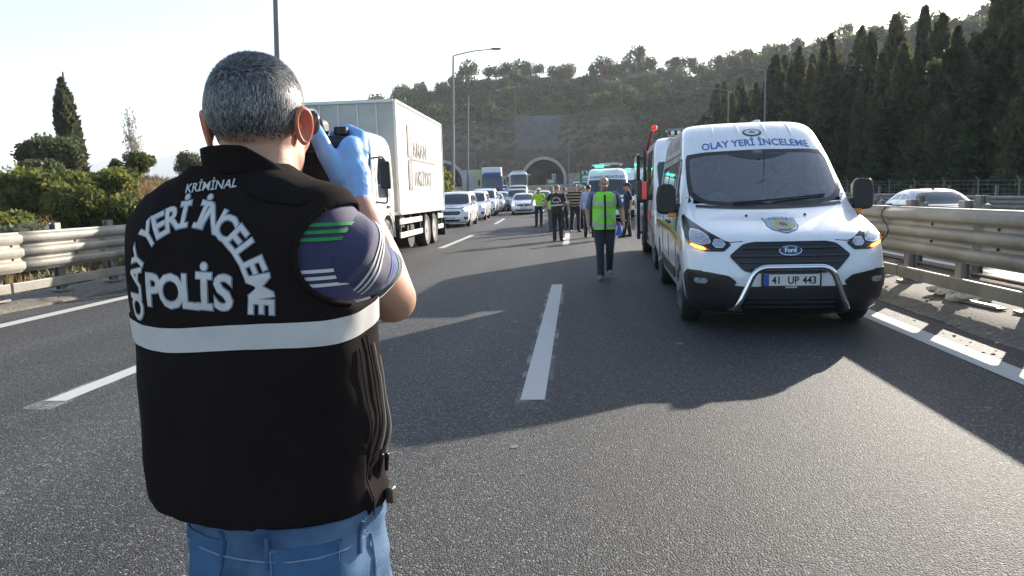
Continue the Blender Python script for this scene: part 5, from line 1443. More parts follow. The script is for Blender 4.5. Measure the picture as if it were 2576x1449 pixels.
# ---------------------------------------------------------------- big vans: ambulance, municipal minibus
L = 5.9
BIGV = [(.24, .16, .86, .40, L-.05, .15), (.36, .03, .95, .42, L, .15), (.52, .0, .985, .44, L, .15), (.72, .02, 1.0, .46, L, .15), (.90, .06, 1.005, .48, L, .15), (1.02, .12, 1.005, .50, L, .15), (1.10, .24, 1.0, .50, L, .15), (1.18, .46, .992, .48, L, .15),
        (1.26, .70, .985, .44, L, .15), (1.33, .84, .978, .40, L, .15), (1.55, 1.04, .955, .36, L, .15), (1.85, 1.32, .93, .34, L, .15), (2.08, 1.54, .91, .34, L, .15), (2.30, 1.78, .885, .36, L, .15), (2.46, 2.0, .85, .40, L-.03, .2),
        (2.55, 2.25, .79, .42, L-.06, .25), (2.60, 2.6, .68, .4, L-.2, .3), (2.62, 3.0, .5, .4, L-.5, .3)]
def big_van(name, label, loc, rz, cat='van'):
    t = thing(name, label, cat, loc, rz); B = Body(BIGV, 2.8)
    B.mesh('body', WHITE, t, .06, [(.95, .38, .43), (4.55, .38, .43)], 14, 20, 7)
    half = [(0, 1.33), (.66, 1.34), (.82, 1.39), (.89, 1.48), (.90, 1.95), (.86, 2.04), (0, 2.08)]
    B.front('windscreen', full_half(half), GLASSM, t, .007, True, .1)
    for sd in (-1, 1):
        hl = [(.60, .90), (.66, 1.02), (.86, 1.12), (1.06, 1.16), (1.10, 1.04), (.90, .88)]
        B.front('headlamp', hl if sd > 0 else mirror_pts(hl), LENS, t, .008, True, .08, .02)
        a = MB(); p = B.S(1.45, 1.35, sd); a.bar(p, p+Vector((sd*.16, -.02, .02)), .14, .10); m_ = a.build('wing_mirror', BLACKP, t, bevel=.02)
        b = MB(); b.box((p.x+sd*.20, p.y-.04, p.z+.12), (.22, .16, .42)); b.build('mirror_housing', BLACKP, m_, bevel=.05, seg=3)
        b = MB(); b.box((p.x+sd*.20, p.y+.045, p.z+.12), (.17, .008, .34)); b.build('mirror_glass', GLASSD, m_, False)
        B.side('cab_window', [(1.55, 1.36), (2.30, 1.36), (2.30, 1.98), (2.02, 1.98), (1.72, 1.76)], sd, GLASSD, t, .005, True, .3, .04)
        for y, r_ in ((.95, .36), (4.55, .36)): wheel(t, sd*.875, y, r_, .22, sd, STEELW, 5, 22)
        for y in (1.38, 2.42): tube_part('door_gap', [B.S(y, z, sd) for z in np.linspace(.4, 2.05, 8)], .006, GAP, t, 4)
    b = MB(); b.box((0, 2.9, .30), (1.5, 4.8, .12)); b.build('underbody', BLACKP, t, False)
    B.front('lower_bumper', full_half([(0, .46), (.6, .47), (.9, .55), (1.08, .56), (1.08, .30), (.9, .255), (0, .25)]), BLACKP, t, .012, True, .1)
    return t, B
RST = mat('red_stripe', (.50, .03, .03), .4, coat=.3)
t, B = big_van('ambulance', 'white ambulance with red stripes and open side door behind the police van', (2.42, 12.62, 0), R(-2.0), 'ambulance')
B.front('grille', full_half([(0, .98), (.45, .98), (.55, .85), (.45, .70), (0, .69)]), BLACKS, t, .010, True, .1, .03)
for sd in (-1, 1):
    B.side('red_stripe', [(1.0, .98), (1.7, 1.10), (2.42, 1.16), (2.42, .98), (1.7, .92)], sd, RST, t, .006, True, .3)
    B.side('red_stripe', [(1.35, .80), (2.42, .95), (2.42, .86), (1.6, .72)], sd, RST, t, .006, True, .3)
    B.side('red_stripe', [(3.9, 2.16), (5.7, 2.16), (5.7, 2.36), (3.9, 2.36)], sd, RST, t, .006, True, .3)
    B.side('rear_side_window', [(4.05, 1.40), (5.6, 1.40), (5.6, 1.98), (4.05, 1.98)], sd, GLASSD, t, .005, True, .3, .04)
    B.side('grey_skirt', [(1.5, .30), (4.0, .30), (4.0, .62), (1.45, .60)], sd, mat('silver_skirt', (.4, .41, .42), .4, metal=.3), t, .01, True, .4)
# open sliding door: dark doorway and the door panel run back along the side
B.side('doorway', [(2.50, .42), (3.72, .42), (3.72, 2.34), (2.50, 2.34)], -1, DARK, t, .010, True, .3, .04)
b = MB(); b.prism(rpoly([(3.55, .40), (4.80, .40), (4.80, 2.30), (3.55, 2.32)], .06), -1.17, -1.10, 'yz'); d_ = b.build('sliding_door', WHITE, t, False, bevel=.02, fixn=True)
b = MB(); b.prism(rpoly([(3.75, 1.40), (4.6, 1.40), (4.6, 1.98), (3.75, 1.98)], .05), -1.176, -1.169, 'yz'); b.build('door_window', GLASSD, d_, False, fixn=True)
b = MB(); b.box((-1.135, 3.535, 1.35), (.075, .025, 1.9)); b.build('door_seal', BLACKP, d_, False)
for z in (.55, 1.25, 2.22): b = MB(); b.box((-1.06, 3.62, z), (.14, .16, .05)); b.build('door_runner', BLACKP, d_, False)
b = MB(); b.box((-1.055, 2.46, 1.35), (.07, .06, 1.95)); b.build('door_pillar', BLACKP, t, False, bevel=.012)
b = MB(); b.tube([(-.97, 2.62, 1.0), (-.99, 2.62, 1.9)], .018, 8); b.build('grab_rail', mat('yellow_rail', (.5, .4, .05), .5), t)
# red crescent on the front roof
cr = disc(24, .17, .15, 0, 2.30); B.front('red_disc', cr, RST, t, .006, True, .07)
B.front('disc_cutout', disc(20, .12, .105, .06, 2.30), WHITE, t, .010, True, .07)
lb = MB(); lb.box((0, 2.45, 2.66), (1.15, .32, .09)); lbo = lb.build('light_bar', BLACKS, t, bevel=.03)
for k in range(9): b = MB(); b.box((-.5+k*.125, 2.28, 2.665), (.07, .02, .075)); b.build('light_cell', SWHITE, lbo, False)
b = MB(); b.box((0, 2.45, 2.725), (1.25, .42, .03)); b.build('bar_cover', STEELW, lbo, bevel=.01)
b = MB(); b.tube([(-.98, 3.0, 2.36), (-.93, 2.95, 2.58), (-.87, 2.9, 2.78)], [.035, .04, .045], 12); bo = b.build('warning_horn', mat('red_orange_plastic', (.22, .02, .015), .5), t)
b = MB(); b.ell((-.82, 2.88, 2.83), (.062, .055, .058)); b.build('warning_lamp', mat('lit_red_lamp', (.8, .03, .01), .2, emit=(1, .03, .01), estr=.2), bo)
b = MB(); b.box((-1.14, 1.30, 1.50), (.09, .012, .34)); o = b.build('mirror_red_patch', mat('red_film', (.6, .06, .07), .3), t, False)

t, B = big_van('municipal_minibus', 'white municipal minibus with lettered brow and green flashing light bar', (1.40, 31.3, road_z(31)), R(-1.5), 'minibus')
B.ftext('brow_lettering', 'KÖRFEZ BELEDİYESİ', .165, 0, 2.13, mat('lettering_dark', (.03, .04, .09), .5), t, .004, .006, 1.08, .03)
B.front('bonnet_band', full_half([(0, 1.22), (.80, 1.24), (.92, 1.28), (.92, 1.20), (0, 1.14)]), BLACKP, t, .010, True, .1)
B.front('grille', full_half([(0, 1.02), (.5, 1.02), (.6, .9), (.5, .72), (0, .71)]), BLACKS, t, .010, True, .1, .03)
plate(t, '41 AKL 77', .5, (0, -.03, .58))
lb = MB(); lb.box((0, 2.30, 2.76), (1.42, .36, .07)); lbo = lb.build('light_bar', SWHITE, t, bevel=.03)
for sx in (-.5, .5): b = MB(); b.box((sx, 2.3, 2.66), (.07, .2, .14)); b.build('bar_foot', STEELW, lbo, False)
b = MB(); b.box((.1, 2.2, 2.82), (.9, .3, .05)); b.build('bar_top', WHITE2, lbo, bevel=.01)
b = MB(); b.box((-.36, 2.105, 2.70), (.42, .05, .10)); b.build('green_lamp', GREENL, lbo, bevel=.02)
b = MB(); b.box((.35, 2.105, 2.70), (.42, .05, .10)); b.build('dark_lamp', mat('unlit_green_lamp', (.03, .09, .06), .3), lbo, bevel=.02)
tube_part('aerial', [(.68, 2.4, 2.6), (.68, 2.42, 3.0)], .01, BLACKS, t, 6)
t, B = big_van('ambulance', 'white ambulance with green roof beacon parked behind the municipal minibus', (3.3, 37.6, road_z(38)), R(-2.), 'ambulance')
b = MB(); b.box((0, 2.4, 2.68), (1.3, .3, .1)); lbo = b.build('light_bar', WHITE2, t, bevel=.03)
b = MB(); b.box((-.5, 2.235, 2.68), (.3, .04, .09)); b.build('green_lamp', GREENL, lbo, bevel=.02)
B.front('grille', full_half([(0, .98), (.45, .98), (.55, .85), (.45, .70), (0, .69)]), BLACKS, t, .010, True, .1, .03)

# ---------------------------------------------------------------- lorries and coach
CAB = [(.35, .12, 1.08, .20, 2.1, .1), (.55, .02, 1.16, .24, 2.15, .1), (.85, .0, 1.20, .26, 2.15, .1), (1.15, .01, 1.21, .26, 2.15, .1), (1.45, .03, 1.22, .26, 2.15, .1), (1.75, .07, 1.215, .27, 2.15, .1), (2.2, .16, 1.20, .28, 2.15, .1), (2.62, .27, 1.18, .30, 2.15, .1),
       (2.80, .36, 1.15, .34, 2.14, .12), (2.95, .50, 1.09, .38, 2.12, .15), (3.05, .70, .98, .4, 2.05, .2), (3.10, 1.0, .8, .3, 1.9, .2)]
def lorry_cab(t, paint, kz=1., visor=False, dark=GLASSM):
    B = Body([(r_[0]*kz, *r_[1:]) for r_ in CAB], 3.2)
    B.mesh('cab', paint, t, .08, [(1.42, .5, .60)], 12, 14, 6)
    half = [(0, 1.60*kz), (.9, 1.61*kz), (1.17, 1.66*kz), (1.17, 2.50*kz), (1.05, 2.60*kz), (0, 2.62*kz)]
    B.front('windscreen', full_half(half), dark, t, .01, True, .15)
    for k in (-1, 1): tube_part('wiper', [B.P(u, 1.64*kz+.02, .03) for u in np.linspace(k*.15, k*.95, 8)], .015, BLACKS, t, 6)
    B.front('grille', full_half([(0, 1.40*kz), (.80, 1.40*kz), (.86, 1.0*kz), (.75, .80*kz), (0, .80*kz)]), BLACKP, t, .012, True, .2, .03)
    g = children(t)[-1] if False else None
    for k in range(3): tube_part('grille_bar', [B.P(u, (.92+.15*k)*kz, .02) for u in np.linspace(-.75, .75, 9)], .02, paint, t, 6)
    B.front('bumper_intake', full_half([(0, .62*kz), (.7, .62*kz), (.66, .45*kz), (0, .44*kz)]), BLACKP, t, .012, True, .2)
    for sd in (-1, 1):
        hl = [(.80, .60*kz), (.82, .74*kz), (1.12, .78*kz), (1.16, .62*kz)]; B.front('headlamp', hl if sd > 0 else mirror_pts(hl), LENS, t, .012, True, .12, .02)
        B.side('door_window', [(.62, 1.52*kz), (1.52, 1.52*kz), (1.52, 2.45*kz), (.85, 2.45*kz), (.62, 2.0*kz)], sd, GLASSD, t, .006, True, .4, .05)
        for y in (.46, 1.62): tube_part('door_gap', [B.S(y, z, sd, .001) for z in np.linspace(.75*kz, 2.55*kz, 8)], .009, GAP, t, 4)
        b = MB(); b.box(B.S(1.45, 1.30*kz, sd, .02), (.04, .22, .05)); b.build('door_handle', BLACKP, t, bevel=.01)
        # mirror on its bow
        p = B.S(.40, 2.42*kz, sd); q = B.S(.40, 1.42*kz, sd)
        bow = MB(); bow.tube(smooth_path([p, p+Vector((sd*.30, -.12, .02)), q+Vector((sd*.30, -.12, -.04)), q], 5, .1), .02, 8); bo = bow.build('mirror_bow', BLACKS, t)
        b = MB(); b.box(((p+q)/2+Vector((sd*.30, -.12, .10))), (.24, .14, .62)); b.build('mirror_housing', BLACKP, bo, bevel=.04, seg=3)
        b = MB(); b.box(((p+q)/2+Vector((sd*.30, -.043, .10))), (.2, .01, .52)); b.build('mirror_glass', GLASSD, bo, False)
        b = MB(); b.box((sd*1.23, .62, .98*kz), (.02, .10, .06)); b.build('side_indicator', AMBERD, t, bevel=.01)
    return B
t = thing('box_lorry', 'dusty white box lorry with grey removal-firm lettering in the outer lane', 'lorry', (-5.80, 15.35, 0), R(.6))
B = lorry_cab(t, WHITE2)
for sd in (-1, 1):
    wheel(t, sd*1.05, 1.42, .50, .30, sd, STEELW, 8)
    for y in (6.15, 7.35):
        wheel(t, sd*1.03, y, .50, .36, sd, STEELW, 0)
tube_part('sun_visor', [B.P(u, 2.72, .05) for u in np.linspace(-1.0, 1.0, 9)], .03, BLACKP, t, 6)
for u in (-.9, -.3, .3, .9): b = MB(); b.box(B.P(u, 2.98, .02), (.10, .08, .05)); b.build('marker_lamp', AMBERD, t, bevel=.01)
# cargo box: floor frame, wall panels, roof
y0, y1, zb, zt, hw = 2.55, 9.05, 1.10, 3.98, 1.25
b = MB(); b.box((0, (y0+y1)/2, (zb+zt)/2), (hw*2-.03, y1-y0-.03, zt-zb-.02)); bx = b.build('cargo_box', CREAM, t, False, bevel=.02)
b = MB()
for sx in (-1, 1):
    for yy in (y0, y1): b.box((sx*(hw-.025), yy, (zb+zt)/2), (.07, .07, zt-zb))
    for zz in (zb, zt): b.box((sx*(hw-.025), (y0+y1)/2, zz), (.075, y1-y0-.07, .08))
for yy in (y0, y1):
    for zz in (zb, zt): b.box((0, yy, zz), (2*hw-.1, .072, .082))
b.build('box_frame', WHITE2, bx, False, bevel=.012)
for sx in (-1, 1):
    b = MB(); b.box((sx*(hw-.008), (y0+y1)/2, zb+.30), (.012, y1-y0-.1, .05)); b.build('rub_rail', mat('yellowed_strip', (.62, .55, .36), .6), bx, False)
for k in range(1, 5):
    b = MB(); b.box((-hw+2*hw*k/5, y0-.001, (zb+zt)/2), (.025, .035, zt-zb-.1)); b.build('front_panel_seam', WHITE2, bx, False)
# lettering on the sunlit side
GT = mat('faded_grey_lettering', (.15, .145, .13), .6, var=.1); 
def side_txt(name, s, size, yc, zc, m_, bold=0, width=1.): 
    vs_, fs, (W_, H_) = text2d(s, size, bold, 1.05, 0, width)
    return wrap(name, vs_, fs, lambda u, v, k: (hw+.0015, yc+u, zc+v), m_, bx, 5, 0, False)
for z0, z1, s in ((2.62, 3.50, 'K'), (1.72, 2.55, 'N')):
    b = MB(); b.box((hw, 3.98, (z0+z1)/2), (.006, .48, z1-z0)); b.build('letter_block', mat('faded_grey_block', (.13, .125, .12), .6, var=.1), bx, False)
    vs_, fs, (W_, H_) = text2d(s, (z1-z0)*1.28, .0, 1., 0, .24); wrap('block_letter', vs_, fs, lambda u, v, k: (hw+.0045, 3.98+u, z0+v+.02), CREAM, bx, 5, 0, False)
side_txt('side_lettering', 'AMAN', .62, 5.35, 2.66, GT, .012, 1.05); side_txt('side_lettering', 'AKLİYAT', .60, 5.75, 1.86, GT, .012, .95)
b = MB(); b.box((hw, 5.9, 2.58), (.005, 3.6, .045)); b.build('lettering_rule', GT, bx, False)
side_txt('small_lettering', 'EVDEN EVE NAKLİYAT', .13, 5.5, 1.52, mat('pale_lettering', (.40, .37, .30), .6))
# chassis, guards, tank, spare
b = MB()
for sx in (-.42, .42): b.box((sx, 5.2, .93), (.09, 7.6, .22))
for y in (2.9, 4.2, 5.5, 6.75, 8.2): b.box((0, y, .93), (.8, .09, .2))
b.build('chassis', BLACKP, t, False)
for sd in (-1, 1):
    for z in (.52, .88): b = MB(); b.box((sd*1.19, 4.05, z), (.04, 2.75, .15)); b.build('side_guard_rail', mat('cream_rail', (.62, .58, .48), .6, var=.1), t, False, bevel=.01)
    for y in (2.85, 4.0, 5.3): b = MB(); b.box((sd*1.15, y, .80), (.05, .06, .7)); b.build('guard_post', BLACKP, t, False)
    for z in (.52, .88): b = MB(); b.box((sd*1.19, 8.45, z), (.04, .95, .15)); b.build('rear_guard_rail', MATS['cream_rail'], t, False, bevel=.01)
    b = MB(); b.box((sd*1.15, 8.1, .80), (.05, .06, .7)); b.build('guard_post', BLACKP, t, False); b = MB(); b.box((sd*1.15, 8.8, .80), (.05, .06, .7)); b.build('guard_post', BLACKP, t, False)
    b = MB(); b.box((sd*1.0, 9.0, .48), (.5, .02, .6)); b.build('mud_flap', RUBBER, t, False)
    b = MB(); b.lathe([(.62, -.17*sd), (.64, -.17*sd), (.64, .17*sd), (.60, .17*sd)], 24, None, (sd*1.07, 1.42, .52)); 
    b = MB(); b.grid(lambda u, v: (sd*(.86+.36*v), 1.42+.66*math.cos(math.pi*u), .52+.66*math.sin(math.pi*u)), 16, 3); b.build('wheel_arch', WHITE2, t, True, 180)
    for y in (6.15, 7.35): b = MB(); b.grid(lambda u, v: (sd*(.80+.42*v), y+.60*math.cos(R(30)+R(120)*u), .52+.60*math.sin(R(30)+R(120)*u)), 10, 3); b.build('rear_mudguard', BLACKP, t, True, 180)
b = MB(); b.cyl((.62, 4.4, .55), (1.08, 4.4, .55), .46, n=24); b.build('spare_wheel', RUBBER, t)
b = MB(); b.box((-.85, 3.6, .72), (.55, 1.0, .5)); b.build('fuel_tank', STEELW, t, bevel=.08, seg=3)
b = MB(); b.box((.95, 3.25, .9), (.35, .5, .4)); b.build('battery_box', BLACKP, t, bevel=.02)
b = MB(); b.box((0, .55, .72), (2.1, 1.6, .3)); b.build('cab_underframe', BLACKP, t, False)
b = MB(); b.box((0, 8.98, .62), (2.3, .1, .14)); b.build('rear_bumper', STEELW, t, False)
for sx in (-.95, .95): b = MB(); b.box((sx, 9.06, 1.02), (.3, .05, .1)); b.build('tail_lamp', REDL, t, False)
# blue articulated lorry
BLUEP = mat('royal_blue_paint', (.02, .05, .20), .3, coat=.6)
t = thing('articulated_lorry', 'blue articulated lorry with pale tall trailer facing us in the outer lane', 'lorry', (-9.75, 81.5, road_z(82)), R(7))
B = lorry_cab(t, BLUEP, 1.10)
B.front('visor_band', full_half([(0, 2.85), (1.0, 2.85), (1.05, 3.12), (.9, 3.18), (0, 3.2)]), BLUEP, t, .05, True, .2)
b = MB(); b.add([(-1.15, .75, 3.15), (1.15, .75, 3.15), (1.15, 2.1, 3.15), (-1.15, 2.1, 3.15), (-1.1, 1.3, 3.95), (1.1, 1.3, 3.95), (1.15, 2.1, 4.0), (-1.15, 2.1, 4.0)], [(0, 1, 5, 4), (1, 2, 6, 5), (2, 3, 7, 6), (3, 0, 4, 7), (4, 5, 6, 7)])
b.build('air_deflector', WHITE2, t, False, bevel=.06, fixn=True)
b = MB(); b.box((0, 8.6, 2.6), (2.5, 12, 2.85)); b.build('trailer', CREAM, t, False, bevel=.03)
for sd in (-1, 1):
    for y in (1.42, 4.2, 11., 12.2): wheel(t, sd*1.0, y, .5, .3, sd, STEELW, 0, 18)
b = MB(); b.box((0, 7, .95), (.9, 12, .25)); b.build('chassis', BLACKP, t, False)
plate(t, '34 TR 901', .5, (0, -.04, .66))
t = thing('box_trailer', 'yellowish box lorry standing beside the blue lorry, mostly hidden', 'lorry', (-14.3, 96, road_z(96)), R(8))
YEL = mat('yellowed_panel', (.50, .40, .14), .6, var=.15)
b = MB(); b.box((0, 4.5, 2.5), (2.5, 9, 2.9)); b.build('cargo_box', CREAM, t, False, bevel=.03)
b = MB(); b.box((1.0, -.03, 2.5), (.55, .05, 2.86)); b.build('yellow_panel', YEL, t, False)
b = MB(); b.box((.95, -.07, 2.1), (.14, .04, .7)); b.build('dark_vent', BLACKP, t, False)
for sd in (-1, 1):
    for y in (1.2, 6.8): wheel(t, sd*1.0, y, .5, .3, sd, STEELW, 0, 16)
b = MB(); b.box((0, 4.4, .9), (.9, 8.6, .25)); b.build('chassis', BLACKP, t, False)
# coach
CO = [(.30, .10, 1.10, .22, 12, .2), (.5, .02, 1.20, .25, 12, .2), (.9, .0, 1.24, .28, 12, .2), (1.3, .02, 1.25, .3, 12, .2), (2.0, .10, 1.25, .3, 12, .2), (2.8, .26, 1.245, .3, 12, .2), (3.2, .40, 1.22, .32, 12, .2), (3.42, .6, 1.15, .36, 11.9, .3), (3.52, .9, 1.0, .4, 11.7, .3), (3.56, 1.3, .8, .3, 11.3, .3)]
t = thing('coach', 'white long-distance coach with dark windscreen before the tunnel mouth', 'coach', (-8.05, 99, road_z(99)), R(8))
B = Body(CO, 3.2); B.mesh('body', WHITE, t, .1, [(2.6, .5, .58), (9.2, .5, .58)], 10, 14, 6)
B.front('windscreen', full_half([(0, 1.25), (.9, 1.26), (1.18, 1.34), (1.2, 2.95), (1.05, 3.12), (0, 3.15)]), GLASSM, t, .012, True, .2)
B.front('front_panel', full_half([(0, .98), (.8, .98), (.9, .78), (.8, .62), (0, .6)]), BLACKP, t, .012, True, .2)
for sd in (-1, 1):
    hl = [(.75, .72), (.8, .98), (1.15, 1.05), (1.2, .8)]; B.front('headlamp', hl if sd > 0 else mirror_pts(hl), LENS, t, .014, True, .15, .03)
    B.side('window_band', [(1.0, 1.7), (11.4, 1.7), (11.4, 2.95), (1.3, 2.95)], sd, GLASSD, t, .01, True, 1.)
    for y in (2.6, 9.2): wheel(t, sd*1.05, y, .5, .3, sd, STEELW, 0, 18)
    p = B.S(.7, 3.1, sd); bow = MB(); bow.tube(smooth_path([p, p+Vector((sd*.35, -.5, .05)), p+Vector((sd*.38, -.62, -.25))], 5, .2), .035, 6); bo = bow.build('mirror_arm', WHITE, t)
    b = MB(); b.box(p+Vector((sd*.38, -.62, -.6)), (.24, .2, .75)); b.build('mirror_housing', BLACKP, bo, bevel=.06, seg=3)
b = MB(); b.box((0, 1.6, 3.62), (1.7, 1.6, .14)); b.build('roof_unit', WHITE2, t, bevel=.04)
plate(t, '41 BU 220', .5, (0, -.03, .5))
# ================================================================ PEOPLE
def organic(name, mb, m_, parent, voxel, smooth=4, wr=0., wseed=0):
    """union of overlapping rounded pieces grown into one continuous surface"""
    o = mb.build(name, m_, parent)
    r_ = o.modifiers.new('r', 'REMESH'); r_.mode = 'VOXEL'; r_.voxel_size = voxel; r_.use_smooth_shade = True
    s_ = o.modifiers.new('s', 'SMOOTH'); s_.factor = .5; s_.iterations = smooth
    bake(o); me = o.data
    if wr:
        me.update()
        push_out(me, lambda c: wr*(noise.noise(Vector((c.x*14+wseed, c.y*14, c.z*6)))+.5*noise.noise(Vector((c.x*30, c.y*30+wseed, c.z*16)))))
    if not me.materials: me.materials.append(m_)
    me.polygons.foreach_set('use_smooth', [True]*len(me.polygons))
    return o
def hand(mb, w_, d, pn, side, r_=1., curl=.5, add=0.):
    """palm and five fingers; d: wrist-to-knuckle direction, pn: palm normal, side: +1 thumb to d x pn"""
    w_ = Vector(w_); d = Vector(d).normalized(); pn = Vector(pn); pn = (pn-d*pn.dot(d)).normalized(); sx = d.cross(pn)*side
    M = Matrix((sx, pn, d)).transposed()
    mb.ell(w_+d*.048*r_, (.041*r_+add, .016*r_+add, .056*r_+add), M)
    mb.caps_(w_-d*.02, w_+d*.03*r_, .027*r_+add, .028*r_+add, 10)
    for k, (o_, L) in enumerate(((.030, .072), (.010, .080), (-.010, .075), (-.029, .060))):
        a = w_+d*.088*r_+sx*o_*r_; c = curl*(1+.08*k)
        m1 = a+(d*math.cos(c*.6)+pn*math.sin(c*.6)+sx*o_*1.2).normalized()*L*.5*r_
        m2 = m1+(d*math.cos(c*1.5)+pn*math.sin(c*1.5)).normalized()*L*.5*r_
        mb.caps_(a-d*.02, m1, .0095*r_+add, .0088*r_+add, 8); mb.caps_(m1, m2, .0088*r_+add, .0078*r_+add, 8)
    a = w_+d*.022*r_+sx*.034*r_; m1 = a+(d*.7+sx*.75+pn*.25).normalized()*.040*r_; m2 = m1+(d*.9+sx*.25+pn*.3).normalized()*.034*r_
    mb.caps_(a-sx*.015, m1, .0125*r_+add, .0105*r_+add, 8); mb.caps_(m1, m2, .0105*r_+add, .0085*r_+add, 8)
HAIRD = mat('dark_hair', (.018, .015, .013), .6, bump=.6, bscale=120); HAIRG = mat('grey_hair', (.16, .15, .145), .6, var=.35, vscale=60, bump=.6, bscale=120)
EYE = mat('eye_dark', (.02, .015, .012), .3); BROW = mat('brow', (.03, .025, .02), .8)
SHOE = mat('black_leather', (.015, .014, .013), .4); TAN = mat('tan_suede', (.30, .22, .14), .8, var=.15)
def cloth(name, c, rough=.85, var=.12): return mat(name, c, rough, var=var, vscale=7, bump=.35, bscale=90, sheen=.2)
DKTR = cloth('dark_trousers', (.012, .013, .017)); NAVYJ = cloth('dark_denim', (.022, .026, .036)); GREYTR = cloth('grey_trousers', (.09, .09, .095))
REFL = mat('reflective_tape', (.50, .47, .43), .45, var=.08, vscale=5)
NEON = cloth('neon_green_cloth', (.30, .88, .05), .7, .08); NEONY = cloth('neon_yellow_cloth', (.42, .72, .02), .7, .08)
POSE0 = dict(shR=(-.19, .01, 1.43), elR=(-.25, .04, 1.16), wrR=(-.24, -.02, .92), shL=(.19, .01, 1.43), elL=(.25, .04, 1.16), wrL=(.24, -.02, .92),
             hipR=(-.095, .01, .92), knR=(-.105, -.01, .50), anR=(-.11, .03, .085), hipL=(.095, .01, .92), knL=(.105, -.01, .50), anL=(.11, .03, .085), toeR=-.06, toeL=.06)
def figure(name, label, loc, rz, H=1.75, pose=None, shirt=None, sleeve=.75, trousers=DKTR, shoes=SHOE, hair='short', hairm=HAIRD, headyaw=0., nod=0., girth=1., cap=None, collar=None, skin=SKIN, gloves=None, voxel=.0105, vest=None, belt=None, moust=None):
    t = thing(name, label, 'person', loc, rz); k = H/1.75; t.scale = (k, k, k)
    J = dict(POSE0); J.update(pose or {}); V = {q: (Vector(p) if isinstance(p, tuple) else p) for q, p in J.items()}
    g = girth
    hm_ = Matrix.Translation((0, .0, 1.54)) @ Matrix.Rotation(headyaw, 4, 'Z') @ Matrix.Rotation(nod, 4, 'X') @ Matrix.Translation((0, 0, -1.54))
    hp = lambda x, y, z: hm_ @ Vector((x, y, z)); hr = hm_.to_3x3()
    def head(mb):
        mb.ell(hp(0, .012, 1.655), (.078, .098, .098), hr, 18, 12); mb.ell(hp(0, -.030, 1.585), (.060, .070, .075), hr); mb.ell(hp(0, -.060, 1.545), (.034, .034, .026), hr)
        mb.caps_(hp(0, -.098, 1.645), hp(0, -.114, 1.600), .010, .015, 8); mb.ell(hp(0, -.09, 1.665), (.052, .018, .012), hr)
        for s in (-1, 1): mb.ell(hp(s*.080, .012, 1.622), (.010, .020, .033), hr); mb.ell(hp(s*.035, -.082, 1.605), (.022, .02, .02), hr)
        mb.ell(hp(0, -.098, 1.567), (.024, .012, .008), hr)
        mb.caps_((0, .035, 1.42), hp(0, .018, 1.56), .060, .054)
    b = MB(); head(b)
    b.ell((0, .01, 1.28), (.165*g, .11*g, .21)); b.ell((0, -.005*g, 1.06), (.150*g, .115*g, .18)); b.ell((0, .01, .955), (.150*g, .108*g, .09))
    for s in 'RL':
        b.caps_((0, .015, 1.40), V['sh'+s], .075, .062); b.caps_(V['sh'+s], V['el'+s], .054*g, .044*g); b.caps_(V['el'+s], V['wr'+s], .043*g, .029)
        d = V['wr'+s]-V['el'+s]; sg = -1 if s == 'R' else 1
        hand(b, V['wr'+s], d+Vector((0, -.03, 0)), Vector((-sg, .1, 0)), 1 if s == 'R' else -1, 1., .55)
        b.caps_(V['hip'+s], V['kn'+s], .076*g, .056); b.caps_(V['kn'+s], V['an'+s], .058, .040)
    organic('body', b, skin, t, voxel, 3)
    # trousers, shoes
    b = MB(); b.ell((0, .01, .945), (.174*g, .130*g, .135))
    for s in 'RL':
        b.caps_(V['hip'+s], V['kn'+s], .098*g, .076); b.caps_(V['kn'+s], V['an'+s]+Vector((0, .0, .0)), .075, .064)
    organic('trousers', b, trousers, t, .014, 3, .006, 2)
    for s in 'RL':
        b = MB(); a = V['an'+s]; tx = V['toe'+s]; fz = a.z-.085
        b.caps_(a+Vector((0, .03, -.045)), a+Vector((tx, -.17, -.055)), .040, .034); b.ell(a+Vector((tx*.4, -.06, -.045)), (.045, .10, .042))
        b.caps_(a, a+Vector((0, .01, -.04)), .045, .042)
        o = organic('shoe', b, shoes, t, .009, 2)
        for v in o.data.vertices: v.co.z = max(v.co.z, a.z-.083)
    # shirt
    if shirt:
        b = MB(); b.ell((0, .01, 1.285), (.182*g, .128*g, .22)); b.ell((0, -.005*g, 1.07), (.168*g, .132*g, .20)); b.ell((0, .01, .97), (.176*g, .134*g, .11)); b.caps_((0, .03, 1.42), (0, .022, 1.475), .082, .068)
        for s in 'RL':
            b.caps_((0, .015, 1.40), V['sh'+s], .088, .075)
            e = V['el'+s]; sh_ = V['sh'+s]
            if sleeve <= 1: b.caps_(sh_, sh_.lerp(e, sleeve*.85), .072*g, .064*g)
            else: b.caps_(sh_, e, .070*g, .058*g); b.caps_(e, e.lerp(V['wr'+s], sleeve-1), .058*g, .042)
        organic('shirt', b, shirt, t, .0125, 3, .006, 5)
        if collar:
            b = MB(); b.tube([(.064*math.cos(a), .028+.06*math.sin(a)-.012*(1-math.sin(a)), 1.487+.012*math.sin(a)) for a in np.linspace(0, 6.283, 20)[:-1]], .016, 8, closed=True); b.build('collar', collar, t)
    if belt:
        b = MB(); b.grid(lambda u, v: (.182*g*math.cos(u*6.283), .01+.140*g*math.sin(u*6.283), .935+.05*v), 28, 3, True); b.build('belt', belt, t)
    # face
    for s in (-1, 1):
        b = MB(); b.ell(hp(s*.031, -.0865, 1.640), (.012, .006, .0055), hr); b.build('eye', EYE, t)
        b = MB(); b.caps_(hp(s*.014, -.099, 1.666), hp(s*.052, -.088, 1.667), .005, .004, 6); b.build('eyebrow', BROW, t)
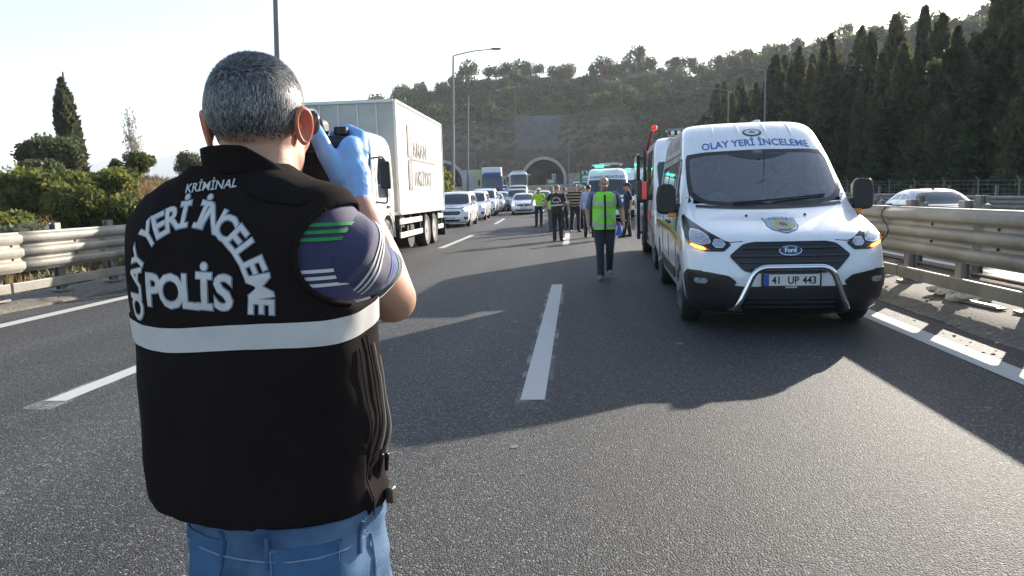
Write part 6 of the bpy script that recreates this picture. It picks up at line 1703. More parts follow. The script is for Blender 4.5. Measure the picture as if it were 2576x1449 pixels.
    b = MB(); b.caps_(hp(-.020, -.1075, 1.566), hp(.020, -.1075, 1.566), .004, .004, 6); b.build('mouth', mat('lips', (.25, .10, .08), .5), t)
    if moust: b = MB(); b.ell(hp(0, -.104, 1.584), (.032, .012, .009), hr); b.build('moustache', moust, t)
    if hair:
        b = MB()
        def hairf(u, v):
            a = u*6.283; lim = {'short': (1.05, 2.05), 'fringe': (1.0, 2.0), 'bald': (1.62, 2.0)}[hair]
            frontness = max(0, -math.sin(a)); back = max(0, math.sin(a))
            end = lim[0]*frontness+lim[1]*back+1.72*(1-frontness-back if frontness+back < 1 else 0)
            if hair == 'bald': st = 1.12; th = st+(1.95-st)*v*max(0., 1-3.2*max(0, frontness-.12)) if frontness < .43 else st
            else: th = end*v
            q = 1.06 if v < .98 else 1.0
            return hp(.080*q*math.sin(th)*math.cos(a), .012+.100*q*math.sin(th)*math.sin(a), 1.655+.101*q*math.cos(th)+.0)
        b.grid(hairf, 36, 14, True); b.build('hair', hairm, t, True, 180)
    if cap:
        b = MB(); b.grid(lambda u, v: hp(.090*math.sin(1.65*v)*math.cos(u*6.283), .012+.110*math.sin(1.65*v)*math.sin(u*6.283), 1.675+.095*math.cos(1.65*v)), 28, 10, True); c_ = b.build('cap', cap, t, True, 180)
        b = MB(); b.grid(lambda u, v: hp(.085*math.cos(math.pi*(1+u)), -.05-.115*v*math.sin(math.pi*u)**.7-.03*math.sin(math.pi*u), 1.672-.02*v), 14, 4)
        q = b.build('peak', BLACKS if cap.name.startswith('white') else cap, c_, True, 180); s_ = q.modifiers.new('s', 'SOLIDIFY'); s_.thickness = .004
    if gloves:
        for s in gloves[1]:
            b = MB(); d = V['wr'+s]-V['el'+s]; sg = -1 if s == 'R' else 1
            hand(b, V['wr'+s], d+Vector((0, -.03, 0)), Vector((-sg, .1, 0)), 1 if s == 'R' else -1, 1., .55, .004); organic('glove', b, gloves[0], t, .0085, 2)
    return t
def vest_rows(g=1., z0=.86, dz=0.):
    R_ = [(z0, .172, .140), (.95, .182, .148), (1.08, .178, .150), (1.22, .186, .148), (1.34, .196, .142), (1.41, .196, .128), (1.455, .170, .108), (1.485, .125, .088), (1.50, .092, .074)]
    return [(z, -b_*g, w_*g, b_*g, b_*g+.02, b_*g) for z, w_, b_ in R_]
# 1 walking man in the high-visibility vest
t = figure('person', 'balding man in green reflective vest over grey polo walking towards us, looking down', (.47, 12.15, 0), R(3), 1.74,
           dict(elR=(-.285, .05, 1.17), wrR=(-.275, .0, .93), elL=(.30, .07, 1.18), wrL=(.325, -.06, .96), knR=(-.085, -.12, .51), anR=(-.085, -.17, .085), knL=(.09, -.03, .51), anL=(.10, .22, .13), toeL=.03, toeR=-.03),
           cloth('grey_blue_polo', (.14, .16, .21)), .8, NAVYJ, TAN, 'bald', HAIRG, .0, .20, 1.12, None, cloth('black_trim', (.012, .012, .014)), moust=HAIRG)
B = Body(vest_rows(1.12, .845), 2.15)
vm = B.mesh('safety_vest', NEON, t, .03, (), 14, 4, 14)
bm = bmesh.new(); bm.from_mesh(vm.data); bmesh.ops.delete(bm, geom=[f for f in bm.faces if len(f.verts) > 4], context='FACES'); bm.to_mesh(vm.data); bm.free()
for v in vm.data.vertices: v.co += Vector((v.co.x, v.co.y, 0)).normalized()*(.006*noise.noise(v.co*9)+.004*noise.noise(v.co*22))
def vpoly(nm, pts, m_, off=.010): return B.front(nm, pts, m_, vm, off, False, .04)
vpoly('zip_band', [(-.016, .85), (.016, .85), (.016, 1.44), (-.016, 1.44)], cloth('black_trim', (.012, .012, .014)), .016)
vpoly('chest_tape', [(-.235, 1.285), (-.017, 1.275), (-.017, 1.325), (-.24, 1.335)], REFL); vpoly('chest_tape', [(.017, 1.275), (.235, 1.285), (.24, 1.335), (.017, 1.325)], REFL)
vpoly('shoulder_tape', [(-.215, 1.336), (-.165, 1.333), (-.15, 1.47), (-.195, 1.465)], REFL); vpoly('shoulder_tape', [(.165, 1.333), (.215, 1.336), (.195, 1.465), (.15, 1.47)], REFL)
vpoly('diagonal_tape', [(-.017, 1.175), (-.017, 1.11), (-.17, .965), (-.225, .965)], REFL); vpoly('diagonal_tape', [(.017, 1.175), (.225, .965), (.17, .965), (.017, 1.11)], REFL)
vpoly('waist_tape', [(-.26, .90), (-.017, .905), (-.017, .955), (-.26, .955)], REFL); vpoly('waist_tape', [(.017, .905), (.26, .90), (.26, .955), (.017, .955)], REFL)
vpoly('hem_trim', [(-.28, .845), (.28, .845), (.28, .856), (-.28, .856)], MATS['black_trim'])
B.ftext('vest_lettering', 'TRAFİK', .052, -.115, 1.215, mat('grey_green_lettering', (.32, .45, .22), .6), vm, .001, .011); B.ftext('vest_lettering', 'POLİSİ', .052, .115, 1.215, MATS['grey_green_lettering'], vm, .001, .011)
for s in (-1, 1):
    b = MB(); b.tube([(s*(.222-.03*max(0, math.sin(a))), .012+.105*math.cos(a), 1.345+.125*math.sin(a)) for a in np.linspace(0, 6.283, 24)[:-1]], .011, 6, closed=True); b.build('armhole_trim', MATS['black_trim'], vm)
b = MB(); b.tube([(.34+.031*math.cos(a), -.055+.031*math.sin(a), .995) for a in np.linspace(0, 6.28, 14)[:-1]], .008, 6, closed=True); b.build('wrist_watch', CHROME, t)
# 2 traffic policeman with white cap
WCAP = mat('white_cap_cloth', (.75, .75, .74), .7)
figure('person', 'traffic policeman in neon yellow shirt and white cap standing by the white saloon', (-1.72, 32.0, road_z(32)), R(-8), 1.76,
       dict(elR=(-.30, .05, 1.18), wrR=(-.36, -.06, .97), elL=(.30, .08, 1.18), wrL=(.25, -.10, 1.0), knR=(-.12, -.02, .5), anR=(-.13, .02, .085), anL=(.08, .02, .085)), NEONY, .8, DKTR, SHOE, 'short', HAIRD, R(-10), .05, 1.0, WCAP, cloth('black_trim', (.012, .012, .014)), belt=mat('white_belt', (.7, .7, .7), .5))
# 3 man in green vest, half hidden
t = figure('person', 'man in pale green vest and grey trousers, half hidden by the black-vested officer', (-.98, 28.3, road_z(28)), R(14), 1.77, dict(anR=(-.10, -.05, .085)), cloth('grey_shirt', (.20, .22, .24)), 1.6, GREYTR, SHOE, 'short', HAIRG, .1, .1, 1.05)
B = Body(vest_rows(1.06), 2.1); vm = B.mesh('safety_vest', NEON, t, .04, (), 10, 4, 10); B.front('vest_tape', [(-.26, .93), (.26, .93), (.26, .98), (-.26, .98)], REFL, vm, .01, False, .06)
# 4 crime-scene officer seen from behind
GLOVE = mat('blue_nitrile', (.10, .26, .62), .45, var=.08, vscale=14, bump=.3, bscale=70)
BVEST = cloth('black_softshell', (.010, .010, .012), .8)
t = figure('person', 'officer in black lettered vest seen from behind, gloved arm held out', (-.62, 22.35, road_z(22)), R(172), 1.77,
           dict(elL=(.34, -.03, 1.24), wrL=(.46, -.16, 1.06), elR=(-.27, -.02, 1.18), wrR=(-.20, -.18, 1.10), knR=(-.10, -.03, .5), anR=(-.11, .0, .085), knL=(.10, .0, .5), anL=(.08, .08, .085)),
           BVEST, .7, DKTR, SHOE, 'short', HAIRG, R(-25), .12, 1.05, None, None, gloves=(GLOVE, 'L'))
B = Body(vest_rows(1.10), 2.1); vm = B.mesh('lettered_vest', BVEST, t, .03, (), 14, 4, 14); vm.rotation_euler = (0, 0, math.pi)
B.front('vest_tape', [(-.24, 1.09), (.24, 1.12), (.24, 1.165), (-.24, 1.135)], REFL, vm, .006, False, .04)
LETT = mat('silver_lettering', (.55, .54, .54), .5)
def arc_text(B_, txt, size, s0, z0, rad, a0, a1, layers, parent, name):
    n_ = len(txt)
    for i, ch in enumerate(txt):
        if ch == ' ': continue
        a = a0+(a1-a0)*i/(n_-1)
        for bold, off, m_ in layers:
            vs_, fs, _ = text2d(ch, size, bold)
            if not vs_: continue
            cz = size*.35
            wrap(name, vs_, fs, lambda u, v, k: B_.P(s0+(rad+v-cz)*math.sin(a)+u*math.cos(a), z0+(rad+v-cz)*math.cos(a)-u*math.sin(a), off), m_, parent, .03, 0)
arc_text(B, 'OLAY YERİ İNCELEME', .052, .0, 1.225, .135, R(-88), R(88), [(.0022, .006, LETT)], vm, 'vest_letter')
B.ftext('vest_word', 'POLİS', .072, 0, 1.195, LETT, vm, .0025, .006)
# 5 man in striped polo
STR = bpy.data.materials.new('striped_cloth'); STR.use_nodes = True
n = STR.node_tree.nodes; l = STR.node_tree.links; tc = n.new('ShaderNodeTexCoord'); sx = n.new('ShaderNodeSeparateXYZ'); l.new(tc.outputs['Object'], sx.inputs[0])
mm = n.new('ShaderNodeMath'); mm.operation = 'MULTIPLY'; mm.inputs[1].default_value = 9.2; l.new(sx.outputs['Z'], mm.inputs[0]); fr = n.new('ShaderNodeMath'); fr.operation = 'FRACT'; l.new(mm.outputs[0], fr.inputs[0])
gt = n.new('ShaderNodeMath'); gt.operation = 'GREATER_THAN'; gt.inputs[1].default_value = .52; l.new(fr.outputs[0], gt.inputs[0]); mx = n.new('ShaderNodeMix'); mx.data_type = 'RGBA'
mx.inputs[6].default_value = (.015, .014, .014, 1); mx.inputs[7].default_value = (.34, .27, .16, 1); l.new(gt.outputs[0], mx.inputs[0]); l.new(mx.outputs[2], n['Principled BSDF'].inputs['Base Color']); n['Principled BSDF'].inputs['Roughness'].default_value = .85
figure('person', 'man in tan and black striped polo shirt facing us among the group', (-.05, 27.2, road_z(27)), R(6), 1.84, dict(elR=(-.26, .05, 1.17), wrR=(-.27, -.05, .94), anR=(-.16, .0, .085), knR=(-.13, -.02, .5), anL=(.10, .0, .085), wrL=(.28, -.05, .93)), STR, .85, DKTR, SHOE, 'fringe', HAIRD, R(-8), .0, 1.1)
# 6 7 8 9 others
figure('person', 'officer in blue jacket standing behind the striped polo man', (-.50, 29.2, road_z(29)), R(-40), 1.72, dict(elR=(-.26, -.05, 1.18), wrR=(-.15, -.25, 1.15)), cloth('police_blue', (.03, .09, .22)), 1.8, DKTR, SHOE, 'short', HAIRD, R(10), 0., 1.05)
figure('person', 'dark-jacketed man standing between the striped polo man and the minibus', (.30, 29.6, road_z(29)), R(-30), 1.74, dict(knL=(.13, -.04, .5), anL=(.20, -.02, .085)), cloth('charcoal_jacket', (.03, .035, .04)), 1.9, DKTR, SHOE, 'short', HAIRD, 0., .0, 1.05)
figure('person', 'man in light blue long-sleeved shirt seen from behind in front of the minibus', (.40, 23.6, road_z(23)), R(145), 1.76, dict(elL=(.30, -.05, 1.18), wrL=(.33, -.14, .94), elR=(-.24, -.08, 1.17), wrR=(-.18, -.26, 1.05), anL=(.12, .02, .085), anR=(-.10, -.12, .085), knR=(-.1, -.09, .5)), cloth('light_blue_shirt', (.34, .42, .66)), 1.85, DKTR, SHOE, 'short', HAIRD, R(15), .05, 1.1)
figure('person', 'policeman in navy polo and black cap seen in profile beside the ambulance', (1.66, 23.4, road_z(23)), R(-82), 1.78, dict(elL=(.24, .10, 1.15), wrL=(.24, .05, .92), elR=(-.24, .08, 1.16), wrR=(-.24, .04, .92), knL=(.10, -.05, .5), anL=(.10, -.14, .085), knR=(-.1, .05, .5), anR=(-.1, .12, .09)), cloth('navy_polo', (.015, .022, .06)), .8, DKTR, SHOE, 'short', HAIRD, 0., .0, 1.05, cloth('black_cap_cloth', (.012, .012, .014)))
figure('person', 'person in pale blue shirt standing among the far cars before the coach', (-7.6, 77, road_z(77)), R(20), 1.75, None, cloth('light_blue_shirt', (.34, .42, .66)), .8, DKTR, SHOE, 'short', HAIRD, voxel=.02)
# blue cone on the road
b = MB(); pr = [(.21, 0), (.20, .03), (.13, .04), (.035, .42), (.0, .43)]
vs_ = []
b.lathe([(r_, h_) for r_, h_ in pr], 18, Matrix(((0, 1, 0), (0, 0, 1), (1, 0, 0))).to_3x3()); o = b.build('marker_cone', mat('blue_plastic', (.03, .08, .50), .4), None, fixn=True); o.location = (1.47, 24.6, road_z(24.6)); tag(o, 'small blue marker cone on the road by the navy policeman', 'cone')
# ================================================================ PHOTOGRAPHER IN THE FOREGROUND
# modelled at 1:0.84; the root scales it to a man of about 1.70 m
S_ = .84
hero = thing('person', 'photographing officer in black lettered police vest and jeans, seen from behind', 'person', (-.62*S_, 1.30*S_, 1.46*(1-S_)), R(-13)); hero.scale = (S_,)*3
GZ = -1.46*(1-S_)/S_          # the road in this frame
VX = -.022
sh = Vector((.155, -.015, 1.418)); el = Vector((.182, .195, 1.250)); wr = Vector((.072, .245, 1.477))
shl = Vector((-.205, .02, 1.405)); ell_ = Vector((-.21, .23, 1.24)); wrl = Vector((-.13, .36, 1.44))
HC_ = Vector((-.008, .045, 1.633)); HY = R(16); hr = Matrix.Rotation(HY, 3, 'Z') @ Matrix.Rotation(R(4), 3, 'X')
hq = lambda x, y, z: HC_+hr @ Vector((x, y, z))      # head frame: face to +Y
SKINH = mat('tanned_skin', (.46, .245, .165), .48, base2=(.55, .31, .21), vscale=22, bump=.25, bscale=190, sss=.35)
b = MB()
b.ell(hq(0, -.005, .006), (.083, .106, .093), hr, 28, 18); b.ell(hq(0, -.012, -.03), (.076, .074, .078), hr, 22, 14)
b.ell(hq(0, .045, -.075), (.068, .068, .080), hr); b.ell(hq(0, .080, -.118), (.045, .042, .035), hr)
b.caps_(hq(0, .108, -.015), hq(0, .128, -.055), .011, .017, 8)
for s in (-1, 1): b.ell(hq(s*.042, .078, -.05), (.03, .03, .03), hr)
b.caps_((.0, .005, 1.43), hq(0, -.015, -.075), .076, .071); b.caps_((.0, .03, 1.43), hq(0, .01, -.10), .072, .062)
# trapezius, torso, pelvis, legs (clothed)
b.ell((VX, .0, 1.27), (.20, .115, .24)); b.ell((VX+.02, .0, 1.0), (.18, .12, .2)); b.ell((.035, .0, .82), (.175, .125, .14))
for a_, e_, w_ in ((sh, el, wr), (shl, ell_, wrl)):
    b.caps_((VX, .0, 1.40), a_, .07, .050); b.caps_(a_, a_.lerp(e_, .45), .050, .066); b.caps_(a_.lerp(e_, .45), e_, .067, .054); m1 = a_.lerp(e_, .6); b.ell(m1+Vector((0, -.005, 0)), (.055, .06, .06))
    b.caps_(e_, e_.lerp(w_, .35), .053, .053); b.caps_(e_.lerp(w_, .35), w_, .053, .035)
for s, kx in ((-1, -.08), (1, .15)):
    b.caps_((.035+s*.095, .0, .72), (kx, .0, .16), .095, .07); b.caps_((kx, .0, .16), (kx+s*.01, -.02, GZ+.1), .066, .046)
# hand bones inside the glove
hk = dict(i=Vector((.060, .325, 1.585)), tb=Vector((.060, .262, 1.525)))
def right_hand(mb, add):
    mb.caps_(wr-Vector((-.01, .005, .025)), wr+Vector((-.002, .008, .04)), .033+add, .038+add, 14)
    mb.ell((.062, .262, 1.540), (.030+add, .046+add, .062+add), Matrix.Rotation(R(6), 3, 'Y')); mb.ell((.060, .240, 1.523), (.028+add, .032+add, .043+add))
    # index over the top of the camera
    mb.caps_((.078, .274, 1.572), (.066, .300, 1.604), .017+add, .0145+add, 10); mb.caps_((.066, .300, 1.604), (.030, .310, 1.620), .0145+add, .0135+add, 10); mb.caps_((.030, .310, 1.620), (-.002, .306, 1.612), .013+add, .0115+add, 10)
    # middle, ring, little round the grip
    for k, (z, x) in enumerate(((1.556, .068), (1.530, .066), (1.506, .060))):
        mb.caps_((x, .285, z), (x-.014, .322, z+.006), .0165+add-.001*k, .0145+add-.001*k, 10); mb.caps_((x-.014, .322, z+.006), (x-.052, .336, z+.004), .0145+add-.001*k, .013+add, 10); mb.caps_((x-.052, .336, z+.004), (x-.074, .322, z), .013+add, .011+add, 10)
    # thumb up the back of the camera
    mb.caps_((.056, .228, 1.515), (.037, .206, 1.562), .024+add, .019+add, 12); mb.caps_((.037, .206, 1.562), (.022, .202, 1.598), .018+add, .016+add, 12); mb.caps_((.022, .202, 1.598), (.012, .208, 1.618), .015+add, .012+add, 12)
right_hand(b, 0)
hand(b, wrl, (.35, .35, .85), (.6, .5, -.2), -1, 1.15, .8)
body = organic('body', b, SKINH, hero, .0068, 4)
# ears
EARM = mat('ear_skin', (.50, .20, .13), .5, sss=.9, var=.08, vscale=30)
for s in (-1, 1):
    b = MB(); c = hq(s*.086, -.004, -.022); er = hr @ Matrix.Rotation(s*R(-32), 3, 'Z') @ Matrix.Rotation(s*R(8), 3, 'Y')
    def earf(u, v):
        a = u*6.283; rr = (.2+.8*v); x_ = .020*math.cos(a)*rr*(1+.15*math.sin(a)); z_ = .036*math.sin(a)*rr-.004*math.cos(a)
        lift = (.004+.015*v**1.5) if v < .86 else .019-(v-.86)*.07
        return c+er @ Vector((s*(lift+.006), x_*1.05-.012, z_))
    b.grid(earf, 30, 9, True); o = b.build('ear', EARM, hero, True, 180); q = o.modifiers.new('s', 'SOLIDIFY'); q.thickness = .007; q.offset = 0; q = o.modifiers.new('u', 'SUBSURF'); q.levels = 1; q.render_levels = 1
    b = MB(); b.ell(hq(s*.081, .006, -.03), (.010, .018, .028), hr); b.build('ear_root', SKINH, hero)
# hair: scalp strands
rs = np.random.RandomState(5); HS = 32000; V_ = []; F_ = []; MI = []
hair_mats = [mat('hair_dark_strand', (.045, .043, .045), .45), mat('hair_grey_strand', (.16, .155, .155), .45), mat('hair_silver_strand', (.34, .33, .32), .4)]
cnt = 0
while cnt < HS:
    d = rs.normal(size=3); d /= np.linalg.norm(d)
    p = Vector((.084*d[0], -.005+.107*d[1], .006+.094*d[2]))
    if d[2] < 0: # back of the head runs down to the nape
        k_ = -d[2]; p = Vector((d[0]*(.084-.004*k_), -.005+d[1]*(.107-.010*k_), .006-.105*k_))
    front = d[1]
    low = -.052 if front < .15 else .02+.06*min(1, (front-.15)/.5)
    if abs(d[0]) > .72 and -.1 < front < .35: low = -.005
    edge = p.z-low
    if edge < 0 or front > .80: continue
    fade = min(1, edge/.055)
    if rs.rand() > .02+.98*fade**1.7: continue
    nrm = Vector((d[0]/.084, d[1]/.107, d[2]/.094)).normalized(); tb = sstep(.35, .95, d[2])
    flow = Vector((.3*rs.normal()+.25*tb, -.25*(1-tb)+.3*rs.normal()+.9*tb, -1.0*(1-tb))); flow = (flow-nrm*flow.dot(nrm)).normalized()
    Ls = (.0022+.0158*fade)*(.7+.6*rs.rand())*(1+.35*tb)
    tip = p+nrm*Ls*(.36+.25*tb)+flow*Ls*.75; mid = p+nrm*Ls*.42+flow*Ls*.22
    sd_ = nrm.cross(flow).normalized()*(.00075+.0004*rs.rand())
    q = [hq(*(p-sd_*1.2-nrm*.003)), hq(*(p+sd_*1.2-nrm*.003)), hq(*(mid+sd_)), hq(*(mid-sd_)), hq(*tip)]
    i0 = len(V_); V_ += q; F_ += [(i0, i0+1, i0+2, i0+3), (i0+3, i0+2, i0+4)]
    sil = rs.rand()+.10*(1-fade)+.28*abs(d[0])-.10*tb+.12*(noise.noise(Vector(p)*22))
    mi = 0 if sil < .45 else (1 if sil < .88 else 2); MI += [mi, mi]; cnt += 1
me = bpy.data.meshes.new('hair'); me.from_pydata([tuple(v) for v in V_], [], F_)
for q in hair_mats: me.materials.append(q)
me.polygons.foreach_set('material_index', MI)
ho = link(bpy.data.objects.new('hair', me), hero)
b = MB(); b.grid(lambda u, v: hq(.0838*math.sin(v*1.42)*math.cos(u*6.283), -.005+.1068*math.sin(v*1.42)*math.sin(u*6.283)*(1 if math.sin(u*6.283) < 0 else .9), .006+.0938*math.cos(v*1.42)), 40, 16, True)
b.build('hair_base', mat('scalp_shadow', (.10, .085, .078), .8, base2=(.16, .12, .10), vscale=60), hero, True, 180)
# vest
HV = Body([(z, -bk, w_, bk*.98, fr_, fr_*.98) for z, w_, bk, fr_ in ((.868, .238, .148, .190), (.885, .246, .152, .195), (.96, .252, .153, .190), (1.08, .254, .150, .172), (1.20, .250, .148, .158), (1.31, .254, .150, .148), (1.38, .252, .146, .138), (1.425, .248, .134, .125), (1.455, .232, .118, .105), (1.480, .212, .104, .09), (1.502, .158, .092, .085), (1.520, .108, .084, .085), (1.532, .088, .080, .085))], 2.35)
SOFT = mat('black_softshell_vest', (.016, .0122, .0115), .95, var=.2, vscale=4, bump=.25, bscale=260, spec=.06)
vo = HV.mesh('vest', SOFT, hero, .018, (), 34, 4, 26); vo.location = (VX, 0, 0)
bm = bmesh.new(); bm.from_mesh(vo.data)
bmesh.ops.delete(bm, geom=[f for f in bm.faces if len(f.verts) > 4], context='FACES')
bmesh.ops.subdivide_edges(bm, edges=bm.edges[:], cuts=1, use_grid_fill=True)
bm.to_mesh(vo.data); bm.free()
def wrinkle(c):
    lowk = sstep(1.15, .85, c.z) if False else 1-sstep(.85, 1.15, c.z)
    k = .007*noise.noise(Vector((c.x*5, c.y*5+2, c.z*3.0)))+.005*noise.noise(Vector((c.x*13, c.y*9, c.z*6+4)))+.003*noise.noise(Vector((c.x*30+c.z*12, c.y*20, c.z*9)))
    side = sstep(.12, .25, c.x-VX)*(c.y > -.02)
    k += side*lowk*(.012*math.sin(c.z*38+c.y*9)+.006*noise.noise(Vector((c.x*20, c.y*20, c.z*24))))
    return k
vo.data.update()
push_out(vo.data, lambda c: wrinkle(c+Vector((VX, 0, 0))))
vo.data.polygons.foreach_set('use_smooth', [True]*len(vo.data.polygons))
AC, AR = (.268, 1.370), (.104, .102)      # right armhole, seen from the back (x, z)
def in_arm(c, k=1.): return c.x+VX > .06 and ((c.x+VX-AC[0])/AR[0])**2+((c.z-AC[1])/AR[1])**2 < k
bm = bmesh.new(); bm.from_mesh(vo.data)
bmesh.ops.delete(bm, geom=[f for f in bm.faces if in_arm(f.calc_center_median())], context='FACES')
for v in bm.verts:
    if any(len(e.link_faces) == 1 for e in v.link_edges) and .9 < v.co.z < 1.5:
        dx, dz = (v.co.x+VX-AC[0])/AR[0], (v.co.z-AC[1])/AR[1]; q = math.hypot(dx, dz)
        if .7 < q < 1.4: v.co.x = AC[0]+dx/q*AR[0]-VX; v.co.z = AC[1]+dz/q*AR[1]
bm.to_mesh(vo.data); bm.free()
q = vo.modifiers.new('s', 'SOLIDIFY'); q.thickness = .008; q.offset = -1
def hvP(s, z, off):
    p = HV.P(s, z, off); n_ = (HV.P(s, z, .01)-HV.P(s, z, 0)).normalized(); return p+n_*wrinkle(p+Vector((VX, 0, 0)))
TAPE = mat('silver_reflective_tape', (.60, .58, .56), .42, var=.10, vscale=6, bump=.06, bscale=300)
def band(name, z0, z1, s0, s1, sag, m_, off=.0035):
    b = MB(); b.grid(lambda u, v: hvP(s0+(s1-s0)*u, z0+(z1-z0)*v+sag(s0+(s1-s0)*u), off), 90, 5); o = b.build(name, m_, vo, True, 180); return o
sag = lambda s: .013*(s/.25)**2*(1 if s > 0 else .25)+.006*math.sin(s*16)-.008
band('reflective_band', 1.209, 1.254, -.62, .40, sag, TAPE)
OUTL = mat('letter_edge', (.20, .23, .30), .5); FILL = mat('letter_fill', (.60, .58, .56), .45, var=.12, vscale=30)
def hv_text(txt, size, s0, z0, rot, nm, rad=None, bold=(.0034, .0013)):
    for bd, off, m_ in ((bold[0], .0018, OUTL), (bold[1], .0027, FILL)):
        vs_, fs, _ = text2d(txt, size, bd)
        if not vs_: continue
        cz = size*.35
        if rad: fn = lambda u, v, k: hvP(s0+(rad+v-cz)*math.sin(rot)+u*math.cos(rot), z0+(rad+v-cz)*math.cos(rot)-u*math.sin(rot), off)
        else: fn = lambda u, v, k: hvP(s0+u*math.cos(rot)-v*math.sin(rot), z0+v*math.cos(rot)+u*math.sin(rot), off)
        wrap(nm, vs_, fs, fn, m_, vo, .02, 0)
word = 'OLAY YERİ İNCELEME'; angs = []
wd = {'İ': .55, 'I': .55, 'M': 1.2, ' ': .75, 'L': .92, 'E': .95}
pos_ = [0.]
for a_, c_ in zip(word[:-1], word[1:]): pos_.append(pos_[-1]+(wd.get(a_, 1)+wd.get(c_, 1))/2)
tot = pos_[-1]
for ch, q in zip(word, pos_):
    if ch != ' ': hv_text(ch, .060, -.014, 1.297, R(-99)+R(194)*q/tot, 'arched_letter', .148)
for ch, x_ in zip('POLİS', (-.090, -.043, .004, .037, .076)): hv_text(ch, .084, -.012+x_, 1.281, R(-3), 'word_letter', None, (.0042, .0020))
hv_text('KRİMİNAL', .0225, .012, 1.486, R(4), 'small_lettering', None, (.0006, .0001))
# mesh yoke over the right shoulder
YK = mat('ribbed_yoke', (.013, .012, .012), .9, spec=.08, bump=1., bscale=220, stretch=(1, 1, .35)); wrap('shoulder_yoke', *poly2(rpoly([(.078, 1.506), (.14, 1.500), (.205, 1.472), (.196, 1.452), (.13, 1.462), (.085, 1.482)], .012)), lambda u, v, k: hvP(u, v, .003 if k else 0), YK, vo, .012, .002)
# collar
b = MB()
def collf(u, v):
    a = u*6.283; r_ = .090-.006*v; lift = .020*math.sin(a)
    return (.002+r_*math.cos(a), .008+(r_+.004)*math.sin(a)-.012*v, 1.508+v*(.046-.020*max(0, .85*math.cos(a)+.5*math.sin(a))-.012*math.sin(a))-.3*lift*(1-v)-.022*max(0, .8*math.cos(a)+.6*math.sin(a)))
b.grid(collf, 48, 7, True); o = b.build('vest_collar', SOFT, hero, True, 180); q = o.modifiers.new('s', 'SOLIDIFY'); q.thickness = .010
# zips along the right side
ZIP = mat('zip_silver', (.45, .42, .38), .4, metal=.5)
for s0_, z0_, z1_, m_ in ((.36, .98, 1.19, ZIP), (.335, .96, 1.21, BLACKS), (.31, .86, 1.19, BLACKS), (.385, .97, 1.16, ZIP)):
    pts = [hvP(s0_+.012*math.sin(k*.4), z0_+(z1_-z0_)*k/9, .004) for k in range(10)]
    o = tube_part('pocket_zip', pts, .0017, m_, vo, 6)
for s0_, z0_ in ((.362, .965), (.39, .955)): b = MB(); b.caps_(hvP(s0_, z0_, .008), hvP(s0_, z0_-.03, .010), .005, .004, 8); b.build('zip_pull', BLACKS, vo)
for s0_, z0_ in ((.37, .884),): b = MB(); b.box(hvP(s0_, z0_, .008), (.016, .022, .032)); b.build('side_buckle', mat('olive_metal', (.09, .085, .06), .4, metal=.4), vo, bevel=.004)
# polo shirt under the vest, with its knitted stripes
HSB = Body([(z, -(bk-.007), w_-.007, (bk-.007)*.98, fr_-.007, (fr_-.007)*.98) for z, w_, bk, fr_ in ((1.18, .250, .148, .160), (1.31, .254, .150, .148), (1.38, .252, .146, .138), (1.425, .248, .134, .125), (1.455, .232, .118, .105), (1.480, .212, .104, .09), (1.500, .158, .092, .085))], 2.35)
NAVY = mat('navy_polo_cloth', (.030, .028, .085), .85, var=.12, vscale=9, bump=.3, bscale=300, sheen=.35)
GRN = mat('green_stripe_knit', (.02, .26, .06), .8); WHT = mat('white_stripe_knit', (.62, .60, .58), .8); BLU = mat('blue_stripe_knit', (.03, .09, .42), .8)
ps_ = HSB.mesh('polo_shirt', NAVY, hero, .02, (), 24, 4, 20); ps_.location = (VX, 0, 0)
for k in range(3):
    for z_, m_, nm_ in ((1.392+.0125*k, GRN, 'green_stripe'), (1.312+.0125*k, WHT, 'white_stripe')):
        b = MB(); b.grid(lambda u, v: HSB.P(.08+.24*u, z_+.006*v, .0022), 24, 2); b.build(nm_, m_, ps_, True, 180)
# binding round the armhole
def s_of_x(x_, z_):
    lo, hi = 0., .45
    for _ in range(24):
        m2 = (lo+hi)/2
        if HV.P0(m2, z_).x < x_-VX: lo = m2
        else: hi = m2
    return lo
pts = []
for a in np.linspace(R(100), R(262), 30):
    x_, z_ = AC[0]+AR[0]*math.cos(a), AC[1]+AR[1]*math.sin(a)
    if HV.z0 < z_ < 1.49: pts.append(hvP(s_of_x(x_, z_), z_, .001))
tube_part('armhole_binding', pts, .0055, SOFT, vo, 8)
# polo sleeve (right) with stripes
ax = (el-sh).normalized(); e1 = ax.cross(Vector((0, 0, 1))).normalized(); e2 = ax.cross(e1)
NAVY = mat('navy_polo_cloth', (.030, .028, .085), .85, var=.12, vscale=9, bump=.3, bscale=300, sheen=.35)
SL0 = Vector((.150, -.050, 1.402)); SL1 = sh.lerp(el, .66)
def slv(u, v, off=0.):
    a = u*6.283; L_ = (el-sh).length*.76; c = SL0.lerp(SL1, v)+Vector((.012, -.006, -.004))*math.sin(v*3.1)
    r_ = (.030+.060*min(1, (v/.28))**.5-.022*max(0, v-.28)/.72)+off
    f_ = .005*math.sin(a*3+v*9)+.004*noise.noise(Vector((math.cos(a)*2, math.sin(a)*2, v*5)))
    r_ += f_*sstep(.15, .5, v)
    if v > .94: r_ += .003
    return c+(e1*math.cos(a)*1.0+e2*math.sin(a)*1.05)*r_
b = MB(); b.grid(lambda u, v: slv(u, v), 56, 30, True); o = b.build('polo_sleeve', NAVY, hero, True, 180); q = o.modifiers.new('s', 'SOLIDIFY'); q.thickness = .004; slo = o
def ringstripe(nm, v0, v1, m_, skew=0.):
    b = MB(); b.grid(lambda u, v: slv(u, v0+(v1-v0)*v+skew*math.sin(u*6.283), .0022), 56, 3, True); b.build(nm, m_, slo, True, 180)
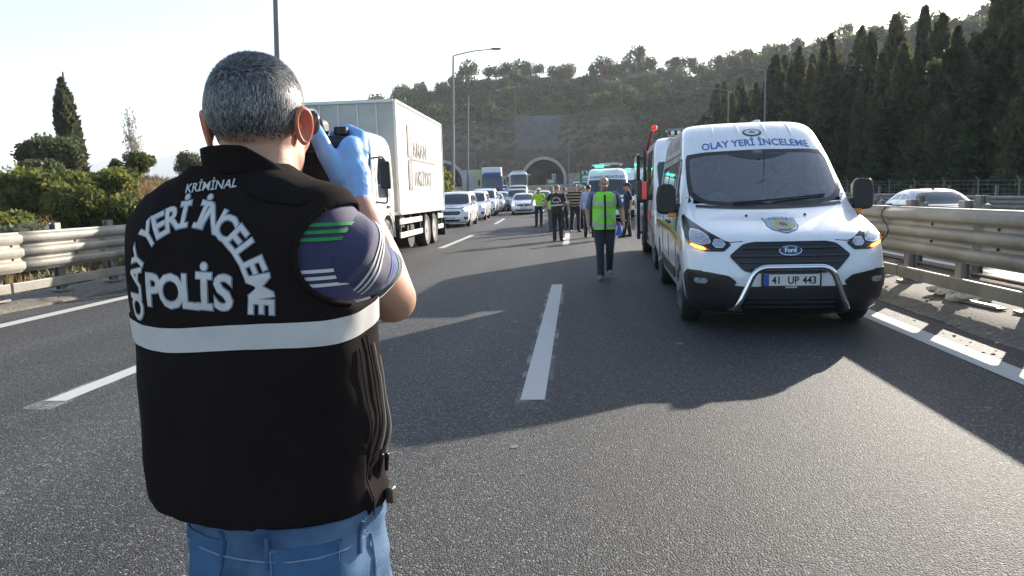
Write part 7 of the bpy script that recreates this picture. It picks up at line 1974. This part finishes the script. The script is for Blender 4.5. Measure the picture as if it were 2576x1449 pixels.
GRN = mat('green_stripe_knit', (.02, .26, .06), .8); WHT = mat('white_stripe_knit', (.62, .60, .58), .8); BLU = mat('blue_stripe_knit', (.03, .09, .42), .8)
for k in range(3): ringstripe('white_stripe', .42+.06*k, .448+.06*k, WHT, .05)
for k in range(3): ringstripe('blue_stripe', .76+.04*k, .775+.04*k, BLU, .02)
ringstripe('cuff_stripe', .915, .935, GRN)
# left sleeve and shirt under the vest (mostly hidden)
b = MB(); b.caps_(shl, shl.lerp(ell_, .7), .078, .072); organic('polo_sleeve', b, NAVY, hero, .012, 3, .004)
b = MB(); b.grid(lambda u, v: (VX+.03+.205*math.cos(u*6.283), .005+.132*math.sin(u*6.283), .850+.06*v), 48, 4, True); b.build('polo_hem', NAVY, hero, True, 180)
# gloves
HG = mat('nitrile_glove', (.22, .45, .82), .42, var=.07, vscale=18, bump=.35, bscale=55, sss=.15)
b = MB(); right_hand(b, .0035); g_ = organic('glove', b, HG, hero, .0042, 4, .0012, 3)
b = MB(); b.grid(lambda u, v: wr+(Vector((-.42, .20, .88)).normalized())*(-.040+.045*v)+Matrix.Rotation(R(-25), 3, 'Y') @ Vector(((.037+.0025*math.sin(u*30))*math.cos(u*6.283), (.037+.002*math.cos(u*25))*math.sin(u*6.283), 0)), 40, 6, True); o = b.build('glove_cuff', HG, g_, True, 180); q = o.modifiers.new('s', 'SOLIDIFY'); q.thickness = .0015
b = MB(); hand(b, wrl, (.35, .35, .85), (.6, .5, -.2), -1, 1.15, .8, .004); organic('glove', b, HG, hero, .007, 3)
# jeans
HJ = Body([(z, -bk, w_, bk*.98, fr_, fr_*.98) for z, w_, bk, fr_ in ((.50, .190, .125, .12), (.60, .196, .148, .13), (.68, .200, .163, .135), (.76, .199, .160, .135), (.82, .195, .148, .135), (.875, .190, .138, .135))], 2.4)
DEN = bpy.data.materials.new('washed_denim'); DEN.use_nodes = True
n = DEN.node_tree.nodes; l = DEN.node_tree.links; p = n['Principled BSDF']; tc = n.new('ShaderNodeTexCoord')
q1 = n.new('ShaderNodeTexNoise'); q1.inputs['Scale'].default_value = 7; q1.inputs['Detail'].default_value = 5; l.new(tc.outputs['Object'], q1.inputs['Vector'])
rp = n.new('ShaderNodeValToRGB'); l.new(q1.outputs['Fac'], rp.inputs[0]); rp.color_ramp.elements[0].position = .36; rp.color_ramp.elements[0].color = (.016, .046, .115, 1); rp.color_ramp.elements[1].position = .68; rp.color_ramp.elements[1].color = (.105, .20, .32, 1); l.new(rp.outputs[0], p.inputs['Base Color'])
wv = n.new('ShaderNodeTexWave'); wv.inputs['Scale'].default_value = 260; wv.inputs['Distortion'].default_value = 2; l.new(tc.outputs['Object'], wv.inputs['Vector']); bp = n.new('ShaderNodeBump'); bp.inputs['Strength'].default_value = .35; bp.inputs['Distance'].default_value = .001; l.new(wv.outputs['Fac'], bp.inputs['Height']); l.new(bp.outputs[0], p.inputs['Normal']); p.inputs['Roughness'].default_value = .85
def jw(c): # the cleft of the seat and soft folds
    dx = c.x-.03; k = -.018*math.exp(-(dx/.022)**2)*(1-sstep(.70, .86, c.z))*(c.y < 0)
    return k+.011*noise.noise(Vector((c.x*8, c.y*8, c.z*13)))+.006*noise.noise(Vector((c.x*19+3, c.y*17, c.z*30)))+.004*math.sin(c.z*60+c.x*26)*sstep(.03, .2, abs(dx))
jo = HJ.mesh('jeans', DEN, hero, .018, (), 30, 4, 20); jo.location = (.03, 0, 0)
for v in jo.data.vertices:
    w_ = v.co+Vector((.03, 0, 0)); v.co += Vector((v.co.x, v.co.y*1.5, 0)).normalized()*jw(w_)
def hjP(s, z, off):
    p_ = HJ.P(s, z, off); return p_+Vector((p_.x, p_.y*1.5, 0)).normalized()*jw(p_+Vector((.03, 0, 0)))
POCK = mat('pocket_denim', (.04, .10, .20), .85, var=.3, vscale=9, bump=.3, bscale=300); STI = mat('denim_stitch', (.20, .26, .34), .8)
for s0_ in (-.105, .125):
    pk = [(s0_-.066, .838), (s0_+.066, .842), (s0_+.060, .725), (s0_, .695), (s0_-.060, .720)]
    o = wrap('back_pocket', *poly2(pk), lambda u, v, k: hjP(u, v, .003 if k else 0), POCK, jo, .02, .002)
    for e_ in (0, .006):
        pts = [hjP(s0_+(a_-s0_)*(.95-e_), z_-(.004 if z_ > .80 else -.005), .0045) for a_, z_ in pk]+[hjP(s0_+(pk[0][0]-s0_)*(.95-e_), pk[0][1]-.004, .0045)]
        o2 = tube_part('pocket_stitch', pts, .0009, STI, o, 4)
for s0_ in (-.20, -.045, .055, .235):
    o = tube_part('belt_loop', [hjP(s0_, .80+.012*k, .002) for k in range(6)], .0048, POCK, jo, 6)
tube_part('side_seam', [hjP(.275, .55+.03*k, .002) for k in range(10)], .0025, STI, jo, 5); tube_part('side_seam', [hjP(-.275, .55+.03*k, .002) for k in range(10)], .0025, STI, jo, 5)
tube_part('yoke_seam', [hjP(-.25+.05*k, .822-.010*(1-abs(-.25+.05*k)/.25), .003) for k in range(11)], .0018, STI, jo, 5)
b = MB()
for s, kx in ((-1, -.08), (1, .15)):
    b.caps_((.03+s*.10, .0, .64), (kx, .0, .16), .118, .088); b.caps_((kx, .0, .16), (kx+s*.01, -.01, GZ+.07), .086, .072)
organic('jean_legs', b, DEN, hero, .014, 3, .008)
for s, kx in ((-1, -.08), (1, .15)):
    b = MB(); a = Vector((kx+s*.01, -.02, GZ+.09)); b.caps_(a+Vector((0, -.04, -.045)), a+Vector((s*.02, .2, -.055)), .048, .038); b.ell(a+Vector((0, .06, -.04)), (.054, .12, .05)); o = organic('shoe', b, SHOE, hero, .011, 2)
    for v in o.data.vertices: v.co.z = max(v.co.z, GZ+.003)
# sunglasses arm and lens
b = MB(); b.tube([hq(.089, -.005, .004), hq(.090, .05, .008), hq(.080, .104, .006)], [.003, .004, .005], 8); so = b.build('sunglasses_arm', BLACKS, hero)
b = MB(); b.ell(hq(.072, .104, -.012), (.022, .012, .028), hr @ Matrix.Rotation(R(-35), 3, 'Z')); b.build('sunglasses_lens', mat('grey_lens', (.10, .10, .13), .12, coat=.5), so)
# ---- camera held to the face (its own thing)
Mh = Matrix.Rotation(R(-13), 3, 'Z')
cl = Vector((-.62*S_, 1.30*S_, 1.46*(1-S_)))+Mh @ (Vector((-.018, .262, 1.548))*S_)
cm = thing('photo_camera', 'black camera held to the eye in a blue gloved hand', 'camera', cl, R(4)); cm.scale = (S_,)*3
CAMB = mat('camera_leatherette', (.018, .017, .017), .55, bump=.5, bscale=500)
b = MB(); b.box((0, 0, 0), (.138, .056, .118)); b.build('camera_body', CAMB, cm, bevel=.014, seg=3)
b = MB(); b.box((.052, .03, -.0), (.034, .05, .105)); b.build('grip', CAMB, cm, bevel=.016, seg=3)
b = MB(); b.box((-.01, .0, .078), (.06, .058, .04)); vf = b.build('viewfinder_hump', CAMB, cm, bevel=.012, seg=2)
b = MB(); b.box((-.01, -.038, .066), (.042, .02, .03)); b.build('eyepiece', BLACKS, vf, bevel=.006)
b = MB(); b.box((-.008, -.032, -.01), (.092, .004, .070)); b.build('rear_screen', GLASSD, cm, bevel=.002)
b = MB(); b.cyl((-.02, .03, 0), (-.02, .12, 0), .046, .042, 28); b.cyl((-.02, .115, 0), (-.02, .135, 0), .046, .046, 28); b.build('lens_barrel', BLACKS, cm)
b = MB(); b.cyl((.052, .0, .062), (.052, .0, .078), .016, .016, 20); b.build('mode_dial', BLACKP, cm)
b = MB(); b.cyl((.06, .036, .058), (.06, .036, .068), .009, .009, 14); b.build('shutter_button', CHROME, cm)
for k in range(3): b = MB(); b.cyl((.058, -.032, .03-.022*k), (.058, -.035, .03-.022*k), .006, n=10); b.build('rear_button', STEELW, cm)
b = MB(); b.tube([(-.07, -.01, .05), (-.095, -.05, .0), (-.09, -.10, -.07), (-.06, -.16, -.10)], .006, 6); b.build('neck_strap', BLACKS, cm)
# ================================================================ HAZE
b = MB(); b.box((-1500, 3100, 170), (15000, 6600, 520))
hz = b.build('haze', None, None, False)
hm = bpy.data.materials.new('haze_air'); hm.use_nodes = True
n = hm.node_tree.nodes; l = hm.node_tree.links
n.remove(n['Principled BSDF'])
pv = n.new('ShaderNodeVolumePrincipled'); pv.inputs['Color'].default_value = (.86, .92, 1.0, 1)
pv.inputs['Density'].default_value = 0.00022; pv.inputs['Anisotropy'].default_value = 0.2
l.new(pv.outputs[0], n['Material Output'].inputs['Volume'])
hz.data.materials.append(hm)
tag(hz, kind='stuff')
bpy.data.scenes.remove(TMP)
